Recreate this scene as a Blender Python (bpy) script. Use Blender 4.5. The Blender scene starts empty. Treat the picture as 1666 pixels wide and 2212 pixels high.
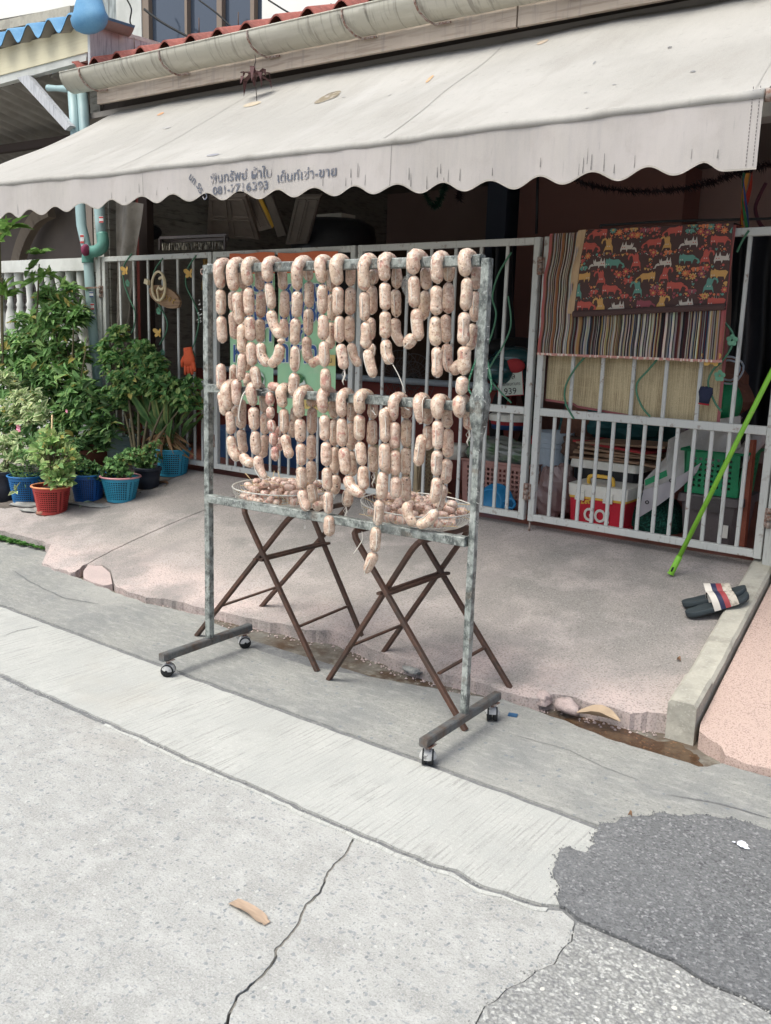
import bpy, bmesh, math, random
import numpy as np
from mathutils import Vector, Matrix, noise
from mathutils.geometry import tessellate_polygon

S = bpy.context.scene
COL = S.collection
rnd = random.Random(7)
# ------------------------------------------------------------------ camera
cx, cy = 833.0, 1106.0                       # photo picture centre (1666 x 2212 units)
FP, PITCH, ROLL, YAW, RYAW = 1961.88, 0.191259, 0.031491, 0.629746, 0.0275
H = 1.4
_c, _s = math.cos(YAW), math.sin(YAW)
FW = Vector((-_s*math.cos(PITCH), _c*math.cos(PITCH), -math.sin(PITCH)))
_r0 = Vector((_c, _s, 0)); _u0 = _r0.cross(FW)
RT = math.cos(ROLL)*_r0 + math.sin(ROLL)*_u0
UP = -math.sin(ROLL)*_r0 + math.cos(ROLL)*_u0
CAM = Vector((0, 0, H))
cam = bpy.data.cameras.new('camera'); cam.sensor_fit = 'VERTICAL'; cam.sensor_height = 24
cam.lens = FP/2212*24; cam.clip_end = 2000; cam.clip_start = 0.05
camo = bpy.data.objects.new('camera', cam); COL.objects.link(camo)
camo.matrix_world = Matrix(((RT.x, UP.x, -FW.x, 0), (RT.y, UP.y, -FW.y, 0), (RT.z, UP.z, -FW.z, H), (0, 0, 0, 1)))
S.camera = camo
# ------------------------------------------------------------------ light (overcast)
w = bpy.data.worlds.new('World'); S.world = w; w.use_nodes = True
nt = w.node_tree; bg = nt.nodes['Background']
sky = nt.nodes.new('ShaderNodeTexSky'); sky.sky_type = 'NISHITA'; sky.sun_disc = False
SUN_EL, SUN_AZ = math.radians(62), math.radians(200)     # azimuth clockwise from +Y
sky.sun_elevation = SUN_EL; sky.sun_rotation = SUN_AZ
sky.air_density = 0.7; sky.dust_density = 6.0; sky.ozone_density = 0.6
ct = nt.nodes.new('ShaderNodeMix'); ct.data_type = 'RGBA'; ct.blend_type = 'MULTIPLY'; ct.inputs['Factor'].default_value = 1.0
ct.inputs['B'].default_value = (0.94, 1.0, 1.0, 1); nt.links.new(sky.outputs[0], ct.inputs['A']); nt.links.new(ct.outputs['Result'], bg.inputs[0])   
bg.inputs[1].default_value = 0.15
sl = bpy.data.lights.new('sun', 'SUN'); sl.energy = 1.0; sl.angle = math.radians(34); sl.color = (0.945, 1, 0.975)
so = bpy.data.objects.new('sun', sl); COL.objects.link(so)
sd = Vector((math.sin(SUN_AZ)*math.cos(SUN_EL), math.cos(SUN_AZ)*math.cos(SUN_EL), math.sin(SUN_EL)))
so.rotation_euler = sd.to_track_quat('Z', 'Y').to_euler()
S.view_settings.view_transform = 'Standard'; S.view_settings.look = 'None'
S.view_settings.exposure = 0.79; S.view_settings.gamma = 1.0

# ------------------------------------------------------------------ measuring helpers
def ray(x, y): return FW + RT*((x-cx)/FP) - UP*((y-cy)/FP)
def onZ(x, y, z=0.0):
    d = ray(x, y); return CAM + d*((z-H)/d.z)
def onY(x, y, Y):
    d = ray(x, y); return CAM + d*(Y/d.y)
def onP(x, y, p0, n):
    d = ray(x, y); n = Vector(n); return CAM + d*((Vector(p0)-CAM).dot(n)/d.dot(n))
RAMP0, RAMPN = Vector((0, 3.15, 0.04)), Vector((0, -0.2, 1))
def ramp(x, y, up=0.0): return onP(x, y, RAMP0+Vector((0, 0, up)), RAMPN)
def rampz(Y): return 0.04 + 0.2*(Y-3.15)
G0 = Vector((-5.46, 4.685, 0)); GD = Vector((4.37, -0.114, 0)).normalized(); GN = Vector((-GD.y, GD.x, 0))  # GN points away
def GP(u, z, off=0.0): p = G0 + GD*u + GN*off; p.z = z; return p
def gpx(x, y, off=0.0): return onP(x, y, G0+GN*off, GN)
K0 = Vector((-2.795, 2.580, 0)); KD = Vector((math.cos(RYAW), math.sin(RYAW), 0)); KN = Vector((-KD.y, KD.x, 0))
def KP(u, z, off=0.0): p = K0 + KD*u + KN*off; p.z = z; return p
def kpx(x, y, off=0.0): return onP(x, y, K0+KN*off, KN)

# ------------------------------------------------------------------ materials
def lin(c):
    return tuple(((v/255)/12.92 if v/255 <= 0.04045 else (((v/255)+0.055)/1.055)**2.4) for v in c)
def mat(name, col, rough=0.7, metal=0.0, layers=(), bump=(), spec=0.4, attr=False, coat=0.0, sub=0.0, trans=0.0, alpha=1.0, transl=0.0):
    """layers: (kind, scale(3), lo, hi, colour, amount[, detail]); bump: (kind, scale(3), strength, distance)"""
    m = bpy.data.materials.new(name); m.use_nodes = True
    t = m.node_tree; N = t.nodes; L = t.links; b = N['Principled BSDF']
    geo = N.new('ShaderNodeNewGeometry')
    def tex(kind, sc, detail=4):
        mp = N.new('ShaderNodeMapping'); mp.inputs['Scale'].default_value = sc
        L.new(geo.outputs['Position'], mp.inputs['Vector'])
        if kind == 'noise':
            x = N.new('ShaderNodeTexNoise'); x.inputs['Scale'].default_value = 1; x.inputs['Detail'].default_value = detail
            x.inputs['Roughness'].default_value = 0.6; out = x.outputs['Fac']
        elif kind == 'cell':      # random value per cell
            x = N.new('ShaderNodeTexVoronoi'); x.inputs['Scale'].default_value = 1
            s = N.new('ShaderNodeSeparateColor'); L.new(x.outputs['Color'], s.inputs[0]); out = s.outputs[0]
        elif kind == 'dots':      # near a cell centre, only some cells
            x = N.new('ShaderNodeTexVoronoi'); x.inputs['Scale'].default_value = 1
            s = N.new('ShaderNodeSeparateColor'); L.new(x.outputs['Color'], s.inputs[0])
            a = N.new('ShaderNodeMath'); a.operation = 'MULTIPLY'; L.new(s.outputs[0], a.inputs[0]); a.inputs[1].default_value = detail
            c = N.new('ShaderNodeMath'); c.operation = 'SUBTRACT'; L.new(a.outputs[0], c.inputs[0]); c.inputs[1].default_value = detail-0.42
            d = N.new('ShaderNodeMath'); d.operation = 'SUBTRACT'; L.new(c.outputs[0], d.inputs[0]); L.new(x.outputs['Distance'], d.inputs[1]); out = d.outputs[0]
        elif kind == 'edge':      # worn clean band at the street edge of the ramp
            x = N.new('ShaderNodeTexNoise'); x.inputs['Scale'].default_value = 1; x.inputs['Detail'].default_value = detail
            sx_ = N.new('ShaderNodeSeparateXYZ'); L.new(geo.outputs['Position'], sx_.inputs[0])
            a = N.new('ShaderNodeMath'); a.operation = 'MULTIPLY_ADD'; L.new(sx_.outputs['Y'], a.inputs[0]); a.inputs[1].default_value = -2.3; a.inputs[2].default_value = 7.55
            c = N.new('ShaderNodeMath'); c.operation = 'ADD'; L.new(a.outputs[0], c.inputs[0]); L.new(x.outputs['Fac'], c.inputs[1]); out = c.outputs[0]
        elif kind == 'dist':
            x = N.new('ShaderNodeTexVoronoi'); x.inputs['Scale'].default_value = 1; out = x.outputs['Distance']
        L.new(mp.outputs[0], x.inputs['Vector'])
        return out
    cur = None
    base = N.new('ShaderNodeRGB'); base.outputs[0].default_value = (*col, 1); cur = base.outputs[0]
    if attr:
        at = N.new('ShaderNodeAttribute'); at.attribute_name = 'Col'; cur = at.outputs['Color']
    for ly in layers:
        kind, sc, lo, hi, c2, amt = ly[:6]
        o = tex(kind, sc if isinstance(sc, tuple) else (sc,)*3, ly[6] if len(ly) > 6 else 4)
        mr = N.new('ShaderNodeMapRange'); mr.inputs['From Min'].default_value = lo; mr.inputs['From Max'].default_value = hi
        mr.inputs['To Max'].default_value = amt; L.new(o, mr.inputs['Value'])
        mx = N.new('ShaderNodeMix'); mx.data_type = 'RGBA'; L.new(mr.outputs[0], mx.inputs['Factor'])
        L.new(cur, mx.inputs['A']); mx.inputs['B'].default_value = (*c2, 1); cur = mx.outputs['Result']
    L.new(cur, b.inputs['Base Color'])
    nrm = None
    for kind, sc, st, dist in bump:
        o = tex(kind, sc if isinstance(sc, tuple) else (sc,)*3)
        bp = N.new('ShaderNodeBump'); bp.inputs['Strength'].default_value = st; bp.inputs['Distance'].default_value = dist
        L.new(o, bp.inputs['Height'])
        if nrm: L.new(nrm, bp.inputs['Normal'])
        nrm = bp.outputs['Normal']
    if nrm: L.new(nrm, b.inputs['Normal'])
    b.inputs['Roughness'].default_value = rough; b.inputs['Metallic'].default_value = metal
    b.inputs['Specular IOR Level'].default_value = spec; b.inputs['Coat Weight'].default_value = coat
    b.inputs['Transmission Weight'].default_value = trans
    if sub:
        b.inputs['Subsurface Weight'].default_value = sub; b.inputs['Subsurface Radius'].default_value = (0.012, 0.006, 0.003)
        b.inputs['Subsurface Scale'].default_value = 1.0
    if alpha < 1: b.inputs['Alpha'].default_value = alpha
    if transl:
        out = N['Material Output']; tb = N.new('ShaderNodeBsdfTranslucent'); L.new(cur, tb.inputs['Color'])
        ms = N.new('ShaderNodeMixShader'); ms.inputs[0].default_value = transl
        L.new(b.outputs[0], ms.inputs[1]); L.new(tb.outputs[0], ms.inputs[2]); L.new(ms.outputs[0], out.inputs[0])
    return m

NB = ('noise', 900, 0.35, 0.0008)
M = {}
M['dirt'] = mat('dirt', (.035, .03, .025), .95, layers=[('noise', 30, .4, .7, (.09, .075, .055), .8)], bump=[('noise', 60, .8, .01)])
M['bed'] = mat('gutter_bed', (.16, .15, .13), .85, layers=[('noise', 6, .35, .62, (.07, .038, .017), .9), ('noise', 22, .5, .7, (.25, .24, .2), .7)], bump=[('noise', 60, .8, .008)])
M['filler'] = mat('joint_filler', (.15, .153, .155), .9, layers=[('noise', 60, .45, .65, (.25, .25, .245), .7), ('noise', 30, .58, .7, (.07, .07, .07), .7)], bump=[('noise', 150, .8, .004)])
M['road'] = mat('road_concrete', (.36, .36, .34), .9, layers=[('noise', .8, .44, .58, (.295, .295, .28), .75), ('noise', 4.5, .53, .64, (.27, .268, .25), .65), ('noise', 3.3, .58, .64, (.44, .437, .415), .6), ('noise', (3, 9, 3), .57, .66, (.25, .245, .23), .5),
    ('noise', 2.2, .35, .68, (.27, .27, .255), .6), ('noise', 14, .45, .68, (.43, .43, .41), .75), ('noise', 55, .5, .72, (.30, .295, .28), .6),
    ('noise', 240, .42, .68, (.50, .49, .47), .5), ('noise', 160, .54, .66, (.2, .197, .185), .6), ('noise', 110, .56, .68, (.52, .51, .49), .45),
    ('dots', (38, 50, 40), .0, .10, (.17, .19, .205), .6, 3.2), ('dots', (90, 60, 75), .0, .08, (.13, .15, .165), .7, 2.7), ('dots', (85, 60, 70), .0, .05, (.52, .52, .49), .55, 5.0), ('noise', 62, .635, .66, (.18, .20, .22), .55, 1),
    ('noise', .9, .62, .74, (.30, .265, .22), .3)],
    bump=[('noise', 8, .35, .02), ('noise', 130, .7, .003), ('dist', 70, .25, .003)])
M['brushed'] = mat('brushed_concrete', (.425, .427, .40), .9, layers=[('noise', 1.3, .45, .6, (.37, .37, .345), .7), ('noise', 5, .56, .66, (.31, .31, .29), .55),
    ('noise', (105, 4, 3), .52, .62, (.24, .24, .225), .7), ('noise', (45, 5, 3), .60, .69, (.22, .22, .205), .55), ('noise', 80, .5, .7, (.54, .54, .515), .5), ('noise', 7, .55, .68, (.38, .385, .365), .6), ('noise', 3, .4, .7, (.36, .365, .345), .8), ('noise', 260, .5, .7, (.58, .57, .54), .5),
    ('noise', 11, .62, .75, (.34, .34, .32), .5), ('noise', .8, .63, .74, (.36, .32, .26), .35)],
    bump=[('noise', (150, 3, 3), .8, .004), ('noise', 300, .3, .002)])
M['gutter'] = mat('gutter_concrete', (.27, .27, .25), .9, layers=[('noise', 70, .53, .64, (.15, .15, .145), .6), ('noise', 95, .56, .66, (.42, .41, .39), .5),
    ('noise', 3.2, .40, .62, (.20, .205, .20), .85), ('noise', (14, 34, 12), .5, .66, (.38, .375, .35), .5), ('noise', 1.1, .52, .66, (.36, .355, .33), .6), ('noise', 130, .56, .68, (.13, .14, .14), .65),
    ('noise', 260, .55, .7, (.5, .48, .44), .5), ('dots', 48, .0, .06, (.16, .18, .2), .7, 2.6)],
    bump=[('noise', 25, .5, .01), ('noise', 150, .7, .004)])
M['asphalt'] = mat('asphalt_patch', (.11, .113, .116), .85, layers=[('noise', 1.1, .42, .62, (.145, .147, .148), .8), ('noise', 2.4, .58, .7, (.10, .10, .10), .6),
    ('cell', 130, .5, .9, (.21, .213, .216), .6), ('cell', 150, .90, .94, (.36, .36, .36), .6), ('cell', 170, .84, .9, (.06, .06, .065), .7), ('noise', 90, .56, .7, (.05, .05, .055), .8), ('noise', 3, .45, .7, (.16, .162, .165), .5), ('noise', 400, .5, .7, (.22, .22, .22), .4)],
    bump=[('dist', 140, .45, .005), ('noise', 90, .5, .006)])
M['gravelly'] = mat('exposed_aggregate', (.27, .27, .255), .85, layers=[
    ('cell', 115, .4, .95, (.54, .54, .51), .8), ('cell', 140, .80, .9, (.16, .16, .165), .75), ('noise', 3, .4, .65, (.25, .25, .245), .6), ('dist', 110, .42, .62, (.13, .13, .13), .45), ('dots', 60, .0, .05, (.62, .60, .54), .9, 3.0)],
    bump=[('dist', 110, .5, .006), ('noise', 40, .3, .006)])
M['ramp'] = mat('pink_wash_concrete', (.325, .292, .27), .9, layers=[('edge', 4.5, .12, .65, (.53, .43, .40), .92),
    ('noise', 1.6, .46, .58, (.225, .213, .20), .75), ('noise', 4, .5, .66, (.42, .37, .35), .7), ('noise', 2.6, .58, .7, (.19, .185, .175), .6), ('noise', 120, .50, .64, (.13, .12, .11), .6), ('noise', 170, .56, .68, (.52, .48, .455), .65),
    ('noise', (3, 1.2, 3), .55, .7, (.24, .22, .21), .5)],
    bump=[('noise', 6, .4, .02), ('noise', 280, .8, .004)])
M['rampedge'] = mat('pink_edge_concrete', (.50, .40, .375), .9, layers=[('noise', 260, .48, .64, (.26, .2, .19), .55), ('noise', 340, .56, .7, (.7, .62, .58), .6), ('noise', 8, .45, .7, (.40, .33, .31), .7)], bump=[('noise', 10, .5, .02), ('noise', 260, .8, .005)])
M['peach'] = mat('peach_wash_concrete', (.50, .375, .325), .9, layers=[('noise', 170, .53, .6, (.2, .14, .12), .7), ('noise', 3, .45, .7, (.48, .36, .31), .7), ('noise', 280, .6, .7, (.7, .58, .52), .6)], bump=[('noise', 260, .8, .004)])
M['kerb'] = mat('kerb_concrete', (.42, .40, .34), .9, layers=[('noise', (5, 5, 5), .54, .64, (.22, .21, .18), .6),('noise', 9, .42, .65, (.30, .29, .25), .7), ('noise', 90, .55, .7, (.5, .48, .42), .6), ('noise', 200, .62, .72, (.2, .19, .17), .6)], bump=[('noise', 40, .4, .008)])
M['wrap'] = mat('wrapped_steel', (.075, .085, .08), .4, layers=[('noise', (26, 26, 30), .40, .58, (.30, .325, .30), .85), ('noise', (170, 170, 70), .54, .66, (.46, .48, .45), .6), ('noise', 20, .58, .68, (.14, .10, .07), .6), ('noise', 40, .58, .66, (.04, .05, .05), .7), ('noise', 9, .58, .7, (.48, .49, .46), .5)], bump=[('noise', (60, 60, 25), .9, .006)], spec=.6)
M['steel'] = mat('bare_dull_steel', (.14, .145, .145), .5, metal=.3, layers=[('noise', 16, .42, .64, (.12, .075, .05), .8), ('noise', 60, .52, .7, (.06, .07, .075), .8)], bump=[('noise', 120, .3, .002)])
M['rust'] = mat('rusty_steel', (.085, .045, .032), .6, metal=.15, layers=[('noise', 7, .42, .65, (.055, .04, .032), .9), ('noise', 35, .5, .7, (.15, .07, .045), .65), ('noise', 90, .58, .7, (.03, .03, .03), .7)], bump=[('noise', 120, .4, .002)])
M['castershell'] = mat('caster_shell', (.40, .40, .39), .65, metal=0, layers=[('noise', 60, .56, .64, (.08, .08, .08), .85)])
M['rubber'] = mat('black_rubber', (.022, .023, .024), .75, spec=.25)
M['meat'] = mat('sausage_meat', (.66, .475, .35), .30, sub=.12, spec=.5, coat=.25, attr=True, layers=[
    ('noise', 16, .48, .62, (.58, .40, .30), .45), ('noise', 42, .46, .60, (.48, .32, .235), .45), ('noise', 52, .50, .60, (.76, .64, .52), .75), ('noise', 70, .55, .63, (.44, .22, .165), .55), ('noise', 30, .61, .645, (.38, .11, .09), .6),
    ('noise', 140, .54, .64, (.28, .17, .11), .6), ('dots', 85, .0, .08, (.06, .035, .025), .8, 3.0)], bump=[('noise', 38, .8, .008), ('noise', 200, .45, .0012)])
M['twine'] = mat('white_twine', (.72, .68, .60), .8)
M['wire'] = mat('white_wire', (.62, .60, .54), .45, metal=.1)
M['bamboo'] = mat('bamboo_stick', (.62, .46, .25), .6)
M['gate'] = mat('grey_gate_paint', (.50, .515, .49), .45, layers=[('noise', 26, .60, .68, (.17, .10, .065), .8), ('noise', 3, .4, .7, (.45, .465, .45), .8), ('noise', (80, 80, 9), .58, .72, (.23, .22, .2), .5)], bump=[('noise', 90, .15, .002)])
M['hinge'] = mat('rusty_hinge', (.30, .25, .22), .6, layers=[('noise', 60, .45, .6, (.16, .06, .03), .85)])
M['awning'] = mat('awning_canvas', (.43, .412, .38), .85, transl=.15, layers=[('noise', .9, .4, .62, (.34, .325, .295), .85), ('noise', (6, 1.5, 1.5), .52, .66, (.30, .28, .25), .5), ('noise', 300, .4, .7, (.50, .485, .46), .5), ('noise', (2.2, .6, .6), .55, .68, (.47, .455, .43), .75), ('noise', 28, .60, .72, (.30, .285, .26), .5)], bump=[('noise', (2.2, .8, 1), .6, .07), ('noise', (9, 2.5, 2), .35, .02), ('noise', 600, .25, .001)])
M['valance'] = mat('valance_canvas', (.47, .44, .41), .9, transl=.2, layers=[('noise', (45, 3, 4), .48, .72, (.39, .37, .36), .6), ('noise', 2.5, .4, .7, (.54, .50, .485), .7), ('noise', (110, 3, 11), .62, .72, (.28, .27, .27), .4), ('noise', 9, .55, .72, (.42, .385, .36), .6), ('noise', 400, .4, .7, (.56, .52, .50), .5)], bump=[('noise', (6, 6, 1.4), .5, .02), ('noise', 600, .25, .001)])
M['stencil'] = mat('faded_stencil_paint', (.115, .125, .155), .9, layers=[('noise', 26, .53, .66, (.50, .455, .43), .85)])
M['fascia'] = mat('fascia_board', (.42, .35, .285), .85, layers=[('noise', (3.5, 3.5, 55), .5, .60, (.30, .24, .19), .8), ('noise', (40, 40, 3), .52, .68, (.27, .235, .21), .6), ('noise', 2, .45, .7, (.48, .41, .34), .6)])
M['creamfascia'] = mat('cream_fascia', (.66, .61, .44), .8, layers=[('noise', (3, 3, 60), .5, .65, (.60, .54, .38), .6), ('noise', 3, .62, .75, (.38, .36, .29), .5)])
M['zinc'] = mat('pale_gutter_metal', (.45, .43, .36), .45, metal=.15, layers=[('noise', (3, 5, 22), .48, .6, (.52, .50, .43), .7), ('noise', (40, 5, 3), .54, .68, (.21, .19, .16), .65)], bump=[('noise', 14, .3, .01)])
M['redtile'] = mat('red_roof_tile', (.30, .085, .065), .8, layers=[('noise', 8, .45, .68, (.16, .055, .045), .8), ('noise', 40, .5, .7, (.4, .15, .12), .6)], bump=[('noise', 50, .3, .004)])
M['bluetile'] = mat('blue_roof_tile', (.10, .26, .44), .7, layers=[('noise', 9, .45, .7, (.16, .34, .50), .6), ('noise', 120, .5, .7, (.07, .2, .36), .4)])
M['asbestos'] = mat('grey_corrugated_sheet', (.30, .28, .25), .9, layers=[('noise', 5, .4, .7, (.18, .16, .14), .7)])
M['boardgrey'] = mat('weathered_grey_board', (.50, .51, .53), .85, layers=[('noise', 7, .42, .62, (.42, .43, .45), .8), ('noise', (60, 60, 6), .5, .7, (.16, .165, .19), .7)])
M['whitepaint'] = mat('weathered_white_paint', (.55, .56, .53), .8, layers=[('noise', 4, .45, .65, (.42, .43, .40), .7), ('noise', (40, 40, 6), .64, .76, (.32, .32, .3), .6)], bump=[('noise', 30, .3, .004)])
M['whitewall'] = mat('bright_wall', (.78, .78, .74), .85, layers=[('noise', 1.5, .45, .7, (.70, .70, .66), .7)])
M['archwall'] = mat('brown_grey_wall', (.20, .165, .14), .9, layers=[('noise', 2, .4, .7, (.15, .125, .11), .8)])
M['glass'] = mat('dark_window_glass', (.045, .06, .085), .08, spec=.7)
M['mullion'] = mat('brown_aluminium', (.22, .17, .13), .5)
M['pvc'] = mat('pale_blue_pipe', (.33, .46, .47), .4, layers=[('noise', 5, .45, .7, (.26, .38, .40), .8), ('noise', (60, 60, 5), .6, .72, (.22, .32, .32), .5)])
M['pvcgreen'] = mat('green_pipe_elbow', (.10, .26, .22), .4)
M['mauve'] = mat('dusky_mauve_wall', (.42, .30, .275), .9, layers=[('noise', 1.1, .4, .7, (.36, .255, .23), .8)])
M['clapboard'] = mat('grey_clapboard', (.34, .33, .29), .85, layers=[('noise', (9, 9, 60), .5, .68, (.13, .125, .11), .8)])
M['rawwood'] = mat('dark_post_wood', (.05, .035, .03), .8)
M['redpaint'] = mat('dull_red_paint', (.22, .05, .04), .75, layers=[('noise', 5, .4, .7, (.15, .035, .03), .7)])
M['tilefloor'] = mat('red_floor_tile', (.24, .085, .06), .5, layers=[('noise', 6, .4, .7, (.11, .045, .035), .7)])
M['soffit'] = mat('soffit_board', (.25, .23, .21), .9)
M['green1'] = mat('leaf', (.1, .2, .05), .6, attr=True, transl=.38, spec=.25, layers=[('noise', 14, .55, .68, (.42, .44, .17), .35), ('noise', 120, .58, .7, (.05, .09, .03), .4)])
M['stem'] = mat('stem', (.10, .085, .045), .8, layers=[('noise', 20, .4, .7, (.16, .13, .08), .7)])
M['soil'] = mat('potting_soil', (.04, .028, .02), .95, bump=[('noise', 60, .9, .01)], layers=[('noise', 60, .5, .7, (.1, .07, .05), .7)])
def plain(name, rgb, rough=.6, **k): M[name] = mat(name, lin(rgb), rough, **k); return M[name]
def worn(name, rgb, rough=.5, **k):
    c = lin(rgb); M[name] = mat(name, c, rough, layers=[('noise', 12, .45, .7, tuple(v*.72 for v in c), .6), ('noise', 70, .58, .7, tuple(min(1, v*1.25+.02) for v in c), .5)], **k); return M[name]

# ------------------------------------------------------------------ mesh builder
def wl(o):
    v = Vector((0, 0, 0))
    while o is not None: v = v + o.location; o = o.parent
    return v
class MB:
    def __init__(s): s.v = []; s.f = []; s.m = []; s.c = []; s.sm = []; s.cur = 0; s.colr = (1, 1, 1); s.smooth = False
    def V(s, p): s.v.append(tuple(p)); s.c.append(s.colr); return len(s.v)-1
    def F(s, *ids): s.f.append(ids); s.m.append(s.cur); s.sm.append(s.smooth)
    def box(s, a, b, R=None, o=None):
        a = Vector(a); b = Vector(b); ids = []
        for z in (a.z, b.z):
            for x, y in ((a.x, a.y), (b.x, a.y), (b.x, b.y), (a.x, b.y)):
                p = Vector((x, y, z))
                if R is not None: p = R @ p
                if o is not None: p = p + Vector(o)
                ids.append(s.V(p))
        i = ids
        for q in ((0, 3, 2, 1), (4, 5, 6, 7), (0, 1, 5, 4), (1, 2, 6, 5), (2, 3, 7, 6), (3, 0, 4, 7)): s.F(*[i[k] for k in q])
    def beam(s, p, q, wd, ht, up=(0, 0, 1), bev=0.0):
        p = Vector(p); q = Vector(q); d = (q-p).normalized(); up = Vector(up)
        if abs(d.dot(up)) > .98: up = Vector((0, 1, 0))
        x = d.cross(up).normalized(); y = x.cross(d).normalized()
        if bev:
            a, b = wd/2, ht/2; e = bev
            pr = [(a, b-e), (a-e, b), (-a+e, b), (-a, b-e), (-a, -b+e), (-a+e, -b), (a-e, -b), (a, -b+e)]
        else: pr = [(wd/2, ht/2), (-wd/2, ht/2), (-wd/2, -ht/2), (wd/2, -ht/2)]
        r0 = [s.V(p+x*u+y*v) for u, v in pr]; r1 = [s.V(q+x*u+y*v) for u, v in pr]; n = len(pr)
        for k in range(n): s.F(r0[k], r0[(k+1) % n], r1[(k+1) % n], r1[k])
        s.F(*r0[::-1]); s.F(*r1)
    def tube(s, pts, r, n=8, caps=True, closed=False, flat=None):
        pts = [Vector(p) for p in pts]; N = len(pts); rings = []
        if not isinstance(r, (list, tuple)): r = [r]*N
        prev = None; sm = s.smooth; s.smooth = True
        for i, p in enumerate(pts):
            if closed: t = pts[(i+1) % N]-pts[i-1]
            else: t = pts[min(i+1, N-1)]-pts[max(i-1, 0)]
            if t.length < 1e-9: t = Vector((0, 0, 1))
            t.normalize()
            if prev is None:
                a = Vector((0, 0, 1)) if abs(t.z) < .9 else Vector((0, 1, 0)); x = t.cross(a).normalized()
            else:
                x = prev - t*prev.dot(t); x = x.normalized() if x.length > 1e-6 else prev
            prev = x; y = t.cross(x)
            rings.append([s.V(p+(x*math.cos(2*math.pi*k/n)+y*math.sin(2*math.pi*k/n)*(flat or 1))*r[i]) for k in range(n)])
        for i in range(N if closed else N-1):
            a, b = rings[i], rings[(i+1) % N]
            for k in range(n): s.F(a[k], a[(k+1) % n], b[(k+1) % n], b[k])
        if caps and not closed: s.F(*rings[0][::-1]); s.F(*rings[-1])
        s.smooth = sm
        return rings
    def lathe(s, prof, o, n=24, R=None, close=False):
        rings = []; o = Vector(o); sm = s.smooth; s.smooth = True
        for r, z in prof:
            ring = []
            for k in range(n):
                p = Vector((r*math.cos(2*math.pi*k/n), r*math.sin(2*math.pi*k/n), z))
                if R is not None: p = R @ p
                ring.append(s.V(p+o))
            rings.append(ring)
        for a, b in zip(rings, rings[1:]):
            for k in range(n): s.F(a[k], a[(k+1) % n], b[(k+1) % n], b[k])
        if close: s.F(*rings[0][::-1]); s.F(*rings[-1])
        s.smooth = sm
    def poly(s, pts): s.F(*[s.V(p) for p in pts])
    def ball(s, o, r, n=10, m=8, sc=(1, 1, 1), R=None):
        o = Vector(o); rings = []; sm = s.smooth; s.smooth = True
        for i in range(m+1):
            th = math.pi*i/m; ring = []
            for k in range(n):
                p = Vector((r*math.sin(th)*math.cos(2*math.pi*k/n)*sc[0], r*math.sin(th)*math.sin(2*math.pi*k/n)*sc[1], r*math.cos(th)*sc[2]))
                if R is not None: p = R @ p
                ring.append(s.V(p+o))
            rings.append(ring)
        for a, b in zip(rings, rings[1:]):
            for k in range(n): s.F(a[k], b[k], b[(k+1) % n], a[(k+1) % n])
        s.smooth = sm
    def slab(s, pts, th, skew=0.0, split=None):
        """flat polygon (any plane) with thickness th downwards; pts world"""
        pts = [Vector(p) for p in pts]
        ar = sum(pts[i-1].x*pts[i].y-pts[i].x*pts[i-1].y for i in range(len(pts)))
        if ar < 0: pts = pts[::-1]
        tri = tessellate_polygon([pts])
        top = [s.V(p) for p in pts]
        for t in tri:
            a, b, c = [pts[i] for i in t]
            if (b-a).cross(c-a).z < 0: t = t[::-1]
            s.F(*[top[i] for i in t])
        bot = [s.V(p-Vector((0, 0, th))) for p in pts]; n = len(pts)
        for i in range(n): s.F(top[i], bot[i], bot[(i+1) % n], top[(i+1) % n])
    def sheet(s, nu, nv, fn):
        g = [[s.V(fn(i/nu, j/nv)) for j in range(nv+1)] for i in range(nu+1)]
        for i in range(nu):
            for j in range(nv): s.F(g[i][j], g[i+1][j], g[i+1][j+1], g[i][j+1])
    def leaf(s, p, d, nrm, L, W, c1, c2=None, fold=.25, droop=.2):
        d = Vector(d).normalized(); nrm = Vector(nrm); x = d.cross(nrm)
        if x.length < 1e-4: x = d.cross(Vector((1, .3, 0)))
        x.normalize(); nn = x.cross(d).normalized(); c2 = c2 or c1
        p = Vector(p)
        def q(t, u): return p+d*L*t+x*u*W+nn*(abs(u)*W*fold*2-droop*L*t*t)
        s.colr = c1; b = s.V(q(0, 0)); m1 = s.V(q(.33, 0)); m2 = s.V(q(.68, 0)); 
        s.colr = c2; t = s.V(q(1, 0)); l1 = s.V(q(.3, -.45)); r1 = s.V(q(.3, .45)); l2 = s.V(q(.68, -.38)); r2 = s.V(q(.68, .38))
        for f in ((b, r1, m1), (b, m1, l1), (m1, r1, r2, m2), (l1, m1, m2, l2), (m2, r2, t), (l2, m2, t)): s.F(*f)
    def build(s, name, mats, parent=None, smooth=None):
        base = wl(parent)
        me = bpy.data.meshes.new(name)
        me.from_pydata([(x-base.x, y-base.y, z-base.z) for x, y, z in s.v], [], s.f)
        if not isinstance(mats, (list, tuple)): mats = [mats]
        for m in mats: me.materials.append(M[m] if isinstance(m, str) else m)
        me.polygons.foreach_set('material_index', s.m)
        me.polygons.foreach_set('use_smooth', s.sm if smooth is None else [smooth]*len(s.f))
        if any(c != (1, 1, 1) for c in s.c):
            ca = me.color_attributes.new('Col', 'FLOAT_COLOR', 'POINT')
            ca.data.foreach_set('color', [v for c in s.c for v in (*c, 1)])
        me.update()
        o = bpy.data.objects.new(name, me); COL.objects.link(o)
        if parent is not None: o.parent = parent
        return o
def tag(o, label=None, cat=None, group=None, kind=None):
    if label: o['label'] = label
    if cat: o['category'] = cat
    if group: o['group'] = group
    if kind: o['kind'] = kind
    return o
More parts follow.
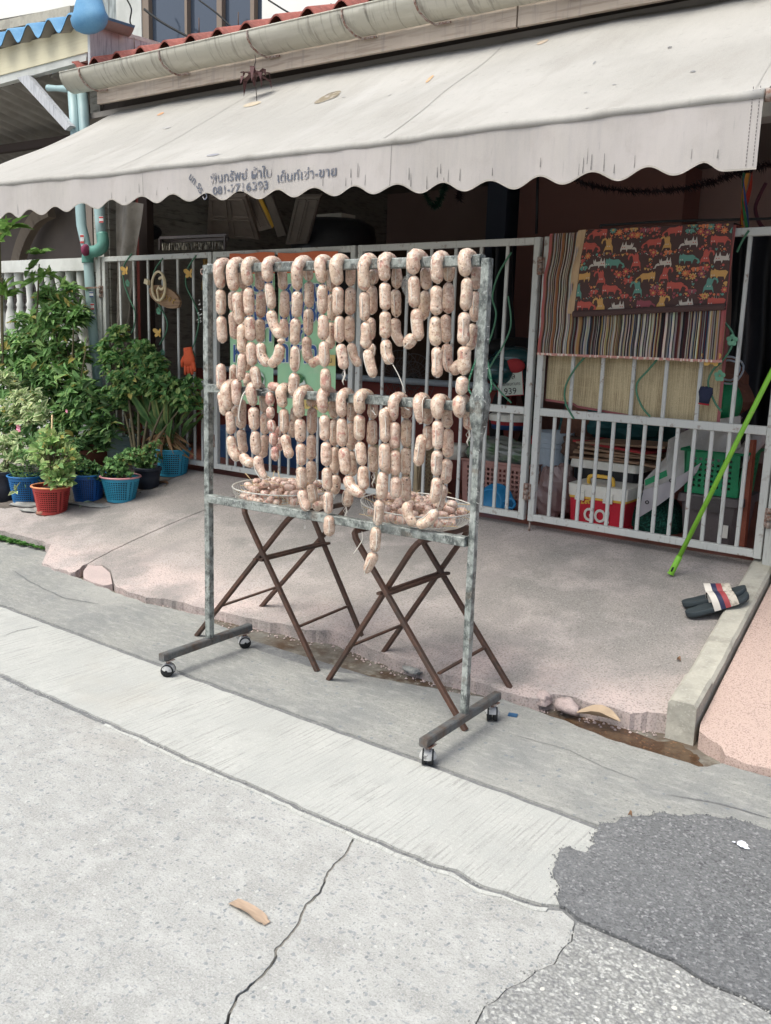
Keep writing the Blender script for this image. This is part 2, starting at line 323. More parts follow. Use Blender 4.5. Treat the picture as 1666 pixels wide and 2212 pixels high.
def thing(name, label, cat, loc, group=None):
    o = bpy.data.objects.new(name, None); COL.objects.link(o); o.location = Vector(loc); o.empty_display_size = .05
    return tag(o, label, cat, group)
def struct(o): o['kind'] = 'structure'; return o
def nz(x, y=0.0, z=0.0): return noise.noise(Vector((x, y, z)))
def jag(pts, amp=.008, step=.03, seed=0):
    out = []; acc = 0
    for a, b in zip(pts, pts[1:]):
        a = Vector(a); b = Vector(b); d = b-a; n = max(1, int(d.length/step)); px = Vector((-d.y, d.x, 0)).normalized()
        for i in range(n):
            p = a+d*(i/n); k = 0 if (i == 0 and not out) else 1
            t = p.x*9+p.y*9+seed*7.3
            out.append(p+px*k*(amp*nz(t*1.3, seed)*2+amp*.7*nz(t*6, seed+5)))
    out.append(Vector(pts[-1])); return out
def spline(pts, n=8):
    pts = [Vector(p) for p in pts]; out = []
    for i in range(len(pts)-1):
        p0 = pts[max(i-1, 0)]; p1 = pts[i]; p2 = pts[i+1]; p3 = pts[min(i+2, len(pts)-1)]
        for k in range(n):
            t = k/n
            out.append(.5*((2*p1)+(-p0+p2)*t+(2*p0-5*p1+4*p2-p3)*t*t+(-p0+3*p1-3*p2+p3)*t**3))
    out.append(pts[-1]); return out
BOLD = [0]
def text_mb(mb, body, fn, size=1.0, sx=1.0, thick=0):
    """write body: fn(x, y) -> world point; x, y in units where letter height ~ size"""
    c = bpy.data.curves.new('lettering', 'FONT'); c.body = body; c.size = size; c.resolution_u = 3; c.offset = .018*size*BOLD[0]
    o = bpy.data.objects.new('lettering', c); COL.objects.link(o); bpy.context.view_layer.update()
    me = bpy.data.meshes.new_from_object(o.evaluated_get(bpy.context.evaluated_depsgraph_get()))
    base = len(mb.v)
    for v in me.vertices: mb.V(fn(v.co.x*sx, v.co.y))
    for p in me.polygons: mb.F(*[base+i for i in p.vertices])
    wd = max([v.co.x for v in me.vertices] or [0])*sx
    bpy.data.objects.remove(o); bpy.data.curves.remove(c); bpy.data.meshes.remove(me)
    return wd
exec_parts = []
# ================================================================== GROUND
mb = MB(); mb.poly([(-400, -400, -.09), (400, -400, -.09), (400, 400, -.09), (-400, 400, -.09)]); struct(mb.build('ground', 'dirt'))
def Q(pts, z=0.0): return [onZ(x, y, z) for x, y in pts]
# joint lines in world
J = [Vector((-14, 2.44, 0)), *Q([(0, 1307), (488, 1490), (880, 1633), (1218, 1758)]), onZ(1290, 1786), onZ(1400, 1828)]
KL = [Vector((-14, 1.93, 0)), *Q([(0, 1460), (380, 1630), (765, 1800), (1110, 1945)]), onZ(1215, 1965), *Q([(1245, 1985), (1450, 2080), (1666, 2190)]), onZ(1900, 2330)]
def shift(pts, d): return [Vector((p.x, p.y+d, p.z)) for p in pts]
KLj = jag(KL, .008, .03, 3); Jj = jag(J, .004, .04, 4)
# big road slab left of crack
crack = jag(Q([(765, 1800), (752, 1838), (722, 1872), (700, 1900), (655, 1968), (640, 2000), (602, 2048), (585, 2080), (540, 2140), (505, 2178), (478, 2215), (440, 2300)]), .013, .009, 1)
ki = [p for p in KLj if p.x <= crack[0].x]
mb = MB(); mb.slab(shift(ki, -.012)+[crack[0]+Vector((-.004, -.01, 0))]+[p+Vector((-.0035, 0, 0)) for p in crack[1:]]+[Vector((crack[-1].x, -14, 0)), Vector((-14, -14, 0))], .05)
struct(mb.build('road', 'road'))
edge = jag(Q([(1240, 1998), (1228, 2030), (1190, 2080), (1130, 2120), (1060, 2165), (1030, 2200), (1015, 2240), (960, 2320)]), .010, .015, 2)
km = [p for p in KLj if crack[0].x < p.x < edge[0].x]
mb = MB(); mb.slab([p+Vector((.0035+.006*max(0, nz(i*.13, 2)), 0, 0)) for i, p in enumerate(crack[::-1])]+shift(km, -.012)+edge+[Vector((edge[-1].x, -.6, 0)), Vector((crack[-1].x, -.6, 0))], .05)
struct(mb.build('road_panel', 'road'))
kr = [p for p in KLj if p.x >= edge[0].x]
mb = MB(); mb.slab([p+Vector((.004, 0, .002)) for p in edge[::-1]]+shift(kr, -.004)+[Vector((14, 1.0, 0)), Vector((14, -14, 0)), Vector((crack[-1].x+.02, -14, 0)), Vector((crack[-1].x+.02, -.62, 0)), Vector((edge[-1].x, -.62, 0))], .05)
struct(mb.build('road_exposed_aggregate', 'gravelly'))
# filler in the joints, slightly below the slabs
mb = MB(); mb.slab([Vector((-14, 1.6, -.007)), Vector((14, 1.0, -.007)), Vector((14, 2.9, -.007)), Vector((-14, 2.9, -.007))], .03); struct(mb.build('road_joint_bed', 'filler'))
# asphalt patch
patch = jag(Q([(1216, 1958), (1203, 1950), (1212, 1915), (1196, 1888), (1199, 1862), (1216, 1838), (1228, 1830), (1262, 1838), (1283, 1822), (1280, 1800), (1292, 1784), (1330, 1777), (1345, 1764), (1400, 1762), (1450, 1757), (1530, 1762), (1580, 1768), (1640, 1785), (1680, 1800), (1800, 1850)], .004), .012, .015, 6)
kr2 = [p for p in KLj if p.x > patch[0].x]
mb = MB(); mb.slab(patch+[Vector((14, 1.7, .004)), Vector((14, 1.02, .004))]+[p+Vector((0, .006, .004)) for p in kr2[::-1]], .05)
struct(mb.build('asphalt_patch', 'asphalt'))
# brushed strip between the joints (runs under the patch edge)
kb = [p for p in KLj if p.x < patch[0].x+.25]; jb = [p for p in Jj if p.x < patch[8].x+.35]
mb = MB(); mb.slab(shift(kb, .018)+shift(jb, -.014)[::-1], .05); struct(mb.build('brushed_strip', 'brushed'))
# pale ragged mortar lip along the near joint
lip = [p for p in KLj if -2.6 < p.x < patch[0].x-.02]
mb = MB()
up_ = [Vector((p.x, p.y-.012+.001, .006)) for p in lip]; dn = [Vector((p.x, p.y-.016-.016*max(0, nz(p.x*9, 2)+.35), .003)) for p in lip]
mb.slab(up_+dn[::-1], .01); struct(mb.build('road_mortar_lip', 'brushed'))
# gutter slab
far = jag([Vector((-14, 3.55, 0)), *Q([(-80, 1140), (0, 1157), (65, 1172), (104, 1188), (92, 1214), (120, 1232), (180, 1252), (250, 1280), (316, 1303), (440, 1330), (500, 1365), (540, 1398), (640, 1432), (720, 1450), (800, 1462), (900, 1480), (1000, 1500), (1085, 1511), (1140, 1528), (1205, 1553), (1329, 1600), (1440, 1634), (1509, 1656), (1560, 1650), (1640, 1672)]), Vector((14, 3.0, 0))], .008, .03, 8)
gj = shift(Jj, .012)+[Vector((14, 2.35, 0))]
mb = MB(); mb.slab(gj+far[::-1], .05); struct(mb.build('gutter_slab', 'gutter'))
mb = MB(); mb.slab([Vector((-14, 2.8, -.028)), Vector((14, 2.7, -.028)), Vector((14, 3.9, -.028)), Vector((-14, 3.9, -.028))], .03); struct(mb.build('gutter_bed', 'bed'))
pud = jag(Q([(1222, 1552), (1262, 1548), (1330, 1568), (1400, 1592), (1470, 1612), (1515, 1632), (1500, 1660), (1400, 1640), (1300, 1606), (1205, 1566), (1222, 1552)], -.024), .022, .02, 51)
mb = MB(); mb.slab(pud[:-1], .003); struct(mb.build('muddy_puddle', mat('wet_mud', (.065, .035, .018), .18, layers=[('noise', 18, .45, .62, (.11, .07, .04), .8), ('noise', 60, .6, .7, (.25, .13, .07), .7)], bump=[('noise', 40, .3, .006)])))
def grit(name, pl, n, spread, r0, r1, m, z=0.0, seed=1):
    r = random.Random(seed); b = MB(); L = len(pl)-1
    for k in range(n):
        i = r.randrange(L); p = Vector(pl[i]).lerp(Vector(pl[i+1]), r.random())+Vector((r.gauss(0, spread), r.gauss(0, spread), 0)); q = r.uniform(r0, r1); R = Matrix.Rotation(r.random()*6.28, 3, 'Z')
        p.z = z; v = [b.V(p+R @ Vector(o)*q) for o in ((1, 0, -.3), (.1, .8, -.3), (-.9, .2, -.3), (-.2, -.9, -.3), (.1, .1, .55+.3*r.random()))]
        for a, c in ((0, 1), (1, 2), (2, 3), (3, 0)): b.F(v[a], v[c], v[4])
    return tag(b.build(name, m), kind='stuff')
grit('loose_asphalt_grit', patch, 380, .007, .0012, .0038, 'asphalt', .004, 1)
grit('loose_gravel', edge, 200, .009, .0012, .0036, 'gravelly', .001, 2)
grit('joint_grit', [p for p in KLj if -4 < p.x < 0], 420, .012, .001, .004, 'road', .0, 3)
# fine cracks / cold joints in the gutter slab (real thin filler lines proud by 1 mm)
def crackline(name, pix, wmax, z, m='filler', seed=1, conv=None):
    P = jag([(conv or onZ)(x, y) if conv else onZ(x, y, z) for x, y in pix], .006, .025, seed); up2 = []; lo = []
    for i, p in enumerate(P):
        wv = wmax*(.35+.65*abs(nz(i*.35, seed)))*min(1, i/3+.1, (len(P)-1-i)/3+.1)
        d = (P[min(i+1, len(P)-1)]-P[max(i-1, 0)]); n = Vector((-d.y, d.x, 0)).normalized()*wv/2
        up2.append(p+n); lo.append(p-n)
    b = MB(); 
    for i in range(len(P)-1): b.poly([lo[i], lo[i+1], up2[i+1], up2[i]])
    return struct(b.build(name, m))
crackline('gutter_crack', [(28, 1232), (75, 1262), (140, 1292), (215, 1305)], .022, .002, seed=21)
crackline('gutter_crack', [(1085, 1580), (1150, 1598), (1230, 1620), (1300, 1655), (1390, 1690)], .007, .002, seed=22)
crackline('gutter_crack', [(1440, 1716), (1520, 1728), (1580, 1742), (1666, 1768)], .02, .002, seed=23)
crackline('strip_crack', [(0, 1375), (40, 1362), (100, 1350)], .008, .002, seed=24)
M['crackdirt'] = mat('crack_dirt', (.16, .15, .13), .95, layers=[('noise', 60, .45, .65, (.27, .26, .24), .8)])
crackline('road_crack', [(765, 1800), (752, 1838), (722, 1872), (700, 1900), (655, 1968), (640, 2000), (602, 2048), (585, 2080), (540, 2140), (505, 2178), (478, 2215)], .03, -.003, 'crackdirt', seed=25)

# ---- ramps
def R_(pts, up=0.0): return [ramp(x, y, up) for x, y in pts]
BK = 4.69
def back(p): return Vector((p.x, p.y, rampz(p.y)))
jointL = jag(R_([(187, 1219), (240, 1190), (300, 1162), (360, 1135), (448, 1099)]), .006, .03, 31)
jtop = back(jointL[-1]+ (jointL[-1]-jointL[0]).normalized()*.05); dj = (jointL[-1]-jointL[0]); jend = back(jointL[-1]+dj*((BK-jointL[-1].y)/dj.y))
kerbL = R_([(1472, 1507), (1517, 1437), (1601, 1277), (1640, 1214)])
kd = Vector((-.07, 1, 0))
kx0 = kerbL[0].x
def kx(Y, off=0.0): return kx0-.07*(Y-3.2)+off
fmain = jag(R_([(252, 1268), (316, 1291), (366, 1294), (440, 1314), (500, 1326), (560, 1340), (636, 1352), (658, 1361), (714, 1362), (763, 1379), (813, 1407), (880, 1434), (940, 1452), (1007, 1467), (1060, 1482), (1112, 1500), (1156, 1510), (1200, 1500), (1226, 1502), (1280, 1519), (1329, 1528), (1364, 1544), (1399, 1538), (1462, 1543)]), .011, .016, 32)
stub_r = R_([(224, 1221), (240, 1232), (246, 1258)])
W1 = Vector((kx(BK), BK, rampz(BK)))
main = fmain+[back(Vector((kx(3.3)-.004, 3.3, 0))), W1+Vector((-.004, 0, 0)), jend+Vector((.006, 0, 0))]+[p+Vector((.005, 0, 0)) for p in jointL[::-1]]+stub_r
mb = MB(); mb.slab(main, .10); struct(mb.build('ramp', 'ramp'))
stub = jag(R_([(190, 1220), (216, 1205), (222, 1222), (237, 1236), (243, 1260), (226, 1263), (202, 1257), (180, 1248), (181, 1232), (190, 1220)]), .008, .015, 33)
mb = MB(); mb.slab([p+Vector((0, 0, -.004)) for p in stub[:-1]], .07); tag(mb.build('concrete_chunk', 'rampedge'), 'rounded pink concrete chunk broken off between the two ramp slabs', 'concrete chunk')
fl = jag(R_([(-60, 1128), (0, 1146), (59, 1160), (111, 1176), (97, 1203), (91, 1216), (117, 1226), (152, 1237), (172, 1228), (184, 1219)]), .011, .018, 34)
flx = [Vector((-14, 3.35, rampz(3.35)))]+fl
mb = MB(); mb.slab(flx+[p+Vector((-.004, 0, 0)) for p in jointL]+[jend+Vector((-.004, 0, 0)), Vector((-14, BK, rampz(BK)))], .10); struct(mb.build('ramp_left_slab', 'ramp'))
# pinker worn front bands of the ramp (clean wash concrete, proud 3 mm)
band_top = jag(R_([(258, 1245), (340, 1262), (400, 1285), (440, 1296), (520, 1318), (600, 1338), (660, 1350)], .003), .008, .02, 36)
# stains read better in material only
# right peach ramp
pf = jag([ramp(1511, 1578), ramp(1535, 1598), ramp(1556, 1612), ramp(1566, 1631), ramp(1610, 1650), ramp(1666, 1661), ramp(1740, 1690), Vector((14, 2.95, .0))], .005, .02, 37)
kr_ = .112
mb = MB(); mb.slab(pf+[Vector((14, BK, rampz(BK))), Vector((kx(BK)+kr_+.006, BK, rampz(BK)+.01)), Vector((kx(3.2)+kr_+.006, 3.2, rampz(3.2)))], .12); struct(mb.build('ramp_right_slab', 'peach'))
# kerb (two lengths)
kb_ = thing('kerb', 'pale concrete kerb dividing the pink ramp from the peach ramp', 'kerb', (kx(3.3), 3.3, rampz(3.3)))
def kerbpart(y0, y1, hgt, name, tilt=0.0):
    b = MB(); P = []; n = max(2, int((y1-y0)/.04)); rows = []
    for i in range(n+1):
        Y = y0+(y1-y0)*i/n; z0 = rampz(Y)-.08; z1 = rampz(Y)+hgt+tilt*(1-i/n); j = .003*nz(Y*14, 3)
        e = .012; xl = kx(Y)+j; xr = kx(Y)+kr_-.006+.003*nz(Y*11, 9)
        rows.append([b.V((xl, Y, z0)), b.V((xl, Y, z1-e)), b.V((xl+e, Y, z1+j)), b.V((xr-e, Y, z1+j)), b.V((xr, Y, z1-e)), b.V((xr, Y, z0))])
    for a, c in zip(rows, rows[1:]):
        for k in range(5): b.F(a[k], a[k+1], c[k+1], c[k])
    b.F(*rows[0][::-1]); b.F(*rows[-1]); return b.build(name, 'kerb', kb_)
kerbpart(3.17, 3.40, .068, 'kerb_stone', .012); kerbpart(3.408, 4.66, .052, 'kerb_stone')


# rubble, leaves and litter on the gutter
def rock(name, pixc, rx, ry, rz, label, cat, z=0.0, m='rampedge', rot=0.0, conv=None, seed=1, group=None):
    c = conv(*pixc) if conv else onZ(pixc[0], pixc[1], z); b = MB(); n, mm = 14, 9; rings = []; b.smooth = True
    R = Matrix.Rotation(rot, 3, 'Z')
    for i in range(mm+1):
        th = math.pi*i/mm; ring = []
        for k in range(n):
            v = Vector((math.sin(th)*math.cos(2*math.pi*k/n), math.sin(th)*math.sin(2*math.pi*k/n), math.cos(th)))
            s = 1+.45*nz(v.x*1.7+seed*3, v.y*1.7, v.z*1.7)+.28*nz(v.x*4+seed, v.y*4, v.z*4)
            q = Vector((v.x*rx*s, v.y*ry*s, max(-.4, v.z)*rz*s)); ring.append(b.V(R@q+c+Vector((0, 0, rz*.35))))
        rings.append(ring)
    for a, d in zip(rings, rings[1:]):
        for k in range(n): b.F(a[k], d[k], d[(k+1) % n], a[(k+1) % n])
    return tag(b.build(name, m), label, cat, group)
grit('ramp_edge_rubble', [p-Vector((0, .02, 0)) for p in fmain], 420, .02, .002, .008, 'rampedge', -.022, 5)
rock('concrete_lump', (1172, 1515), .055, .035, .03, 'forked pink concrete lump lying in the gutter beside the big dry leaf', 'rubble', rot=-.9, seed=2)
rock('concrete_lump', (1222, 1533), .06, .032, .032, 'round-ended pink concrete lump touching the big dry leaf', 'rubble', rot=-.35, seed=5)
rock('concrete_lump', (475, 1322), .07, .035, .028, 'pink concrete fragment beside the left foot of the rack', 'rubble', rot=.5, seed=8)
rock('concrete_lump', (890, 1450), .05, .025, .014, 'flat grey concrete fragment in the gutter behind the right folding stand', 'rubble', m='gutter', seed=9)
rock('brick_stub', (92, 1112), .05, .03, .03, 'small reddish brick piece wedged under the red basket pot', 'brick', conv=ramp, m=mat('brick_red', (.33, .16, .11), .9, layers=[('noise', 40, .45, .7, (.22, .12, .09), .7)]), seed=11)
for i, (px, py, rx, ry, rz, lb) in enumerate([(58, 1092, .13, .06, .02, 'flat grey stone lying in front of the left blue basket pot'), (45, 1075, .06, .05, .045, 'upright grey stone propped between the black and blue pots'), (195, 1092, .16, .04, .014, 'long flat grey stone under the front of the dark blue basket pot'), (68, 1105, .10, .035, .016, 'pale thin slab of stone closest to the red basket pot')]):
    rock('flat_stone', (px, py), rx, ry, rz, lb, 'stone', conv=ramp, m='gutter', rot=.25, seed=20+i)
def flatleaf(name, pa, pb, wd, colr, label, cat, curl=.015, conv=onZ, colr2=None, parts=14, shape=None):
    A = conv(*pa); B = conv(*pb); d = B-A; L = d.length; x = d.normalized(); y = Vector((-x.y, x.x, 0)); b = MB(); b.smooth = True
    def fn(u, v):
        ww = wd*(math.sin(math.pi*min(1, max(0, u*.96+.02)))**.6 if shape is None else shape(u)); vv = (v-.5)*2
        z = .004+curl*(abs(vv)**1.6)*math.sin(math.pi*u)+.003*nz(u*6, v*5)+.004*math.sin(math.pi*u)
        b.colr = tuple(c*(1+.25*nz(u*5, v*9)) for c in colr)
        return A+d*u+y*vv*ww/2+Vector((0, 0, z))
    b.sheet(parts, 8, fn)
    return tag(b.build(name, mat(name+'_skin', colr, .8, attr=True)), label, cat)
flatleaf('dry_leaf', (1246, 1541), (1340, 1560), .075, (.40, .30, .205), 'big curled dry brown leaf lying in the gutter', 'leaf', curl=.03, conv=lambda x, y: onZ(x, y, .022))
flatleaf('bark_strip', (503, 1950), (578, 1998), .035, (.36, .265, .19), 'curved tan bark strip lying on the grey road', 'bark', curl=.006, shape=lambda u: .9 if u < .9 else .6)
flatleaf('fallen_leaf', (172, 1097), (200, 1084), .03, (.38, .46, .28), 'pale green paper-like leaf lying in front of the dark blue basket pot', 'leaf', conv=ramp)
flatleaf('fallen_leaf', (342, 1044), (364, 1046), .04, (.24, .13, .07), 'small brown dead leaf lying right of the black pot', 'leaf', conv=ramp)
flatleaf('fallen_leaf', (1462, 1428), (1470, 1430), .02, (.22, .12, .07), 'tiny brown leaf scrap on the ramp beside the kerb', 'leaf', conv=ramp)
flatleaf('twig', (1356, 1764), (1366, 1767), .006, (.28, .16, .09), 'small brown twig on the near edge of the dark asphalt', 'twig')
c = onZ(1108, 1546); b = MB(); b.box((-.017, -.012, 0), (.017, .012, .006), Matrix.Rotation(.3, 3, 'Z'), c); tag(b.build('blue_chip', mat('blue_chip', lin((52, 92, 128)), .5)), 'small blue tile chip beside the right rear caster', 'tile chip')
b = MB(); sp = onZ(1600, 1826, .008)
for k in range(9):
    a = rnd.random()*6.28; r = rnd.random()*.03; q = sp+Vector((math.cos(a)*r, math.sin(a)*r*.7, .001*k*0)); n = 7; rr = .004+rnd.random()*.012
    b.poly([q+Vector((math.cos(6.28*t/n)*rr*(.7+.5*rnd.random()), math.sin(6.28*t/n)*rr*(.7+.5*rnd.random()), .0006*k)) for t in range(n)])
tag(b.build('paint_spatter', mat('white_paint_spot', (.75, .78, .85), .6)), 'white paint spatter on the dark asphalt patch', 'paint spot')
# grass / weeds in the crack at left
b = MB()
for k in range(150):
    t = rnd.random(); px = -20+t*128; py = 1158+t*27+rnd.random()*7; p = onZ(px, py, .004)
    for j in range(5):
        a = rnd.random()*6.28; g = rnd.uniform(.7, 1.3); b.leaf(p+Vector((0, 0, .004)), (math.cos(a), math.sin(a), rnd.uniform(.3, 1.2)), (0, 0, 1), rnd.uniform(.022, .045), .022, (.10*g, .25*g, .06*g))
tag(b.build('weeds', 'green1'), None, None, kind='stuff')
# ================================================================== RACK
rack = thing('sausage_rack', 'rolling steel rack wrapped in plastic film with sausages hung over its bars', 'rack', K0)
UL, UR = 0.0, 1.262
def post(u):
    b = MB(); n = 24; pts = [KP(u+.001*nz(i*.7, u), .105+(1.655-.105)*i/n, .001*nz(i*.9, u+4)) for i in range(n+1)]
    for a, c in zip(pts, pts[1:]): pass
    rings = []
    for i, p in enumerate(pts):
        k = (.0138 if u < 1 else .0118)+.0022*abs(nz(i*.8, u*9)) + (.012 if (u > 1 and abs(p.z-1.19) < .06) else 0)+(.003 if (u > 1 and p.z > 1.2) else 0)
        e = k*.86
        pr = [(k, -e), (k, e), (e, k), (-e, k), (-k, e), (-k, -e), (-e, -k), (e, -k)]
        rings.append([b.V(p+KD*x+KN*y) for x, y in pr])
    for a, c in zip(rings, rings[1:]):
        for k in range(8): b.F(a[k], a[(k+1) % 8], c[(k+1) % 8], c[k])
    b.F(*rings[-1]); return b.build('post', 'wrap', rack)
post(UL); post(UR)
def bar(name, z0, z1, off=0.0, hgt=.03, u0=UL+.017, u1=UR-.017):
    b = MB(); rings = []; n = 30
    for i in range(n+1):
        t = i/n; p = KP(u0+(u1-u0)*t, z0+(z1-z0)*t, off); k = hgt/2*(1+.08*nz(i*.9, z0)); e = k*.84
        if hgt > .025 and i in (0, n): k *= 1.12
        pr = [(k, -e), (k, e), (e, k), (-e, k), (-k, e), (-k, -e), (-e, -k), (e, -k)]
        rings.append([b.V(p+KN*x+Vector((0, 0, y))) for x, y in pr])
    for a, c in zip(rings, rings[1:]):
        for k in range(8): b.F(a[k], c[k], c[(k+1) % 8], a[(k+1) % 8])
    b.F(*rings[0]); b.F(*rings[-1][::-1]); return b.build(name, 'wrap', rack)
ZT0, ZT1, ZM0, ZM1, ZS0, ZS1 = 1.640, 1.648, 1.170, 1.178, .716, .722
bar('top_bar', ZT0, ZT1, 0, .034); bar('middle_bar', ZM0, ZM1, 0, .032); bar('shelf_bar', ZS0, ZS1, -.012, .032)
for u in (UL, UR):
    cpt = KP(u, .088); dirf = KN
    b = MB(); b.beam(cpt-dirf*.27, cpt+dirf*.25, .032, .032, bev=.004); b.build('foot', 'steel', rack)
    for s_ in (-.235, .215):
        q = cpt+dirf*s_; b = MB(); b.box((-.02, -.02, -.004), (.02, .02, 0), None, q-Vector((0, 0, .0165)))
        b.tube([q-Vector((0, 0, .018)), q-Vector((0, 0, .04))], .009, 8)
        ca = b.build('caster', 'hinge', rack)
        a = rnd.random()*6.28; Rm = Matrix.Rotation(a, 3, 'Z')
        for sd_ in (-1, 1):
            b = MB(); b.smooth = True; o = q + Rm @ Vector((0, sd_*.012, 0)); o.z = .0265
            prof = [(.0, .0105), (.016, .0105), (.024, .007), (.0265, 0), (.0265, -.007), (.0, -.009)]
            b.lathe([(r, z*sd_) for r, z in prof], o, 20, Rm @ Matrix.Rotation(math.radians(90), 3, 'X') @ Matrix.Identity(3)); b.build('wheel', 'rubber', ca)
        b = MB(); o = q.copy(); o.z = .027
        b.smooth = True; rings = []
        for i in range(7):
            th = math.radians(-78+156*i/6); ring = []
            for k in range(11):
                ph = math.radians(-5+170*k/10); r = .0295
                v = Rm @ Vector((r*math.cos(ph)*math.cos(th), r*math.sin(th)*1.0, r*math.sin(ph)*math.cos(th))); ring.append(b.V(o+v))
            rings.append(ring)
        for a1, c1 in zip(rings, rings[1:]):
            for k in range(10): b.F(a1[k], a1[k+1], c1[k+1], c1[k])
        b.build('hood', 'castershell', ca)
b = MB(); p = KP(UL-.02, 1.625)
b.tube(spline([p+KD*.01, p-KD*.012+Vector((0, 0, -.005)), p-KD*.016+Vector((0, 0, .012)), p+Vector((0, 0, .016))], 5), .0025, 6); b.build('wire_hook', 'hinge', rack)
# shreds of plastic film
b = MB(); b.colr = (1, 1, 1)
def shred(u, z, L, side=0, n=6, w_=.006):
    for k in range(n):
        p = KP(u+rnd.uniform(-.01, .01), z+rnd.uniform(-.03, .03), rnd.uniform(-.03, -.018)); d = Vector((rnd.uniform(-1, 1)+side, rnd.uniform(-.4, .2), rnd.uniform(-1.2, .3))).normalized()
        q = p+d*L*rnd.uniform(.5, 1); b.poly([p, p+Vector((0, 0, w_)), q+Vector((.002, 0, w_*.4)), q])
shred(-.018, 1.44, .014, -1, 9, .003); shred(-.018, 1.49, .012, -1, 5, .003)
for k in range(9): shred(UR+.020, rnd.uniform(.75, 1.6), .009, 1, 2, .002)
for k in range(14): shred(rnd.uniform(.1, 1.2), 1.165, .03, 0, 2, .004)
for k in range(3): shred(.52+rnd.uniform(-.03, .03), .705, .02, 0, 2, .003)
b.build('film_shreds', mat('plastic_film', (.62, .63, .60), .3, transl=.4), rack)
b = MB(); P0 = kpx(960, 555+13, .01)
def ff(u, v):
    p = kpx(904+u*20, 612+v*100-u*20, .03+.012*math.sin(v*9+u*5)); return p+KD*.006*nz(v*6, u*3)
# hanging film scrap on the top bar
b = MB(); b.sheet(5, 10, lambda u, v: kpx(873+u*26-6*math.sin(v*5), 598+v*58-u*14, .035+.01*math.sin(v*9+u*6)))
b.build('film_scrap', mat('clear_film', (.5, .5, .47), .15, spec=.8, alpha=.55), rack)

# ================================================================== SAUSAGES
WL = .0
def link_mesh(pts, wpx_m, seed, red=0.0, taper=0.0):
    """pts: world centre line from neck to neck"""
    P = spline(pts, 7) if len(pts) > 2 else [Vector(pts[0]).lerp(Vector(pts[1]), i/14) for i in range(15)]
    L = sum((a-c).length for a, c in zip(P, P[1:])); R = wpx_m/2
    N = 17; cum = [0]
    for a, c in zip(P, P[1:]): cum.append(cum[-1]+(a-c).length)
    def at(s):
        for i in range(len(cum)-1):
            if s <= cum[i+1]+1e-9: return P[i].lerp(P[i+1], (s-cum[i])/max(1e-9, cum[i+1]-cum[i]))
        return P[-1]
    b = MB(); b.smooth = True; pts2 = []; rad = []
    bend = 0.0 if len(pts) > 2 else .011*nz(seed*3.1)
    for i in range(N):
        t = .5-.5*math.cos(math.pi*i/(N-1)); s = t*L; e = R*1.05
        x = min(s, L-s)
        prof = math.sqrt(max(0, 1-((e-x)/e)**2)) if x < e else 1.0
        if taper: prof *= 1-taper*max(0, t-.35)
        pts2.append(at(s)+KD*bend*math.sin(math.pi*t)); rad.append(max(.0030, R*prof*(1+.16*nz(seed*4.7)+.12*nz(t*2.6, seed*1.7)+.04*nz(t*8, seed))))
    r_ = b.tube(pts2, rad, 14, caps=True)
    for i, ring in enumerate(r_):
        for k, vid in enumerate(ring):
            v = Vector(b.v[vid]); ctr = pts2[i]; f = 1+.055*nz(v.x*55+seed, v.y*55, v.z*38); b.v[vid] = tuple(ctr+(v-ctr)*f)
    g = 1+.22*nz(seed*2.3, 4.4)
    col = (.60*g, .450*g*(1+.08*nz(seed*1.9)), .345*g) if not red else (.45*g, .205*g, .175*g)
    b.c = [col]*len(b.v); return b
def CV(k):
    o = {'A': (840, 980), 'B': (1400, 980), 'C': (840, 1500), 'D': (1400, 1500), 'E': (1100, 1850)}[k]
    return lambda u, v: ((o[0]+.36014*u)/1.8439, (o[1]+.36014*v)/1.8439)
FO, RO = -.034, .050      # front / rear strands, distance from the bar centre
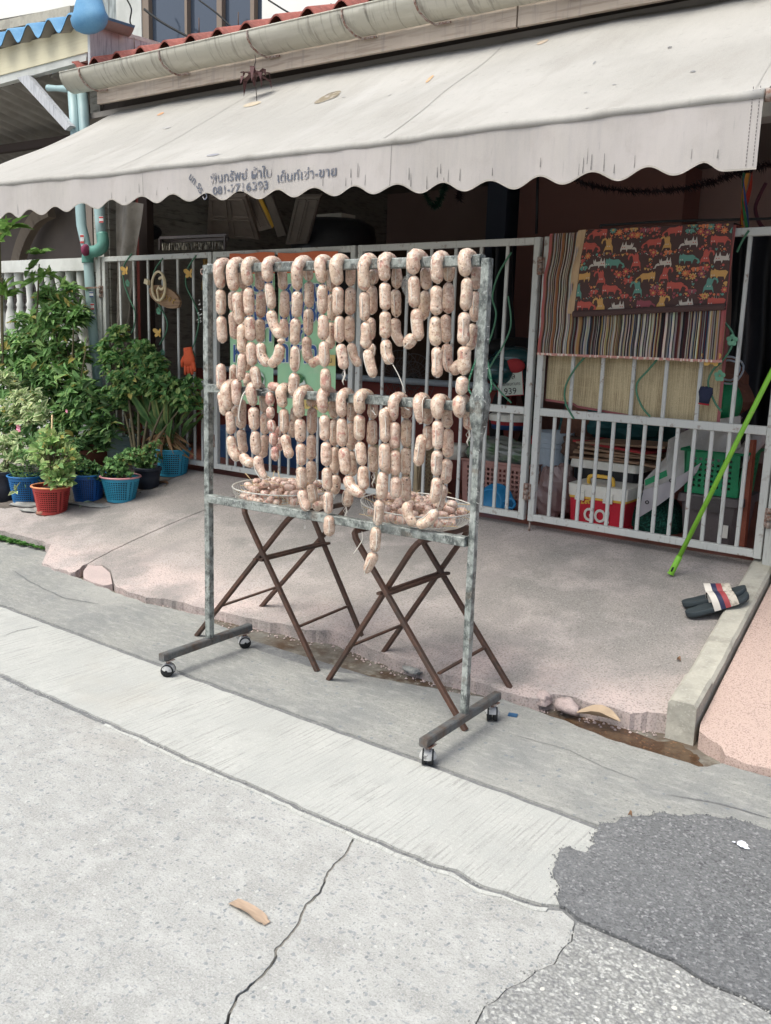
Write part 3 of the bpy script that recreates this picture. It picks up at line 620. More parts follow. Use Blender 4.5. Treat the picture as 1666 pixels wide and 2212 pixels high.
def string(label, bar_, links, group='strings of sausages hung over the rack bars'):
    """links: (crop, side F/R, u1, v1, u2, v2[, kind]) kinds: o over bar, r red, t tapered end, m mid control (u,v)"""
    first = None; parts = []
    for ln in links:
        k, side, u1, v1, u2, v2 = ln[:6]; fl_ = ln[6] if len(ln) > 6 else ''; ctrl = ln[7] if len(ln) > 7 else None
        off = {'F': FO, 'R': RO, 'M': 0.0, 'f': FO-.03, 'r': RO+.03, 'B': .03}[side]; cv = CV(k)
        if 'o' in fl_:
            ap = cv(u1, v1); e = cv(u2, v2); zb = (ZT0 if bar_ == 'T' else ZM0)
            A = kpx(ap[0], ap[1]+10, .002); E_ = kpx(*e, FO)
            top = A.copy(); top.z = max(A.z, zb+.022)
            mid = top.lerp(E_, .42)-KN*.026+Vector((0, 0, .020)); rear = top+KN*.034+Vector((0, 0, -.022))
            pts = [rear, top, mid, E_]
        else:
            a = kpx(*cv(u1, v1), off); c_ = kpx(*cv(u2, v2), off)
            pts = [a, c_]
            if ctrl: pts = [a, kpx(*cv(*ctrl), off), c_]
        parts.append((pts, fl_, side))
    root = thing('sausage_string', label, 'sausage string', parts[0][0][0], group)
    tw = MB()
    prev = None
    for i, (pts, fl_, side) in enumerate(parts):
        wd = .0405 if side in 'Ff' else .039
        if 'o' in fl_: wd = .0435
        if 'r' in fl_: wd = .034
        if 's' in fl_: wd *= .85
        global WL; WL += 1.37
        b = link_mesh(pts, wd, WL, red=1 if 'r' in fl_ else 0, taper=.55 if 't' in fl_ else 0)
        b.build('sausage', 'meat', root)
        a, z = pts[0], pts[-1]
        ax = (z-a); L = ax.length
        if 'n' not in fl_:
            n_ = ax.cross(KN).normalized(); ph = nz(WL*5.3)*2.2
            # twine runs along one side of each link
            q = []
            for j in range(9):
                t = j/8; r = wd/2*1.03*math.sqrt(max(.02, 1-abs(2*t-1)**3.0)); ang = ph+.25*math.sin(t*3)
                base = a.lerp(z, t)
                if len(pts) > 2: base = spline(pts, 8)[int(t*(len(pts)-1)*8)]
                q.append(base+(n_*math.sin(ang)-KN*math.cos(ang))*r)
            if rnd.random() < .66: tw.tube(q, .0015, 5)
            # ring at the neck
            tw.tube([z+(n_*math.cos(x)+KN*math.sin(x))*.0055 for x in [k*math.pi/4 for k in range(8)]], .0012, 4, closed=True)
        prev = z
    end = parts[-1][0][-1]
    if parts[-1][1].find('e') >= 0 or 't' in parts[-1][1]:
        q = [end, end+Vector((.004, 0, -.02)), end+Vector((-.004, -.004, -.042)), end+Vector((-.001, 0, -.055))]
        tw.tube(q, [.003, .004, .003, .001], 5)
        tw.tube([end, end+Vector((-.012, 0, -.018)), end+Vector((.008, 0, -.04))], .0012, 4)
    tw.build('twine', 'twine', root)
    return root
A, B, C, D, E_ = 'A', 'B', 'C', 'D', 'E'
T = []
string('long string on the top bar touching the left post, with a bare twine gap', 'T', [(A,'F',155,178,115,472,'o'),(A,'F',105,475,112,765),(A,'F',115,772,130,1072),(A,'F',110,1300,118,1592),(C,'F',115,160,150,425),(A,'R',240,500,250,720,'s'),(A,'R',240,725,265,1030),(A,'R',255,1310,250,1520),(A,'R',405,1400,410,1560)])
string('second string from the left on the top bar, curving to reach the middle bar', 'T', [(A,'F',295,185,265,500,'o'),(A,'F',293,505,320,862),(A,'F',345,862,345,1180),(A,'F',350,1182,322,1485),(C,'F',288,28,292,320),(C,'R',285,325,265,440)])
string('third string from the left on the top bar, its lowest link splayed', 'T', [(A,'F',460,165,420,440,'o'),(A,'F',420,455,430,770),(A,'F',435,775,450,1050),(A,'F',450,1060,465,1325),(A,'F',478,1328,520,1580,''),(A,'R',360,250,365,480),(A,'R',358,485,372,780,'s'),(A,'R',372,800,400,1050,'s'),(A,'R',405,1080,400,1380)])
string('fourth string from the left on the top bar, kinked at its end', 'T', [(A,'F',700,150,640,400,'o'),(A,'F',632,403,672,700),(A,'F',665,708,790,1015,'',(700,880)),(A,'F',775,1015,775,1085,'sn'),(A,'R',790,255,800,485),(A,'R',815,490,812,795),(A,'R',805,800,825,1015)])
string('string behind the third on the top bar, looped into a V at its bottom', 'T', [(A,'R',535,225,545,488),(A,'R',560,498,552,795),(A,'R',545,800,545,1066),(A,'F',553,1070,640,1322,'',(565,1215)),(A,'F',650,1322,768,1085,'',(745,1230))])
string('fifth string from the left on the top bar, long and reaching past the middle bar', 'T', [(A,'F',1040,150,960,490,'o'),(A,'F',955,495,943,790),(A,'F',943,795,928,1095),(A,'F',933,1100,930,1395),(A,'F',928,1400,910,1660),(A,'R',1085,270,1087,385,'s')])
string('greyish string hanging behind the fifth, joined by a U of two links to its neighbour', 'T', [(A,'R',1085,200,1087,383),(A,'R',1090,388,1090,683),(A,'R',1085,690,1080,990),(A,'R',1065,1000,1108,1290,'',(1062,1180)),(A,'B',1095,1315,1245,1240,'')])
string('sixth string from the left on the top bar, six links down to the middle bar', 'T', [(A,'F',1262,130,1240,410,'o'),(A,'F',1235,420,1235,755),(A,'F',1240,760,1240,1040),(A,'F',1252,1050,1260,1340),(A,'F',1265,1350,1272,1600),(A,'R',1318,255,1345,510),(A,'R',1350,520,1340,830),(A,'R',1345,840,1320,1140)])
string('seventh string from the left on the top bar, ending in a short tail of twine', 'T', [(A,'F',1450,148,1405,435,'o'),(A,'F',1410,445,1405,765),(A,'F',1425,770,1425,1070),(A,'F',1430,1080,1478,1365,'e')])
string('string hanging behind the seventh, its lowest link slanting right', 'T', [(A,'R',1548,190,1540,445),(A,'R',1545,455,1537,765),(A,'R',1530,770,1535,1065),(A,'R',1550,1070,1650,1325,'',(1580,1220))])
string('eighth string from the left on the top bar, with a twisted casing tail', 'T', [(B,'F',200,120,150,495,'o'),(B,'F',143,505,148,830),(B,'F',155,835,155,1135),(B,'F',170,1140,248,1455,'e'),(B,'R',250,250,235,425),(B,'R',225,430,228,755),(B,'R',212,790,205,1040),(B,'R',238,1080,215,1230,'s')])
string('ninth string from the left on the top bar, loose white thread below its last link', 'T', [(B,'F',415,90,380,390,'o'),(B,'F',370,400,380,710),(B,'F',375,718,380,1025),(B,'F',385,1030,445,1300,'',(390,1190)),(B,'R',500,225,500,470),(B,'R',487,475,500,785),(B,'R',480,795,570,1100,'',(500,980)),(B,'F',585,1105,700,985,'',(630,1075))])
string('tenth string from the left on the top bar, split short end with long casing tail', 'T', [(B,'F',760,60,690,315,'o'),(B,'F',690,325,700,685),(B,'F',715,690,750,1045,'e'),(B,'R',825,225,830,485),(B,'R',815,490,792,820)])
string('eleventh string from the left on the top bar, four front links and a knotted tail', 'T', [(B,'F',1000,105,960,415,'o'),(B,'F',938,435,935,765),(B,'F',935,775,942,1105),(B,'F',950,1110,955,1455,'e'),(B,'R',1085,190,1080,395),(B,'R',1072,400,1070,745),(B,'R',1053,755,1058,1070),(B,'R',1055,1075,1090,1395,'',(1060,1250)),(B,'B',1110,1415,1215,1270,'')])
string('last string on the top bar, nearest the right post, longest of the right side', 'T', [(B,'F',1305,55,1268,340,'o'),(B,'F',1282,345,1258,715),(B,'F',1258,728,1245,1095),(B,'F',1250,1100,1245,1425),(B,'F',1235,1435,1215,1650),(B,'R',1388,205,1370,480),(B,'R',1368,500,1360,835),(B,'R',1345,855,1310,1150)])
# ---- middle bar
string('first string on the middle bar beside the left post', 'M', [(C,'F',225,95,200,370,'o'),(C,'F',203,378,222,640),(C,'F',222,648,305,930,'e',(240,800)),(C,'R',345,250,332,575),(C,'R',335,583,368,850)])
string('second string on the middle bar, linked sideways, dangling into the left basket', 'M', [(C,'F',515,85,475,325,'o'),(C,'F',475,333,485,595),(C,'F',492,600,505,865),(C,'F',515,870,612,1135,'t',(545,1010)),(C,'F',345,850,480,960,'',(390,930)),(C,'R',590,180,600,400,''),(C,'R',600,400,600,640),(C,'R',605,640,570,895)])
string('short string of small reddish balls on the middle bar', 'M', [(C,'F',640,105,760,118,'rn'),(C,'F',660,168,660,325,'r'),(C,'F',655,328,658,470,'r'),(C,'F',665,475,690,612,'r'),(C,'F',690,615,695,765,'r'),(C,'F',715,768,718,930,'r'),(C,'R',745,550,760,655,'r'),(C,'R',762,660,768,820,'r')])
string('string on the middle bar just right of the reddish balls', 'M', [(C,'F',840,105,805,345,'o'),(C,'F',805,350,812,630),(C,'F',820,635,885,900,'e',(845,790)),(C,'R',940,330,925,500,'s'),(C,'R',925,480,905,670)])
string('seven link string on the middle bar that touches the shelf bar left of centre', 'M', [(C,'F',1045,125,985,455,'o'),(C,'F',985,460,992,730),(C,'F',1000,735,1005,985),(C,'F',1000,990,1003,1240),(C,'F',1010,1245,1080,1480,'',(1030,1380)),(C,'R',1115,215,1113,335),(C,'R',1125,340,1120,635),(C,'R',1120,640,1112,920),(C,'R',1115,925,1112,1175),(C,'R',1110,1180,1150,1410)])
string('string on the middle bar hanging past the shelf bar with one link below it', 'M', [(C,'F',1300,148,1250,405,'o'),(C,'F',1258,418,1262,710),(C,'F',1275,718,1280,990),(C,'F',1285,1000,1292,1260),(C,'F',1298,1265,1300,1515),(E_,'F',592,560,588,795,'e'),(C,'R',1362,250,1370,465),(C,'R',1370,470,1370,765),(C,'R',1378,772,1370,1075),(C,'R',1375,1080,1365,1300),(C,'R',1140,1450,1265,1405)])
string('string on the middle bar above the gap between the baskets', 'M', [(C,'F',1505,158,1460,450,'o'),(C,'F',1450,455,1455,775),(C,'F',1470,780,1500,1085),(C,'F',1510,1092,1700,1300,'',(1560,1230)),(C,'R',1580,265,1560,500),(C,'R',1560,505,1557,810),(C,'R',1565,820,1575,1100),(E_,'R',805,265,775,465,'e')])
string('eighth string on the middle bar, its rear half knotted with white twine', 'M', [(D,'F',160,155,100,410,'o'),(D,'F',90,418,90,710),(D,'F',95,715,128,985),(D,'F',140,985,155,1250),(D,'R',235,275,235,470),(D,'R',230,475,228,760),(D,'R',232,765,250,1062,'e')])
string('longest string on the middle bar, tied with twine, ending far below the shelf', 'M', [(D,'f',362,352,375,730,'s'),(D,'f',368,735,368,1045),(D,'f',350,1050,335,1350),(D,'f',312,1360,290,1645),(E_,'f',1112,690,1095,968),(E_,'f',1092,972,990,1200,'t'),(D,'M',405,320,400,700,'s'),(D,'M',402,740,400,1080,'s')])
string('tenth string on the middle bar, looped into a U over the right basket', 'M', [(D,'F',540,195,470,485,'o'),(D,'F',485,500,482,800),(D,'F',482,810,485,1095),(D,'F',485,1100,478,1345,'e'),(D,'R',615,280,615,465),(D,'R',617,470,612,780),(D,'R',605,785,600,1090),(D,'R',602,1095,610,1380),(D,'F',612,1385,700,1645,'',(630,1530)),(D,'F',725,1650,945,1480,'',(850,1600))])
string('string on the middle bar with a pinched pear-shaped top link', 'M', [(D,'F',785,190,768,520,'ot'),(D,'F',785,640,735,985,'e'),(D,'R',845,300,848,530),(D,'R',842,540,850,810)])
string('string on the middle bar second from the right post, overlapping its own rear half', 'M', [(D,'F',1010,210,965,470,'o'),(D,'F',957,480,955,805),(D,'F',962,815,952,1100),(D,'F',945,1110,905,1400),(D,'R',1060,330,1063,570),(D,'R',1065,575,1063,895),(D,'R',1058,905,1045,1185),(D,'R',1030,1195,955,1480)])
string('short single-link string nearest the right post on the middle bar', 'M', [(D,'F',1250,220,1205,455,'oe'),(D,'R',1305,370,1303,590,'e')])
# loose threads
def thread(label, pts, r=.0016, m='twine'):
    b = MB(); P = spline([kpx(x, y, o) for x, y, o in pts], 8); b.tube(P, r, 6)
    return tag(b.build('loose_thread', m), label, 'thread')
thread('long white thread dangling between the top and middle bars right of centre', [(849, 788, -.04), (862, 812, -.03), (872, 838, -.02), (876, 848, .0)], .0018)
thread('white thread curling down from the middle bar left of the second string', [(542, 836, -.03), (527, 850, -.045), (519, 875, -.05), (516, 900, -.045), (519, 911, -.04)], .003)
thread('white thread hanging below the shelf bar near the middle of the rack', [(782, 1148, .0), (783, 1165, .0), (775, 1180, .0), (764, 1196, .0)], .0018)

# ================================================================== FOLDING STANDS
def stand(name, label, F, Bk, topL, topR, zc):
    """F: front feet (left,right); Bk: back feet; topL/topR: x of the rails"""
    root = thing(name, label, 'folding stand', (F[0]+F[1])/2, 'rusty folding stands under the baskets')
    yf = (F[0].y+F[1].y)/2; yb = (Bk[0].y+Bk[1].y)/2; zt = .648
    def frame(foot_f, foot_b, xt, dy):
        b = MB(); tf = Vector((xt, yf+dy, zt)); tb = Vector((xt, yb+dy, zt))
        def leg(ft, top, sgn):
            d = (top-ft).normalized(); a = top-d*.06; q = [ft, a]
            c1 = top+Vector((0, sgn*.035, 0)); return q, c1, a
        qf, cf, af = leg(foot_f+Vector((0, 0, 0)), tf, 1); qb, cb, ab = leg(foot_b, tb, -1)
        path = [qf[0], af]+[af.lerp(tf, t).lerp(tf.lerp(cf, t), t) for t in (.3, .6, .85)]+[cf]
        for p0, p1 in zip(path, path[1:]): b.beam(p0, p1+(p1-p0).normalized()*.003, .019, .027 if 0 else .022, up=(0, 1, 0.01), bev=.003)
        l = b.build('leg', 'rust', root)
        b = MB(); path = [qb[0], ab]+[ab.lerp(tb, t).lerp(tb.lerp(cb, t), t) for t in (.3, .6, .85)]+[cb]
        for p0, p1 in zip(path, path[1:]): b.beam(p0, p1+(p1-p0).normalized()*.003, .019, .022, up=(0, 1, 0.01), bev=.003)
        b.build('leg', 'rust', root)
        b = MB(); b.beam(cf, cb, .020, .020, bev=.003); b.build('top_rail', 'rust', root)
        return cf, cb
    frame(F[1], Bk[1], topL, 0.0); frame(F[0], Bk[0], topR, .024)
    def lerpx(ft, xt, z): t = z/zt; return ft.x+(xt-ft.x)*t
    b = MB()
    for dz, dx in ((.0, -.018), (.004, .018)):
        x0 = (lerpx(F[1], topL, zc)+lerpx(F[0], topR, zc))/2+dx
        b.beam((x0, yf-.02, zc+dz), (x0, yb+.03, zc+dz), .020, .011, bev=.002)
    b.build('cross_brace', 'rust', root)
    for (f, k, xt, z) in ((F[1], Bk[1], topL, .17), (F[0], Bk[0], topR, .17)):
        b = MB(); b.beam((lerpx(f, xt, z), yf+.012, z), (lerpx(k, xt, z), yb-.01, z), .016, .008, bev=.002); b.build('stretcher', 'rust', root)
    return root
stand('folding_stand', 'rusty folding stand with crossed legs under the left basket', (onZ(425, 1373), onZ(686, 1450)), (onZ(552, 1325), onZ(790, 1395)), -2.80, -2.53, .432)
stand('folding_stand', 'rusty folding stand with crossed legs under the right basket', (onZ(710, 1468), onZ(1006, 1578)), (onZ(822, 1418), onZ(1112, 1502)), -2.14, -1.85, .432)

# ================================================================== WIRE BASKETS + SKEWERS
def basket(label, C0, R, zr, tilt):
    zb = .663; root = thing('wire_basket', label, 'wire basket', (C0.x, C0.y, zb), 'white wire baskets on the folding stands')
    Rm = Matrix.Rotation(tilt, 3, 'Y'); o = Vector((C0.x, C0.y, zb))
    def pt(r, z, a): return o+Rm @ Vector((r*math.cos(a), r*math.sin(a), z))
    hgt = zr-zb
    for z, r, rr, nm in ((hgt, R, .0030, 'rim'), (hgt*.0, R*.55, .0022, 'base_ring')):
        b = MB(); b.tube([pt(r, z, 2*math.pi*k/48) for k in range(48)], rr, 6, closed=True); b.build(nm, 'wire', root)
    b = MB()
    for k in range(72):
        a = 2*math.pi*k/72; b.tube([pt(R, hgt, a), pt(R*.985, hgt*.7, a), pt(R*.86, hgt*.28, a), pt(R*.56, 0, a)], .0011, 4, caps=False)
    for k in range(-9, 10):
        y = k*R*.55/10; x = math.sqrt((R*.55)**2-y*y); b.tube([o+Rm @ Vector((-x, y, 0)), o+Rm @ Vector((x, y, 0))], .001, 4, caps=False)
    b.tube([pt(R*.94, hgt*.45, 2*math.pi*k/48) for k in range(48)], .0014, 4, closed=True)
    b.build('wire_mesh', 'wire', root)
    return o, Rm, hgt
bL = onZ(617, 1051, .745); bR = onZ(901, 1089, .745)
BASK = [basket('white wire basket of skewered sausages on the left stand', bL, .228, .745, 0.0), basket('white wire basket of skewered sausages on the right stand, slightly tilted', bR, .228, .745, .05)]
rs = random.Random(42)
mini = []
for v in range(5):
    b = MB(); L = .046*(1+.12*rs.uniform(-1, 1)); WL += 3.1
    pts = [Vector((0, 0, 0)), Vector((L/2, .003*rs.uniform(-1, 1), .002)), Vector((L, 0, 0))]
    m = link_mesh(pts, .031*(1+.08*rs.uniform(-1, 1)), WL); g = rs.uniform(.9, 1.1); m.c = [(.74*g, .52*g, .43*g)]*len(m.v)
    me_o = m.build('sausage', 'meat'); mini.append(me_o.data); bpy.data.objects.remove(me_o)
for bi, (o, Rm, hgt) in enumerate(BASK):
    side = 'left' if bi == 0 else 'right'; n = 40
    for k in range(n):
        a = 2.399*k+rs.uniform(-.3, .3); layer = 0 if k < 16 else 1 if k < 31 else 2
        r = (.04+.14*math.sqrt((k+.5)/16)) if layer == 0 else .15*math.sqrt((k-15.5)/15)+.01 if layer == 1 else .11*math.sqrt((k-30.5)/9)
        da = rs.uniform(0, 6.28); slope = rs.uniform(-.08, .12); cnt = rs.choice((2, 3, 3))
        ctr = Vector((r*math.cos(a), r*math.sin(a), (.026, .060, .092)[layer]+(.014 if r > .12 and layer < 2 else 0)+rs.uniform(0, .006)))
        d = Vector((math.cos(da), math.sin(da), slope)).normalized(); Ls = .047*cnt
        # keep within basket
        st = ctr-d*Ls/2; en = ctr+d*Ls/2
        mx = max(Vector((st.x, st.y)).length, Vector((en.x, en.y)).length)
        if mx > .205: sc_ = .205/mx; ctr.x *= sc_*.92; ctr.y *= sc_*.92; st = ctr-d*Ls/2
        where = ('outer ' if Vector((ctr.x, ctr.y)).length > .13 else 'inner ')+['back right', 'back', 'back left', 'left', 'front left', 'front', 'front right', 'right'][int(((math.degrees(math.atan2(ctr.y, ctr.x)))%360)/45+.0)%8] if Vector((ctr.x, ctr.y)).length > .06 else 'centre'
        root = thing('sausage_skewer', f"{['', '', 'two', 'three'][cnt]}-sausage skewer in the {['bottom', 'middle', 'top'][layer]} layer at the {where} of the {side} wire basket", 'skewer', o+Rm @ ctr, f'skewers heaped in the {side} wire basket')
        q = d.to_track_quat('X', 'Z').to_matrix()
        for j in range(cnt):
            ob = bpy.data.objects.new('sausage', mini[(k+j) % 5]); COL.objects.link(ob); ob.parent = root
            ob.matrix_local = Matrix.Translation(Rm @ (st-ctr+d*(.047*j+.001*rs.uniform(-1, 1)))) @ (Rm @ q @ Matrix.Rotation(rs.uniform(0, 6.28), 3, 'X')).to_4x4()
        b = MB(); up_t = rs.uniform(0, 1.2) if rs.random() < .3 else 0
        dd = (d+Vector((0, 0, up_t*.5))).normalized(); p0 = o+Rm @ (st-d*.012); p1 = o+Rm @ (ctr+d*Ls/2); p2 = p1+Rm @ dd*rs.uniform(.05, .10)
        if (p2-o).to_2d().length > .235 and up_t == 0: p2 = p1+Rm @ Vector((-ctr.x, -ctr.y, .02)).normalized()*.04
        b.tube([p0, p1, p2], .0014, 5); b.build('stick', 'bamboo', root)
# a few sticks standing proud, as in the picture
def stick(label, a, c_, zz=None):
    b = MB(); b.tube([a, c_], .0016, 5); return tag(b.build('bamboo_stick', 'bamboo'), label, 'stick')
def bk(px, py, off): return kpx(px, py, off)
for lb, a, c_ in (('upright bamboo stick in the left basket leaning right', (586, 1047), (593, 1017)), ('upright bamboo stick in the left basket leaning left', (607, 1048), (601, 1017)), ('long bamboo stick crossing the left basket diagonally', (560, 1020), (618, 1050)), ('bamboo stick poking over the back left rim of the left basket', (530, 1022), (548, 1042)), ('bamboo stick poking over the back rim of the right basket', (960, 1060), (975, 1066))):
    stick(lb, kpx(*a, .32), kpx(*c_, .34))
# ================================================================== GATE
ZG0, ZGM, ZG1 = .392, 1.013, 1.951
def US(u): return (u-5.46)*.9750+5.46
def leafgate(label, u0, u1, z1=ZG1, open_=0.0):
    u0, u1 = US(u0), US(u1)
    root = thing('gate_leaf', label, 'gate', GP((u0+u1)/2, ZG0), 'grey barred gate leaves')
    t = .038
    def bm_(name, u, za, ub, zb, wd, dp=.03, off=0.0):
        b = MB(); b.beam(GP(u, za, off), GP(ub, zb, off), wd if za != zb else dp, dp if za != zb else wd, up=(0, 0, 1) if za == zb else tuple(GN), bev=.003)
        return b.build(name, 'gate', root)
    for u in (u0+t/2, u1-t/2): bm_('stile', u, ZG0, u, z1, t, .034)
    for z in (ZG0+.02, ZGM, z1-t/2): bm_('rail', u0+t, z, u1-t, z, t if z != ZGM else .042, .034)
    sp = (u1-u0-2*t)
    for k in range(6):
        u = u0+t+sp*(k+1)/7; bm_('bar', u, ZGM+.021, u, z1-t, .020, .014, .002)
    for k in range(13):
        u = u0+t+sp*(k+1)/14; bm_('bar', u, ZG0+.04, u, ZGM-.021, .020, .014, .002)
    return root
LA = leafgate('far left grey gate leaf beside the pale blue pipe, behind the dark green bush', -1.01, .325)
LB = leafgate('grey gate leaf behind the left half of the sausage rack, carrying the market banners', .343, 1.70)
LC = leafgate('grey gate leaf behind the right post of the sausage rack', 1.722, 3.035)
LD = leafgate('right grey gate leaf with the striped rug and cat print cloth over its top rail', 3.060, 4.38)
def hinge(root, u, z):
    u = US(u)
    b = MB()
    for dz in (-.035, .0, .033): b.tube([GP(u, z+dz-.014, -.028), GP(u, z+dz+.014, -.028)], .013, 10)
    b.box((-.022, -.004, -.045), (.022, .004, .045), None, GP(u, z, -.02)); b.build('hinge', 'hinge', root)
hinge(LD, 3.05, 1.80); hinge(LD, 3.05, .56); hinge(LA, -1.02, 1.68); hinge(LB, .335, .60); hinge(LD, 4.40, .60)
b = MB(); b.tube([GP(US(3.07), ZG0, 0), GP(US(3.07), rampz(4.6)-.01, 0)], .006, 6); b.build('drop_bolt', 'hinge', LD)
# frame post on the left (white) and concrete pillar on the right
b = MB(); b.beam(GP(US(-1.055), .30), GP(US(-1.055), 1.95), .06, .05, up=tuple(GN), bev=.004); tag(b.build('gate_post', 'gate'), 'pale metal gate post between the blue pipe and the far left gate leaf', 'post')
pil = thing('gate_pillar', 'weathered pale pillar at the right end of the gate', 'pillar', (-.9, 4.66, .35))
b = MB(); b.box((kx(4.6)+.125, 4.46, .26), (kx(4.6)+.40, 4.74, 3.0)); b.build('shaft', 'kerb', pil)
b = MB(); b.beam(GP(US(4.415), .32), GP(US(4.415), 3.0), .05, .05, up=tuple(GN), bev=.004); b.build('steel_jamb', 'gate', pil)

# ---- striped rug over the leaf
def over_gate(u, s, off, ztop=ZG1+.004, w=.0):
    """s: drop below the rail top at the front (m); negative goes back over"""
    if s < 0: return GP(u, ztop, off+(-s))
    return GP(u, ztop-s, off)
def mute(c): g_ = sum(c)/3; return tuple(v*.72+g_*.22 for v in c)
pal1 = [lin(mute(c)) for c in ((196, 180, 158), (90, 62, 52), (206, 194, 176), (120, 84, 60), (60, 44, 42), (168, 160, 150), (214, 204, 190), (150, 110, 70), (96, 88, 90))]
pal2 = [lin(mute(c)) for c in ((206, 196, 178), (60, 48, 46), (188, 164, 120), (104, 96, 94), (38, 62, 92), (170, 160, 150), (28, 30, 44), (222, 212, 196), (120, 74, 52), (96, 40, 44), (190, 150, 84), (70, 58, 54), (150, 146, 142))]
rr = random.Random(5)
ua = US(3.105); ub = (gpx(1592, 487, -.03)-G0).dot(GD)
top0 = gpx(1183, 498, -.03)
rug = thing('striped_rug', 'multicoloured striped woven rug hanging over the right gate leaf', 'rug', GP(3.6, 1.5))
ZR = gpx(1175, 765, -.03).z; drop = ZG1+.008-ZR
def rugP(u, s, e=0.0):
    um = ua+(ub-ua)*u; k = s*drop
    wv = .010*math.sin(um*17+1.2)*min(1, k*3)+.006*nz(um*9, k*4); sk = .010*nz(k*7, 3.3)*(1-u)*2-.035*(1-u)*s
    if s < 0: return GP(um, ZG1+.010+.004*math.cos(s*20), -s*1.0-.02)
    return GP(um+sk, ZG1+.012-k, -.036-wv-e-.014*min(1, k*8))
b = MB(); us = [0]; x = 0
while x < 1: x += rr.uniform(.003, .0068); us.append(min(1, x))
ss = [-.12, -.05, -.01, .0, .03, .08]+[.14+.86*i/16 for i in range(17)]
for i in range(len(us)-1):
    u = us[i]; p = pal1 if u < .17 else pal2; c = p[i % len(p)] if u < .17 else rr.choice(p)
    if .075 < u < .095: c = lin((160, 116, 84))
    if u < .012 or u > .975: c = lin((170, 104, 98))
    rows = []
    for s_ in ss:
        b.colr = tuple(v*(.85+.3*rr.random()) for v in c); e = .003
        rows.append((b.V(rugP(us[i], s_)), b.V(rugP((us[i]+us[i+1])/2, s_, e)), b.V(rugP(us[i+1], s_))))
    for r0, r1 in zip(rows, rows[1:]): b.F(r0[0], r0[1], r1[1], r1[0]); b.F(r0[1], r0[2], r1[2], r1[1])
b.build('weave', mat('rug_weave', (.5, .5, .5), .95, attr=True, bump=[('noise', 700, .5, .001)]), rug)
b = MB()
for i in range(150):
    u = i/149; p = rugP(u, 1.0, .001); b.colr = lin((190, 140, 130)) if rr.random() < .6 else lin((215, 200, 185)); b.box((-.003, -.002, -.006-.006*rr.random()), (.003, .002, .003), None, p)
b.build('fringe', mat('rug_fringe', (.5, .4, .4), .95, attr=True), rug)
# ---- cat print cloth
cl = thing('cat_print_cloth', 'dark brown cloth printed with coloured cats and flowers, folded over the striped rug', 'cloth', GP(3.85, 1.7))
TL_ = gpx(1268, 493, -.05); ca = (TL_-G0).dot(GD); cb_ = (gpx(1586, 487, -.05)-G0).dot(GD); CH = ZG1+.02-gpx(1255, 680, -.05).z
CW = cb_-ca
def clP(x, y, e=0.0):
    """x 0..CW, y drop metres"""
    t = x/CW; yy = y*(1+(-.10)*t)
    xo = x-.028*(y/CH)*(1-t*1.2)
    wv = .006*math.sin(x*13+y*4)+.004*nz(x*8, y*8)
    edge = .016 if y > CH-.03 else 0
    if y < 0: return GP(ca+x, ZG1+.022, -.02-y*1.0)
    return GP(ca+xo, ZG1+.022-yy, -.056-wv-.016*min(1, y*8)-e-edge*0)
dark = lin((76, 58, 56)); pc = [lin((178, 88, 78)), lin((192, 150, 92)), lin((190, 182, 172)), lin((96, 142, 130)), lin((198, 118, 80)), lin((142, 78, 86))]
b = MB(); b.smooth = True
ys = [-.12, -.04, 0]+[.02+(CH-.02)*i/24 for i in range(25)]
g = [[b.V(clP(CW*i/40, y)) for y in ys] for i in range(41)]
for i in range(40):
    for j in range(len(ys)-1): b.F(g[i][j], g[i+1][j], g[i+1][j+1], g[i][j+1])
# rolled lower fold
b.smooth = True; rg = []
for i in range(41):
    c0 = clP(CW*i/40, CH, .006); rg.append([b.V(c0+GN*(.013*math.cos(a))+Vector((0, 0, .016*math.sin(a)))) for a in [k*math.pi/4 for k in range(8)]])
for a, c in zip(rg, rg[1:]):
    for k in range(8): b.F(a[k], a[(k+1) % 8], c[(k+1) % 8], c[k])
nb = len(b.c)
b.smooth = False
def decal(pts, ci, e=.0012):
    b.cur = 1+ci
    ids = []
    for x, y in pts:
        if x < .004 or x > CW-.004 or y < .004 or y > CH-.004: x = min(max(x, .004), CW-.004); y = min(max(y, .004), CH-.004)
    P = [(min(max(x, .003), CW-.003), min(max(y, .003), CH-.004)) for x, y in pts]
    if max(p[0] for p in P)-min(p[0] for p in P) < .002 or max(p[1] for p in P)-min(p[1] for p in P) < .002: return
    tri = tessellate_polygon([[Vector((x, y, 0)) for x, y in P]])
    ids = [b.V(clP(x, y, e)) for x, y in P]
    for t in tri: b.F(*[ids[i] for i in t])
def ell(x, y, rx, ry, a=0, n=12): return [(x+rx*math.cos(t)*math.cos(a)-ry*math.sin(t)*math.sin(a), y+rx*math.cos(t)*math.sin(a)+ry*math.sin(t)*math.cos(a)) for t in [2*math.pi*k/n for k in range(n)]]
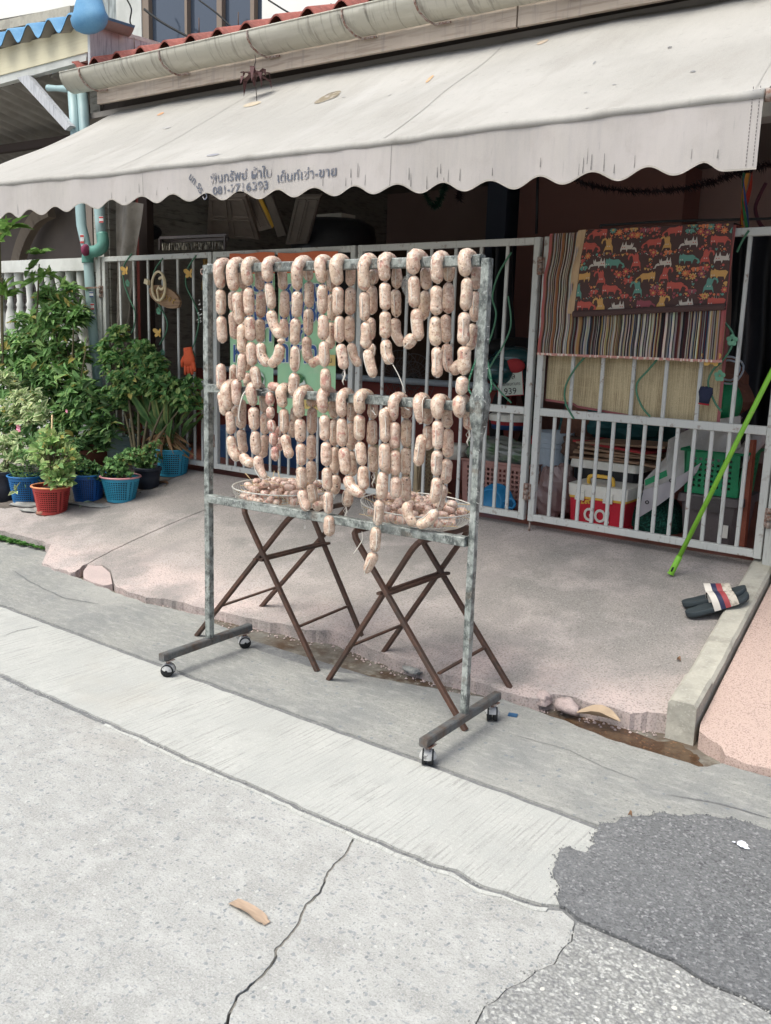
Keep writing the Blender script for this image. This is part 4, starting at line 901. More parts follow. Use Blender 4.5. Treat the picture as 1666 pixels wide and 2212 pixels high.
def cat_shape(x, y, s, ci, kind, fl):
    def tr(p): return [(x+fl*px*s, y+py*s) for px, py in p]
    if kind == 0:    # long body, head low, tail curled
        decal(tr([(-.5, -.15), (-.3, -.3), (.1, -.28), (.35, -.35), (.42, -.45), (.48, -.32), (.58, -.32), (.62, -.42), (.68, -.25), (.68, .15), (.6, .4), (.55, .15), (.3, .15), (.25, .42), (.18, .15), (-.2, .18), (-.28, .42), (-.36, .15)]), ci)
        tl = [(-.5, -.1), (-.75, .05), (-.85, .3), (-.7, .42), (-.6, .3), (-.7, .2), (-.55, .05), (-.42, .02)]; decal(tr(tl), ci)
        hx = .5
    elif kind == 1:  # upright, arched tail on top
        decal(tr([(-.35, .6), (-.3, .1), (-.15, -.15), (-.12, -.45), (.0, -.62), (.06, -.45), (.12, -.62), (.2, -.42), (.3, -.3), (.22, -.05), (.3, .15), (.38, .6), (.25, .32), (-.22, .32)]), ci)
        decal(tr([(.15, -.4), (.35, -.6), (.58, -.5), (.65, -.25), (.55, -.1), (.52, -.35), (.38, -.45), (.22, -.25)]), ci)
        hx = .02
    else:            # stretched with legs up
        decal(tr([(-.4, .05), (-.45, -.3), (-.36, -.1), (-.28, -.32), (-.2, -.08), (.1, -.12), (.18, -.42), (.26, -.12), (.36, -.1), (.42, -.38), (.5, -.05), (.56, .2), (.5, .42), (.42, .22), (.1, .22), (.04, .42), (-.02, .2), (-.3, .22)]), ci)
        decal(tr([(-.3, .2), (-.5, .05), (-.68, .15), (-.78, .45), (-.68, .45), (-.6, .25), (-.45, .25)]), ci)
        hx = .3
    b_e = [(hx-.07, .05), (hx+.09, .05)]
    for ex, ey in b_e: decal([(x+fl*ex*s+.0032*math.cos(t), y+ey*s+.0032*math.sin(t)) for t in (0, 1.26, 2.5, 3.77, 5.0)], 2 if ci != 2 else 0, .002)
rc = random.Random(11)
rowsC = [(.035, [(.1, 0, 0), (.62, 0, 0), (1.05, 3, 0)]), (.135, [(.07, 0, 0), (.19, 1, 1), (.32, 2, 2), (.50, 0, 0), (.60, 1, 1), (.74, 2, 2), (.93, 0, 0)]), (.265, [(.13, 2, 2), (.26, 3, 0), (.385, 0, 1), (.60, 2, 2), (.73, 3, 0), (.84, 0, 1), (.97, 2, 2)]), (.375, [(.035, 1, 0), (.18, 0, 1), (.46, 1, 0), (.61, 0, 1), (.94, 1, 0)]), (.475, [(.02, 3, 1), (.26, 0, 0), (.42, 3, 1), (.70, 0, 0), (.88, 3, 1)]), (.59, [(.07, 0, 0), (.19, 1, 1), (.31, 2, 2), (.48, 5, 0), (.61, 1, 1), (.76, 2, 2), (.95, 0, 0)])]
occ = []
sc0 = CH/.64
for yy, lst in rowsC:
    for fx, ci, kd_ in lst:
        X = fx*CW; X += rc.uniform(-.012, .012); Y = yy*sc0+rc.uniform(-.010, .010); s_ = .062+.006*rc.random(); cat_shape(X, Y, s_*1.05, ci, kd_, rc.choice((-1, 1))); occ.append((X-.028, Y, .034)); occ.append((X+.028, Y, .034))
def free(x, y, r):
    return all((x-a)**2+(y-c_)**2 > (r+d)**2 for a, c_, d in occ)
for k in range(7000):
    x = rc.random()*CW; y = rc.random()*(CH-.01)+.004; kind = rc.random(); r = .015 if k < 1600 else .007 if k < 3600 else .0035
    if not free(x, y, r): continue
    occ.append((x, y, r*.8)); ci = rc.choice((0, 0, 1, 3, 4, 5)) if r > .006 else rc.choice((0, 1, 2, 3, 4, 5))
    if r == .015:
        if kind < .5:
            for q in range(8): decal(ell(x+.011*math.cos(q*.785), y+.011*math.sin(q*.785), .0075, .004, q*.785, 7), ci, .0012)
            decal(ell(x, y, .006, .006, 0, 8), 1 if ci != 1 else 0, .0022)
        else:
            for sx in (-1, 1): decal(ell(x+sx*.011, y-.004, .011, .008, sx*.3, 9), ci, .0012); decal(ell(x+sx*.009, y+.007, .006, .005, 0, 8), ci, .0014)
            decal(ell(x, y, .0015, .010, 0, 6), 2, .0022)
    elif r == .007: 
        if kind < .5: decal(ell(x, y, .007, .007, 0, 5), ci)
        else: decal([(x, y+.008), (x-.007, y-.002), (x-.004, y-.007), (x, y-.003), (x+.004, y-.007), (x+.007, y-.002)], ci)
    else: decal(ell(x, y, .0028, .0028, 0, 6), ci)
cm = [mat('cloth_ground', dark, .95, bump=[('noise', 500, .4, .001)], layers=[('noise', 300, .5, .7, tuple(v*1.5 for v in dark), .5)])]
for i, c in enumerate(pc): cm.append(mat('cloth_print', c, .95, layers=[('noise', 350, .5, .7, tuple(v*.75 for v in c), .7)]))
b.build('printed_panel', cm, cl)
# pale lining edge at the left
b = MB(); b.smooth = True; b.sheet(3, 20, lambda u, v: clP(-.055*(1-v*.25)*(1-u)+.0, v*(CH-.004)*(1.0), -.004-.012*(1-u)+.006*math.sin(v*15+u*3)))
b.build('lining', mat('cloth_lining', lin((186, 160, 128)), .95, layers=[('noise', (40, 40, 5), .5, .7, lin((140, 112, 88)), .6)]), cl)
# straw mat behind the bars
sm_ = thing('straw_mat', 'straw coloured woven mat hung behind the bars of the right gate leaf', 'mat', GP(3.6, 1.2))
b = MB(); ml = gpx(1180, 765, .03); m0 = (ml-G0).dot(GD); m1 = (gpx(1543, 900, .03)-G0).dot(GD); zlo0 = gpx(1190, 832, .03).z; zlo1 = gpx(1540, 905, .03).z
def matP(u, v):
    um = m0+.012+(m1-m0)*u; zl = 1.075+(1.018-1.075)*min(1, u*1.3)
    if u < .2: zl += .01
    return GP(um, 1.50+(zl-1.50)*v, .035+.012*math.sin(u*9)+.006*nz(u*6, v*3))
b.smooth = True; b.sheet(40, 6, matP)
b.build('woven_straw', mat('straw', lin((204, 188, 152)), .85, layers=[('noise', (260, 10, 4), .45, .6, lin((120, 100, 72)), .7), ('noise', (4, 4, 60), .5, .7, lin((200, 184, 146)), .5), ('noise', (9, 9, 4), .4, .7, lin((216, 202, 164)), .5), ('noise', (600, 600, 300), .45, .62, lin((96, 78, 54)), .4)], transl=.15), sm_)
b = MB(); 
for i in range(40):
    p, q = matP(i/40, 1), matP((i+1)/40, 1); b.poly([p+GN*-.003, q+GN*-.003, q+GN*-.003-Vector((0, 0, .012)), p+GN*-.003-Vector((0, 0, .012))])
p, q = matP(1, 0), matP(1, 1); b.poly([p-GN*.003, p-GN*.003+GD*.016, q-GN*.003+GD*.016, q-GN*.003])
b.build('pink_binding', mat('pink_binding', lin((150, 92, 92)), .9), sm_)
# ---- metal vine garlands on the gate
vine_m = worn('vine_green', (70, 118, 92)); but_m = worn('butterfly_ochre', (196, 158, 84)); leaf_m = worn('painted_leaf', (104, 158, 132))
def vine(label, pts, leaves=(), flies=(), off=-.02):
    root = thing('vine_ornament', label, 'vine ornament', gpx(*pts[0], off), 'green metal vines wound through the gate bars')
    b = MB(); b.tube(spline([gpx(x, y, off) for x, y in pts], 8), .0055, 6); b.build('stem', 'vine_green', root)
    for x, y in leaves:
        c = gpx(x, y, off-.012); b = MB(); R = .030
        for k in range(5):
            a = math.radians(90+72*k); p = c+GD*math.cos(a)*R*.55+Vector((0, 0, math.sin(a)*R*.55)); n = 8
            pts_ = [p+GD*math.cos(t)*R*.42+Vector((0, 0, math.sin(t)*R*.42))+GN*(-.006*math.sin(t)) for t in [2*math.pi*j/n for j in range(n)]]
            b.poly([q+GN*-.0006*k for q in pts_])
        b.build('leaf', 'painted_leaf', root)
    for x, y in flies:
        c = gpx(x, y, off-.012); b = MB()
        b.tube([c-GN*.012-Vector((0, 0, .02)), c-GN*.012+Vector((0, 0, .022))], .003, 5)
        for sx in (-1, 1):
            for zz, xx, ra, rb_, an in ((.016, .024, .027, .017, .5), (-.013, .018, .019, .013, -.6)):
                n = 10; q = []
                for t in [2*math.pi*j/n for j in range(n)]:
                    ex = ra*math.cos(t)*math.cos(an)-rb_*math.sin(t)*math.sin(an); ez = ra*math.cos(t)*math.sin(an)+rb_*math.sin(t)*math.cos(an)
                    q.append(c+GD*(sx*(xx+ex))+Vector((0, 0, zz+ez))-GN*(.012+.35*(xx+ex)+(.001 if zz > 0 else 0)))
                b.poly(q)
        b.build('butterfly', 'butterfly_ochre', root)
vine('green vine at the far left of the gate with a yellow butterfly and clover leaf', [(285, 548), (268, 575), (268, 610), (280, 645), (292, 675), (290, 705), (284, 720)], [(276, 612)], [(275, 586)])
vine('green vine beside the hanging sign with leaf and butterfly below it', [(352, 558), (334, 585), (330, 620), (342, 655), (360, 690), (360, 715), (345, 745)], [(343, 672), (352, 762)], [(346, 720)])
vine('green vine curling above the orange glove', [(424, 552), (406, 580), (402, 615), (420, 655), (430, 690), (422, 735), (412, 760)], [(418, 766)], [(413, 592)])
vine('green vine behind the right rack post', [(1105, 545), (1078, 590), (1064, 640), (1072, 680), (1060, 730), (1040, 775)], (), ())
vine('thin green vine curling in the open middle gate leaf', [(1098, 640), (1104, 700), (1088, 745), (1066, 780), (1055, 810), (1080, 845), (1105, 870)], (), ())
vine('green vine at the left of the straw mat', [(1265, 770), (1240, 800), (1222, 835), (1222, 870), (1240, 905)], (), ())
vine('green vine in the middle of the straw mat', [(1425, 770), (1400, 800), (1378, 825), (1376, 850), (1388, 880), (1405, 900)], (), ())
vine('green vine with a broad leaf at the right end of the straw mat', [(1560, 690), (1583, 720), (1580, 750), (1560, 780), (1540, 800), (1530, 830), (1545, 870), (1560, 890)], [(1555, 812), (1582, 735)], [(1540, 778)])
vine('green diagonal vine at the top right of the gate', [(1618, 498), (1604, 520), (1592, 545)], (), ())
# green rope loops
for lb, pts in (('green striped rope loop hanging behind the right rack post', [(1032, 770), (1022, 795), (1012, 830), (1018, 850), (1036, 860), (1055, 850), (1062, 835), (1058, 800), (1050, 770)]),):
    b = MB(); b.tube(spline([gpx(x, y, -.02) for x, y in pts], 6), .006, 7); tag(b.build('rope_loop', mat('green_rope', lin((66, 150, 110)), .6, layers=[('noise', (40, 40, 190), .48, .52, lin((150, 200, 170)), .8, 0)])), lb, 'rope')
# navy mitten-like glove
def glove(name, label, matn, c, s, fing, thumb, ang, cuffcol=None):
    root = thing(name, label, 'glove', c); X = (GD*math.cos(ang)+Vector((0, 0, math.sin(ang)))); Y = (-GD*math.sin(ang)+Vector((0, 0, math.cos(ang))))
    b = MB(); b.smooth = True
    def pt(x, y, z=0): return c+X*x*s+Y*y*s-GN*z*s
    b.tube([pt(0, .5), pt(0, .2), pt(0, -.1), pt(0, -.42)], [.30*s, .33*s, .42*s, .36*s], 12, flat=.38)
    for i, (fx, L, tilt) in enumerate(fing):
        b.tube([pt(fx, -.30), pt(fx+tilt*.4, -.30-L*.5, .02), pt(fx+tilt, -.30-L, .05)], [.115*s, .11*s, .075*s], 8, flat=.8)
    if thumb: b.tube([pt(-.3, .05), pt(-.5, -.15), pt(-.58, -.42)], [.12*s, .115*s, .08*s], 8)
    b.build('knit', matn, root)
    if cuffcol:
        b = MB(); b.tube([pt(0, .52), pt(0, .60)], [.32*s, .32*s], 12, flat=.4); b.build('cuff', cuffcol, root)
    return root
M['glove_orange'] = mat('orange_knit', lin((208, 92, 56)), .9, bump=[('noise', 400, .5, .001)], layers=[('noise', 200, .5, .7, lin((170, 70, 42)), .5)])
M['glove_navy'] = mat('navy_knit', lin((34, 40, 62)), .9, bump=[('noise', 400, .5, .001)]); M['cuff_red'] = mat('red_cuff', lin((150, 36, 46)), .9)
glove('knit_glove', 'orange knitted glove hanging on the gate by the left post', 'glove_orange', gpx(408, 772, -.07), .145, [(-.26, .55, -.10), (-.06, .62, -.02), (.14, .58, .05), (.30, .45, .12)], True, .15)
glove('knit_glove', 'navy knitted glove with a red cuff hanging upside down on the right gate leaf', 'glove_navy', gpx(1524, 852, -.05), .085, [(-.2, .12, 0), (0, .15, 0), (.2, .12, 0)], False, math.pi-.08, 'cuff_red')
# wooden sign and plastic ring
ws = thing('carved_wood_sign', 'oval carved wooden name sign tied to the far left gate leaf', 'sign', gpx(356, 640, -.05))
b = MB(); c = gpx(357, 641, -.045); n = 26; fr = []; bk_ = []
for k in range(n):
    t = 2*math.pi*k/n; rx = .185*(1+.05*nz(k*.9)); rz = .072; x = rx*math.cos(t); z = rz*math.sin(t); a = -.28
    p = c+GD*(x*math.cos(a)-z*math.sin(a))+Vector((0, 0, x*math.sin(a)+z*math.cos(a))); fr.append(b.V(p-GN*.010)); bk_.append(b.V(p+GN*.010))
b.F(*fr); b.F(*bk_[::-1])
for k in range(n): b.F(fr[k], bk_[k], bk_[(k+1) % n], fr[(k+1) % n])
b.build('board', mat('aged_wood', lin((150, 122, 96)), .85, layers=[('noise', (8, 8, 90), .45, .65, lin((104, 82, 64)), .8)]), ws)
b = MB(); 
for k, ch in enumerate('6306'):
    pass
rl = random.Random(3)
for k in range(6):
    cc = c+GD*(-.11+.045*k)+Vector((0, 0, .035-.014*k))-GN*.014; q = []
    for t in range(9): q.append(cc+GD*(.013*math.cos(t*.75+k))+Vector((0, 0, .016*math.sin(t*.6+k*1.3)))); 
    b.tube(spline(q, 3), .0032, 5)
b.build('carved_marks', mat('faded_yellow_paint', lin((176, 144, 84)), .8), ws)
b = MB(); c2 = gpx(343, 618, -.075)
b.tube([c2+GD*(.078*math.cos(t))+Vector((0, 0, .105*math.sin(t))) for t in [2*math.pi*k/28 for k in range(28)]], .0095, 8, closed=True)
c3 = gpx(349, 612, -.08); b.tube([c3+GD*(.034*math.cos(t))+Vector((0, 0, .043*math.sin(t))) for t in [math.pi*.75-k*.19 for k in range(26)]], .0095, 8)
b.tube([c2+GD*.0+Vector((0, 0, -.1)), c2+GD*-.02+Vector((0, 0, -.03)), c3+GD*-.03+Vector((0, 0, -.02))], .008, 8)
R3 = Matrix.Rotation(.3, 3, 'Y'); b.box((-.022, -.012, -.018), (.022, .012, .018), R3, gpx(318, 609, -.08))
tag(b.build('plastic_hose_ring', mat('cream_plastic', lin((206, 192, 160)), .5)), 'cream plastic hose ring hung over the carved wooden sign', 'hose')
# ================================================================== BANNERS
OFB = -.030
M['ban_green'] = mat('faded_green_vinyl', lin((158, 206, 164)), .6, layers=[('noise', 3, .4, .7, lin((166, 200, 150)), .7), ('noise', 9, .55, .75, lin((196, 210, 180)), .5), ('noise', (3, 3, 1.5), .58, .68, lin((96, 168, 140)), .6)])
M['ban_orange'] = mat('faded_orange_vinyl', lin((206, 110, 72)), .65, layers=[('noise', 7, .45, .7, lin((186, 92, 58)), .7), ('noise', 30, .6, .75, lin((216, 150, 112)), .6)])
M['ban_blue'] = mat('blue_print', lin((48, 84, 142)), .6, layers=[('noise', 60, .6, .72, lin((120, 150, 170)), .6)])
M['ban_white'] = mat('white_print', lin((206, 216, 206)), .6); M['ban_yellow'] = mat('yellow_print', lin((204, 178, 110)), .6); M['ban_black'] = mat('black_print', lin((40, 40, 44)), .6); M['veg'] = mat('vegetable_print', lin((44, 96, 60)), .7, layers=[('noise', 60, .45, .6, lin((120, 160, 100)), .7)])
def banner(label, x0, x1, ztop_px, zorange, zbot_px, texts, seed):
    p0 = gpx(x0, ztop_px, OFB); p1 = gpx(x1, ztop_px, OFB); u0 = (p0-G0).dot(GD); u1 = (p1-G0).dot(GD)
    zt = p0.z; zb = gpx(x0, zbot_px, OFB).z; zo = gpx(x0, zorange, OFB).z
    root = thing('market_banner', label, 'banner', GP((u0+u1)/2, zb), 'green and orange printed banners tied to the gate')
    def P(u, z, e=0.0): return GP(u, z, OFB-e-.006*math.sin(u*15+seed)-.006*nz(u*5, z*3, seed))
    b = MB(); b.smooth = True; b.sheet(14, 14, lambda a, c: P(u0+(u1-u0)*a, zo+.0+(zb-zo)*c)); b.build('green_panel', 'ban_green', root)
    b = MB(); b.smooth = True; b.sheet(14, 4, lambda a, c: P(u0-.006+(u1-u0+.012)*a, zt-.006+.004*math.sin(a*9+seed)*(1-c)+(zo+.004-zt)*c, .004)); b.build('orange_header', 'ban_orange', root)
    for body, px, py, size, sx, mt in texts:
        q = gpx(px, py, OFB); qu = (q-G0).dot(GD)
        if mt == 'ban_blue':
            BOLD[0] = 3.2; b = MB(); text_mb(b, body, lambda x, y: P(qu+x, q.z+y, .0085), size, sx); b.build('white_outline', 'ban_white', root)
        BOLD[0] = 1.2; b = MB(); text_mb(b, body, lambda x, y: P(qu+x, q.z+y, .0105), size, sx); b.build('lettering', mt, root); BOLD[0] = 0
    return root, P
b1, P1 = banner('narrow left market banner behind the sausages, green with blue Thai letters', 496, 592, 547, 592, 868, [('ทะเจี', 532, 650, .19, .78, 'ban_blue'), ('เปอป', 522, 693, .19, .8, 'ban_blue'), ('น้ำ', 553, 735, .20, .8, 'ban_blue'), ('หอทอ', 504, 780, .20, .72, 'ban_blue')], 1.0)
b2, P2 = banner('wide right market banner behind the sausages, green with blue Thai letters and vegetables', 603, 731, 545, 590, 892, [('หนองข', 612, 650, .19, .8, 'ban_blue'), ('บึง 088', 606, 693, .19, .72, 'ban_blue'), ('พริก', 606, 735, .19, .75, 'ban_blue'), ('ดมากก', 606, 780, .20, .78, 'ban_blue')], 2.4)
for lb, P_, root, cxp, cyp, w_, h_, mt, e in (('v', P1, b1, 562, 822, .11, .13, 'ban_white', .011), ('v', P1, b1, 563, 820, .085, .085, 'veg', .013), ('v', P2, b2, 645, 838, .15, .17, 'ban_white', .011), ('v', P2, b2, 648, 818, .09, .06, 'veg', .013), ('v', P2, b2, 703, 855, .085, .19, 'ban_white', .011), ('v', P2, b2, 700, 852, .05, .12, 'veg', .013)):
    q = gpx(cxp, cyp, OFB); qu = (q-G0).dot(GD); b = MB(); n = 22
    b.poly([P_(qu+w_/2*math.cos(t)*(1+.12*math.sin(5*t)*(mt == 'veg')), q.z+h_/2*math.sin(t)*(1+.15*math.cos(4*t)*(mt == 'veg')), e) for t in [2*math.pi*k/n for k in range(n)]]); b.build('picture_print', mt, root)
q = gpx(716, 778, OFB); qu = (q-G0).dot(GD); b = MB(); b.poly([P2(qu-.05, q.z-.035, .016), P2(qu+.05, q.z-.035, .016), P2(qu+.05, q.z+.035, .016), P2(qu-.05, q.z+.035, .016)]); b.build('price_patch', 'ban_yellow', b2)
b = MB(); text_mb(b, 'งาน', lambda x, y: P2(qu-.045+x, q.z-.015+y, .018), .05, .9); b.build('lettering', 'ban_black', b2)
q2 = gpx(690, 876, OFB); qv = (q2-G0).dot(GD); b = MB(); b.poly([P2(qv-.13, q2.z-.03, .016), P2(qv+.15, q2.z-.03, .016), P2(qv+.15, q2.z+.03, .016), P2(qv-.13, q2.z+.03, .016)]); b.build('price_patch', 'ban_yellow', b2)
b = MB(); text_mb(b, 'ขายของ', lambda x, y: P2(qv-.11+x, q2.z-.012+y, .018), .045, 1); b.build('lettering', 'ban_black', b2)
# ================================================================== AWNING
AXL, AXR = -6.15, -.912
def awn(x, t, e=0.0):
    """t 0 at the back .. 1 at the front bar"""
    Y = 4.90+(3.30-4.90)*t; zf = 2.226+.034*((x+2.5)/3.0)**2*(.9 if x < -2.5 else .5)
    zb = 3.125
    sag = -.035*math.sin(math.pi*t)*(1+.3*nz(x*.8, 1)); wr = .014*nz(x*1.6+t*1.5, t*2)+.005*nz(x*6+t*5, t*3)+.022*math.exp(-((x+1.9+1.2*t)/.35)**2)*math.sin(math.pi*t)*1.0
    return Vector((x, Y, zb+(zf-zb)*t+sag+wr+e))
aw = thing('awning', 'large off-white canvas awning with a scalloped valance over the gate', 'awning', (-3.5, 3.3, 2.2))
b = MB(); b.smooth = True; b.sheet(90, 34, lambda u, v: awn(AXL+(AXR-AXL)*u, v)); b.build('canvas', 'awning', aw)
b = MB()
for sx_ in (-4.62, -2.75, -1.2):
    P_ = [awn(sx_+.25*t/20, t/20, .0022) for t in range(21)]
    for p, q in zip(P_, P_[1:]): b.poly([p-Vector((.003, 0, 0)), q-Vector((.003, 0, 0)), q+Vector((.003, 0, 0)), p+Vector((.003, 0, 0))])
b.build('seam', mat('canvas_seam', (.365, .35, .325), .9, transl=.15), aw)
b = MB(); b.tube([awn(AXL+(AXR-AXL)*i/60, 1.0, -.012)+Vector((0, -.006, 0)) for i in range(61)], .019, 10); b.build('front_bar', 'awning', aw)
def valP(x, z, e=0.0):
    t = awn(x, 1.0); k = t.z-.02-z
    return Vector((x, 3.284-e-.012*math.sin(x*14.5)*k*3-.03*nz(x*1.3)*k*3-.004*nz(x*7, k*4), z))
def vdrop(x):
    ph = (x-AXR+.06)/(.207+.028*min(1, (AXR-x)/4)); s_ = .5-.5*math.cos(2*math.pi*ph)
    base = 1.978+.075*min(1, max(0, (AXR-x-1.0)/2.2))-.03*max(0, (-3.8-x))/2
    k = min(1, max(0, (AXR-.10-x)/.08)); k = k*k*(3-2*k)
    return base+.002+.038*(s_*k+.08*(1-k))
b = MB(); b.smooth = True; n = 420
g = []
for i in range(n+1):
    x = AXL+(AXR-AXL)*i/n; zt = awn(x, 1.0).z-.012; zb = vdrop(x); g.append([b.V(valP(x, zt+(zb-zt)*j/10)) for j in range(11)])
for i in range(n):
    for j in range(10): b.F(g[i][j], g[i+1][j], g[i+1][j+1], g[i][j+1])
b.build('valance', 'valance', aw)
b = MB()
for i in range(n):
    p = valP(AXL+(AXR-AXL)*i/n, vdrop(AXL+(AXR-AXL)*i/n), .001); q = valP(AXL+(AXR-AXL)*(i+1)/n, vdrop(AXL+(AXR-AXL)*(i+1)/n), .001)
    b.poly([p, q, q+Vector((0, 0, .006)), p+Vector((0, 0, .006))])
b.build('valance_binding', mat('grimy_binding', (.36, .33, .29), .9, layers=[('noise', 20, .45, .65, (.5, .46, .42), .8)]), aw)
b = MB(); 
for x in (AXR-.035, AXR-.012):
    for k in range(22):
        z0 = vdrop(x)+.012+k*.0115; b.poly([valP(x-.0012, z0, .002), valP(x+.0012, z0, .002), valP(x+.0012, z0+.0075, .002), valP(x-.0012, z0+.0075, .002)])
for xs in (-2.42, -4.05, -.0):
    if xs > -1: continue
    for k in range(30):
        z0 = vdrop(xs)+.004+k*.0095
        if z0 < awn(xs, 1).z-.03: b.poly([valP(xs-.0008, z0, .002), valP(xs+.0008, z0, .002), valP(xs+.0008, z0+.009, .002), valP(xs-.0008, z0+.009, .002)])
b.build('seam_stitching', mat('dark_thread', (.12, .11, .11), .9), aw)
# stencilled writing
def onval(px, py): return onY(px, py, 3.284)
def stencil(body, px, py, hpx, wpx, rot=0.0, group_m='stencil'):
    BOLD[0] = .9
    p = onval(px, py); q = onval(px, py-hpx); q2 = onval(px+wpx, py); hgt = q.z-p.z; wid = q2.x-p.x; dz = (onval(px+wpx, py-wpx*.115).z-p.z)/wid
    b = MB(); t = MB(); w0 = text_mb(t, body, lambda x, y: (x, y, 0), 1.0); ymax = max(v[1] for v in t.v) if t.v else 1
    cap = .50 if any(ord(ch) > 0xE00 for ch in body) else .70
    c, s_ = math.cos(rot), math.sin(rot)
    def f(x, y):
        X = x/w0*wid; Z = y/cap*hgt; X, Z = X*c-Z*s_, X*s_+Z*c
        return valP(p.x+X, p.z+Z+dz*X*(1 if not rot else 0), .0035)
    text_mb(b, body, f, 1.0); return b.build('lettering', group_m, aw)
stencil('พินทรัพย์ ผ้าใบ', 455, 396, 14, 131); stencil('081-7716393', 459, 421, 17, 119); stencil('เต็นท์เช่า-ขาย', 598, 394, 14, 130)
stencil('บก', 407, 384, 11, 16, -.75); stencil('รร', 423, 401, 12, 15, -1.0); stencil('ว', 436, 424, 12, 8, -1.0)
# drip streaks / tears on the valance
b = MB()
for k in range(34):
    x = AXR-.05-rl.random()*1.9 if k < 26 else rl.uniform(-5.9, -3); z0 = vdrop(x)+.006+rl.random()*.035; L = .012+rl.random()*.05; w_ = .0012+rl.random()*.0018
    b.poly([valP(x-w_, z0, .002), valP(x+w_, z0, .002), valP(x+w_*.4, z0+L, .002), valP(x-w_*.4, z0+L, .002)])
b.build('mildew_streaks', mat('mildew', (.16, .155, .15), .9, layers=[('noise', 60, .4, .7, (.35, .32, .30), .7)]), aw)
b = MB(); 
def awn_hit(px, py):
    d = ray(px, py); prev = None
    for k in range(700):
        p = CAM+d*(2.6+k*.006); f = p.z-awn(p.x, (4.90-p.y)/1.60).z
        if prev is not None and prev*f <= 0: return p
        prev = f
    return p
def stain(cxp, cyp, L, w_, ang, cc):
    n = 16; pts = []
    for a in [2*math.pi*k/n for k in range(n)]:
        u, v = L*math.cos(a), w_*math.sin(a); p = awn_hit(cxp+u*math.cos(ang)-v*math.sin(ang), cyp+u*math.sin(ang)+v*math.cos(ang)); t = (4.90-p.y)/1.60; pts.append(awn(p.x, t, .003))
    b.colr = cc; b.poly(pts)
stain(708, 211, 32, 6, -.42, (.20, .165, .11)); stain(716, 208, 19, 7, -.35, (.15, .125, .09)); stain(347, 247, 8, 2, -.42, (.50, .27, .14)); stain(545, 226, 20, 4, -.25, (.42, .35, .25)); stain(928, 172, 12, 2.6, -.75, (.50, .32, .18)); stain(1172, 92, 14, 3, -.4, (.42, .33, .24)); stain(360, 277, 9, 2, -.2, (.32, .31, .30)); stain(1447, 104, 5, 1.6, -.2, (.12, .12, .12)); stain(1497, 156, 6, 1.6, -.1, (.2, .2, .2)); stain(460, 336, 14, 2, -.15, (.25, .25, .27)); stain(1284, 137, 5, 1.6, -.8, (.25, .25, .25))
for k in range(7): stain(rl.uniform(300, 1500), rl.uniform(205, 260)-90*rl.random(), 2+5*rl.random(), .9, rl.uniform(-.6, 0), (.34, .33, .32))
b.build('rust_stains', mat('canvas_stain', (.4, .3, .2), .9, attr=True, layers=[('noise', 30, .48, .7, (.5, .47, .44), .6)]), aw)
b = MB(); b.tube([(AXR-.0, 3.30, awn(AXR, 1).z-.012), (AXR+.03, 3.31, awn(AXR, 1).z-.012)], .022, 12); b.build('bar_cap', 'hinge', aw)
# ribbon twisted under the valance
rb = thing('rainbow_ribbon', 'rainbow coloured twisted ribbon hanging at the right end of the gate', 'ribbon', gpx(1612, 450, .25))
for k, (c_, nm) in enumerate((((168, 50, 38), 'red'), ((190, 128, 50), 'orange'), ((38, 110, 60), 'green'), ((40, 66, 120), 'blue'))):
    b = MB(); b.smooth = True; b.sheet(2, 20, lambda u, v: gpx(1612, 372+v*130, .3)+GD*((.030-.006*k)*math.cos(v*3+k*1.1+u*.8))+GN*(.03*math.sin(v*3+k*1.1+u*.8)))
    b.build('strand', mat('ribbon_'+nm, lin(c_), .7), rb)
# ================================================================== HOUSE SHELL
YF = 4.62
M['lintel_shade'] = mat('lintel_painted_shade', lin((92, 84, 78)), .9)  # shade in the gap under the fascia, put into the lintel colour
house = thing('townhouse', 'townhouse carport with mauve back wall, grey board side wall, timber fascia and red tile roof', 'house', (-3.8, 6.5, .36))
def boxp(name, a, c_, m, parent, R=None, o=None):
    b = MB(); b.box(a, c_, R, o); return b.build(name, m, parent)
ZF = .338
struct(boxp('carport_floor', (-6.75, 4.70, .20), (1.2, 9.2, ZF), 'tilefloor', None))
boxp('back_wall', (-6.6, 8.9, ZF), (2.2, 9.05, 3.3), 'mauve', house)
boxp('right_wall', (1.2, 4.9, ZF), (1.35, 9.0, 3.3), 'mauve', house)
sw = boxp('side_wall', (-6.75, 4.95, ZF), (-6.62, 9.0, 3.3), 'clapboard', house)
b = MB()
for k in range(18):
    z = .45+k*.16; b.box((-6.62, 5.0, z), (-6.607, 8.85, z+.15), Matrix.Rotation(0, 3, 'Y'))
b.build('side_boards', 'clapboard', house)
boxp('ceiling', (-6.75, 4.75, 3.02), (1.3, 9.05, 3.06), 'soffit', house)
boxp('inner_pier', (-5.05, 8.55, ZF), (-4.82, 8.9, 3.0), mat('blue_grey_pier', lin((90, 100, 118)), .8), house)
boxp('inner_pier', (-4.62, 8.45, ZF), (-2.95, 8.88, 3.0), mat('mauve_pier', lin((150, 112, 104)), .9), house)
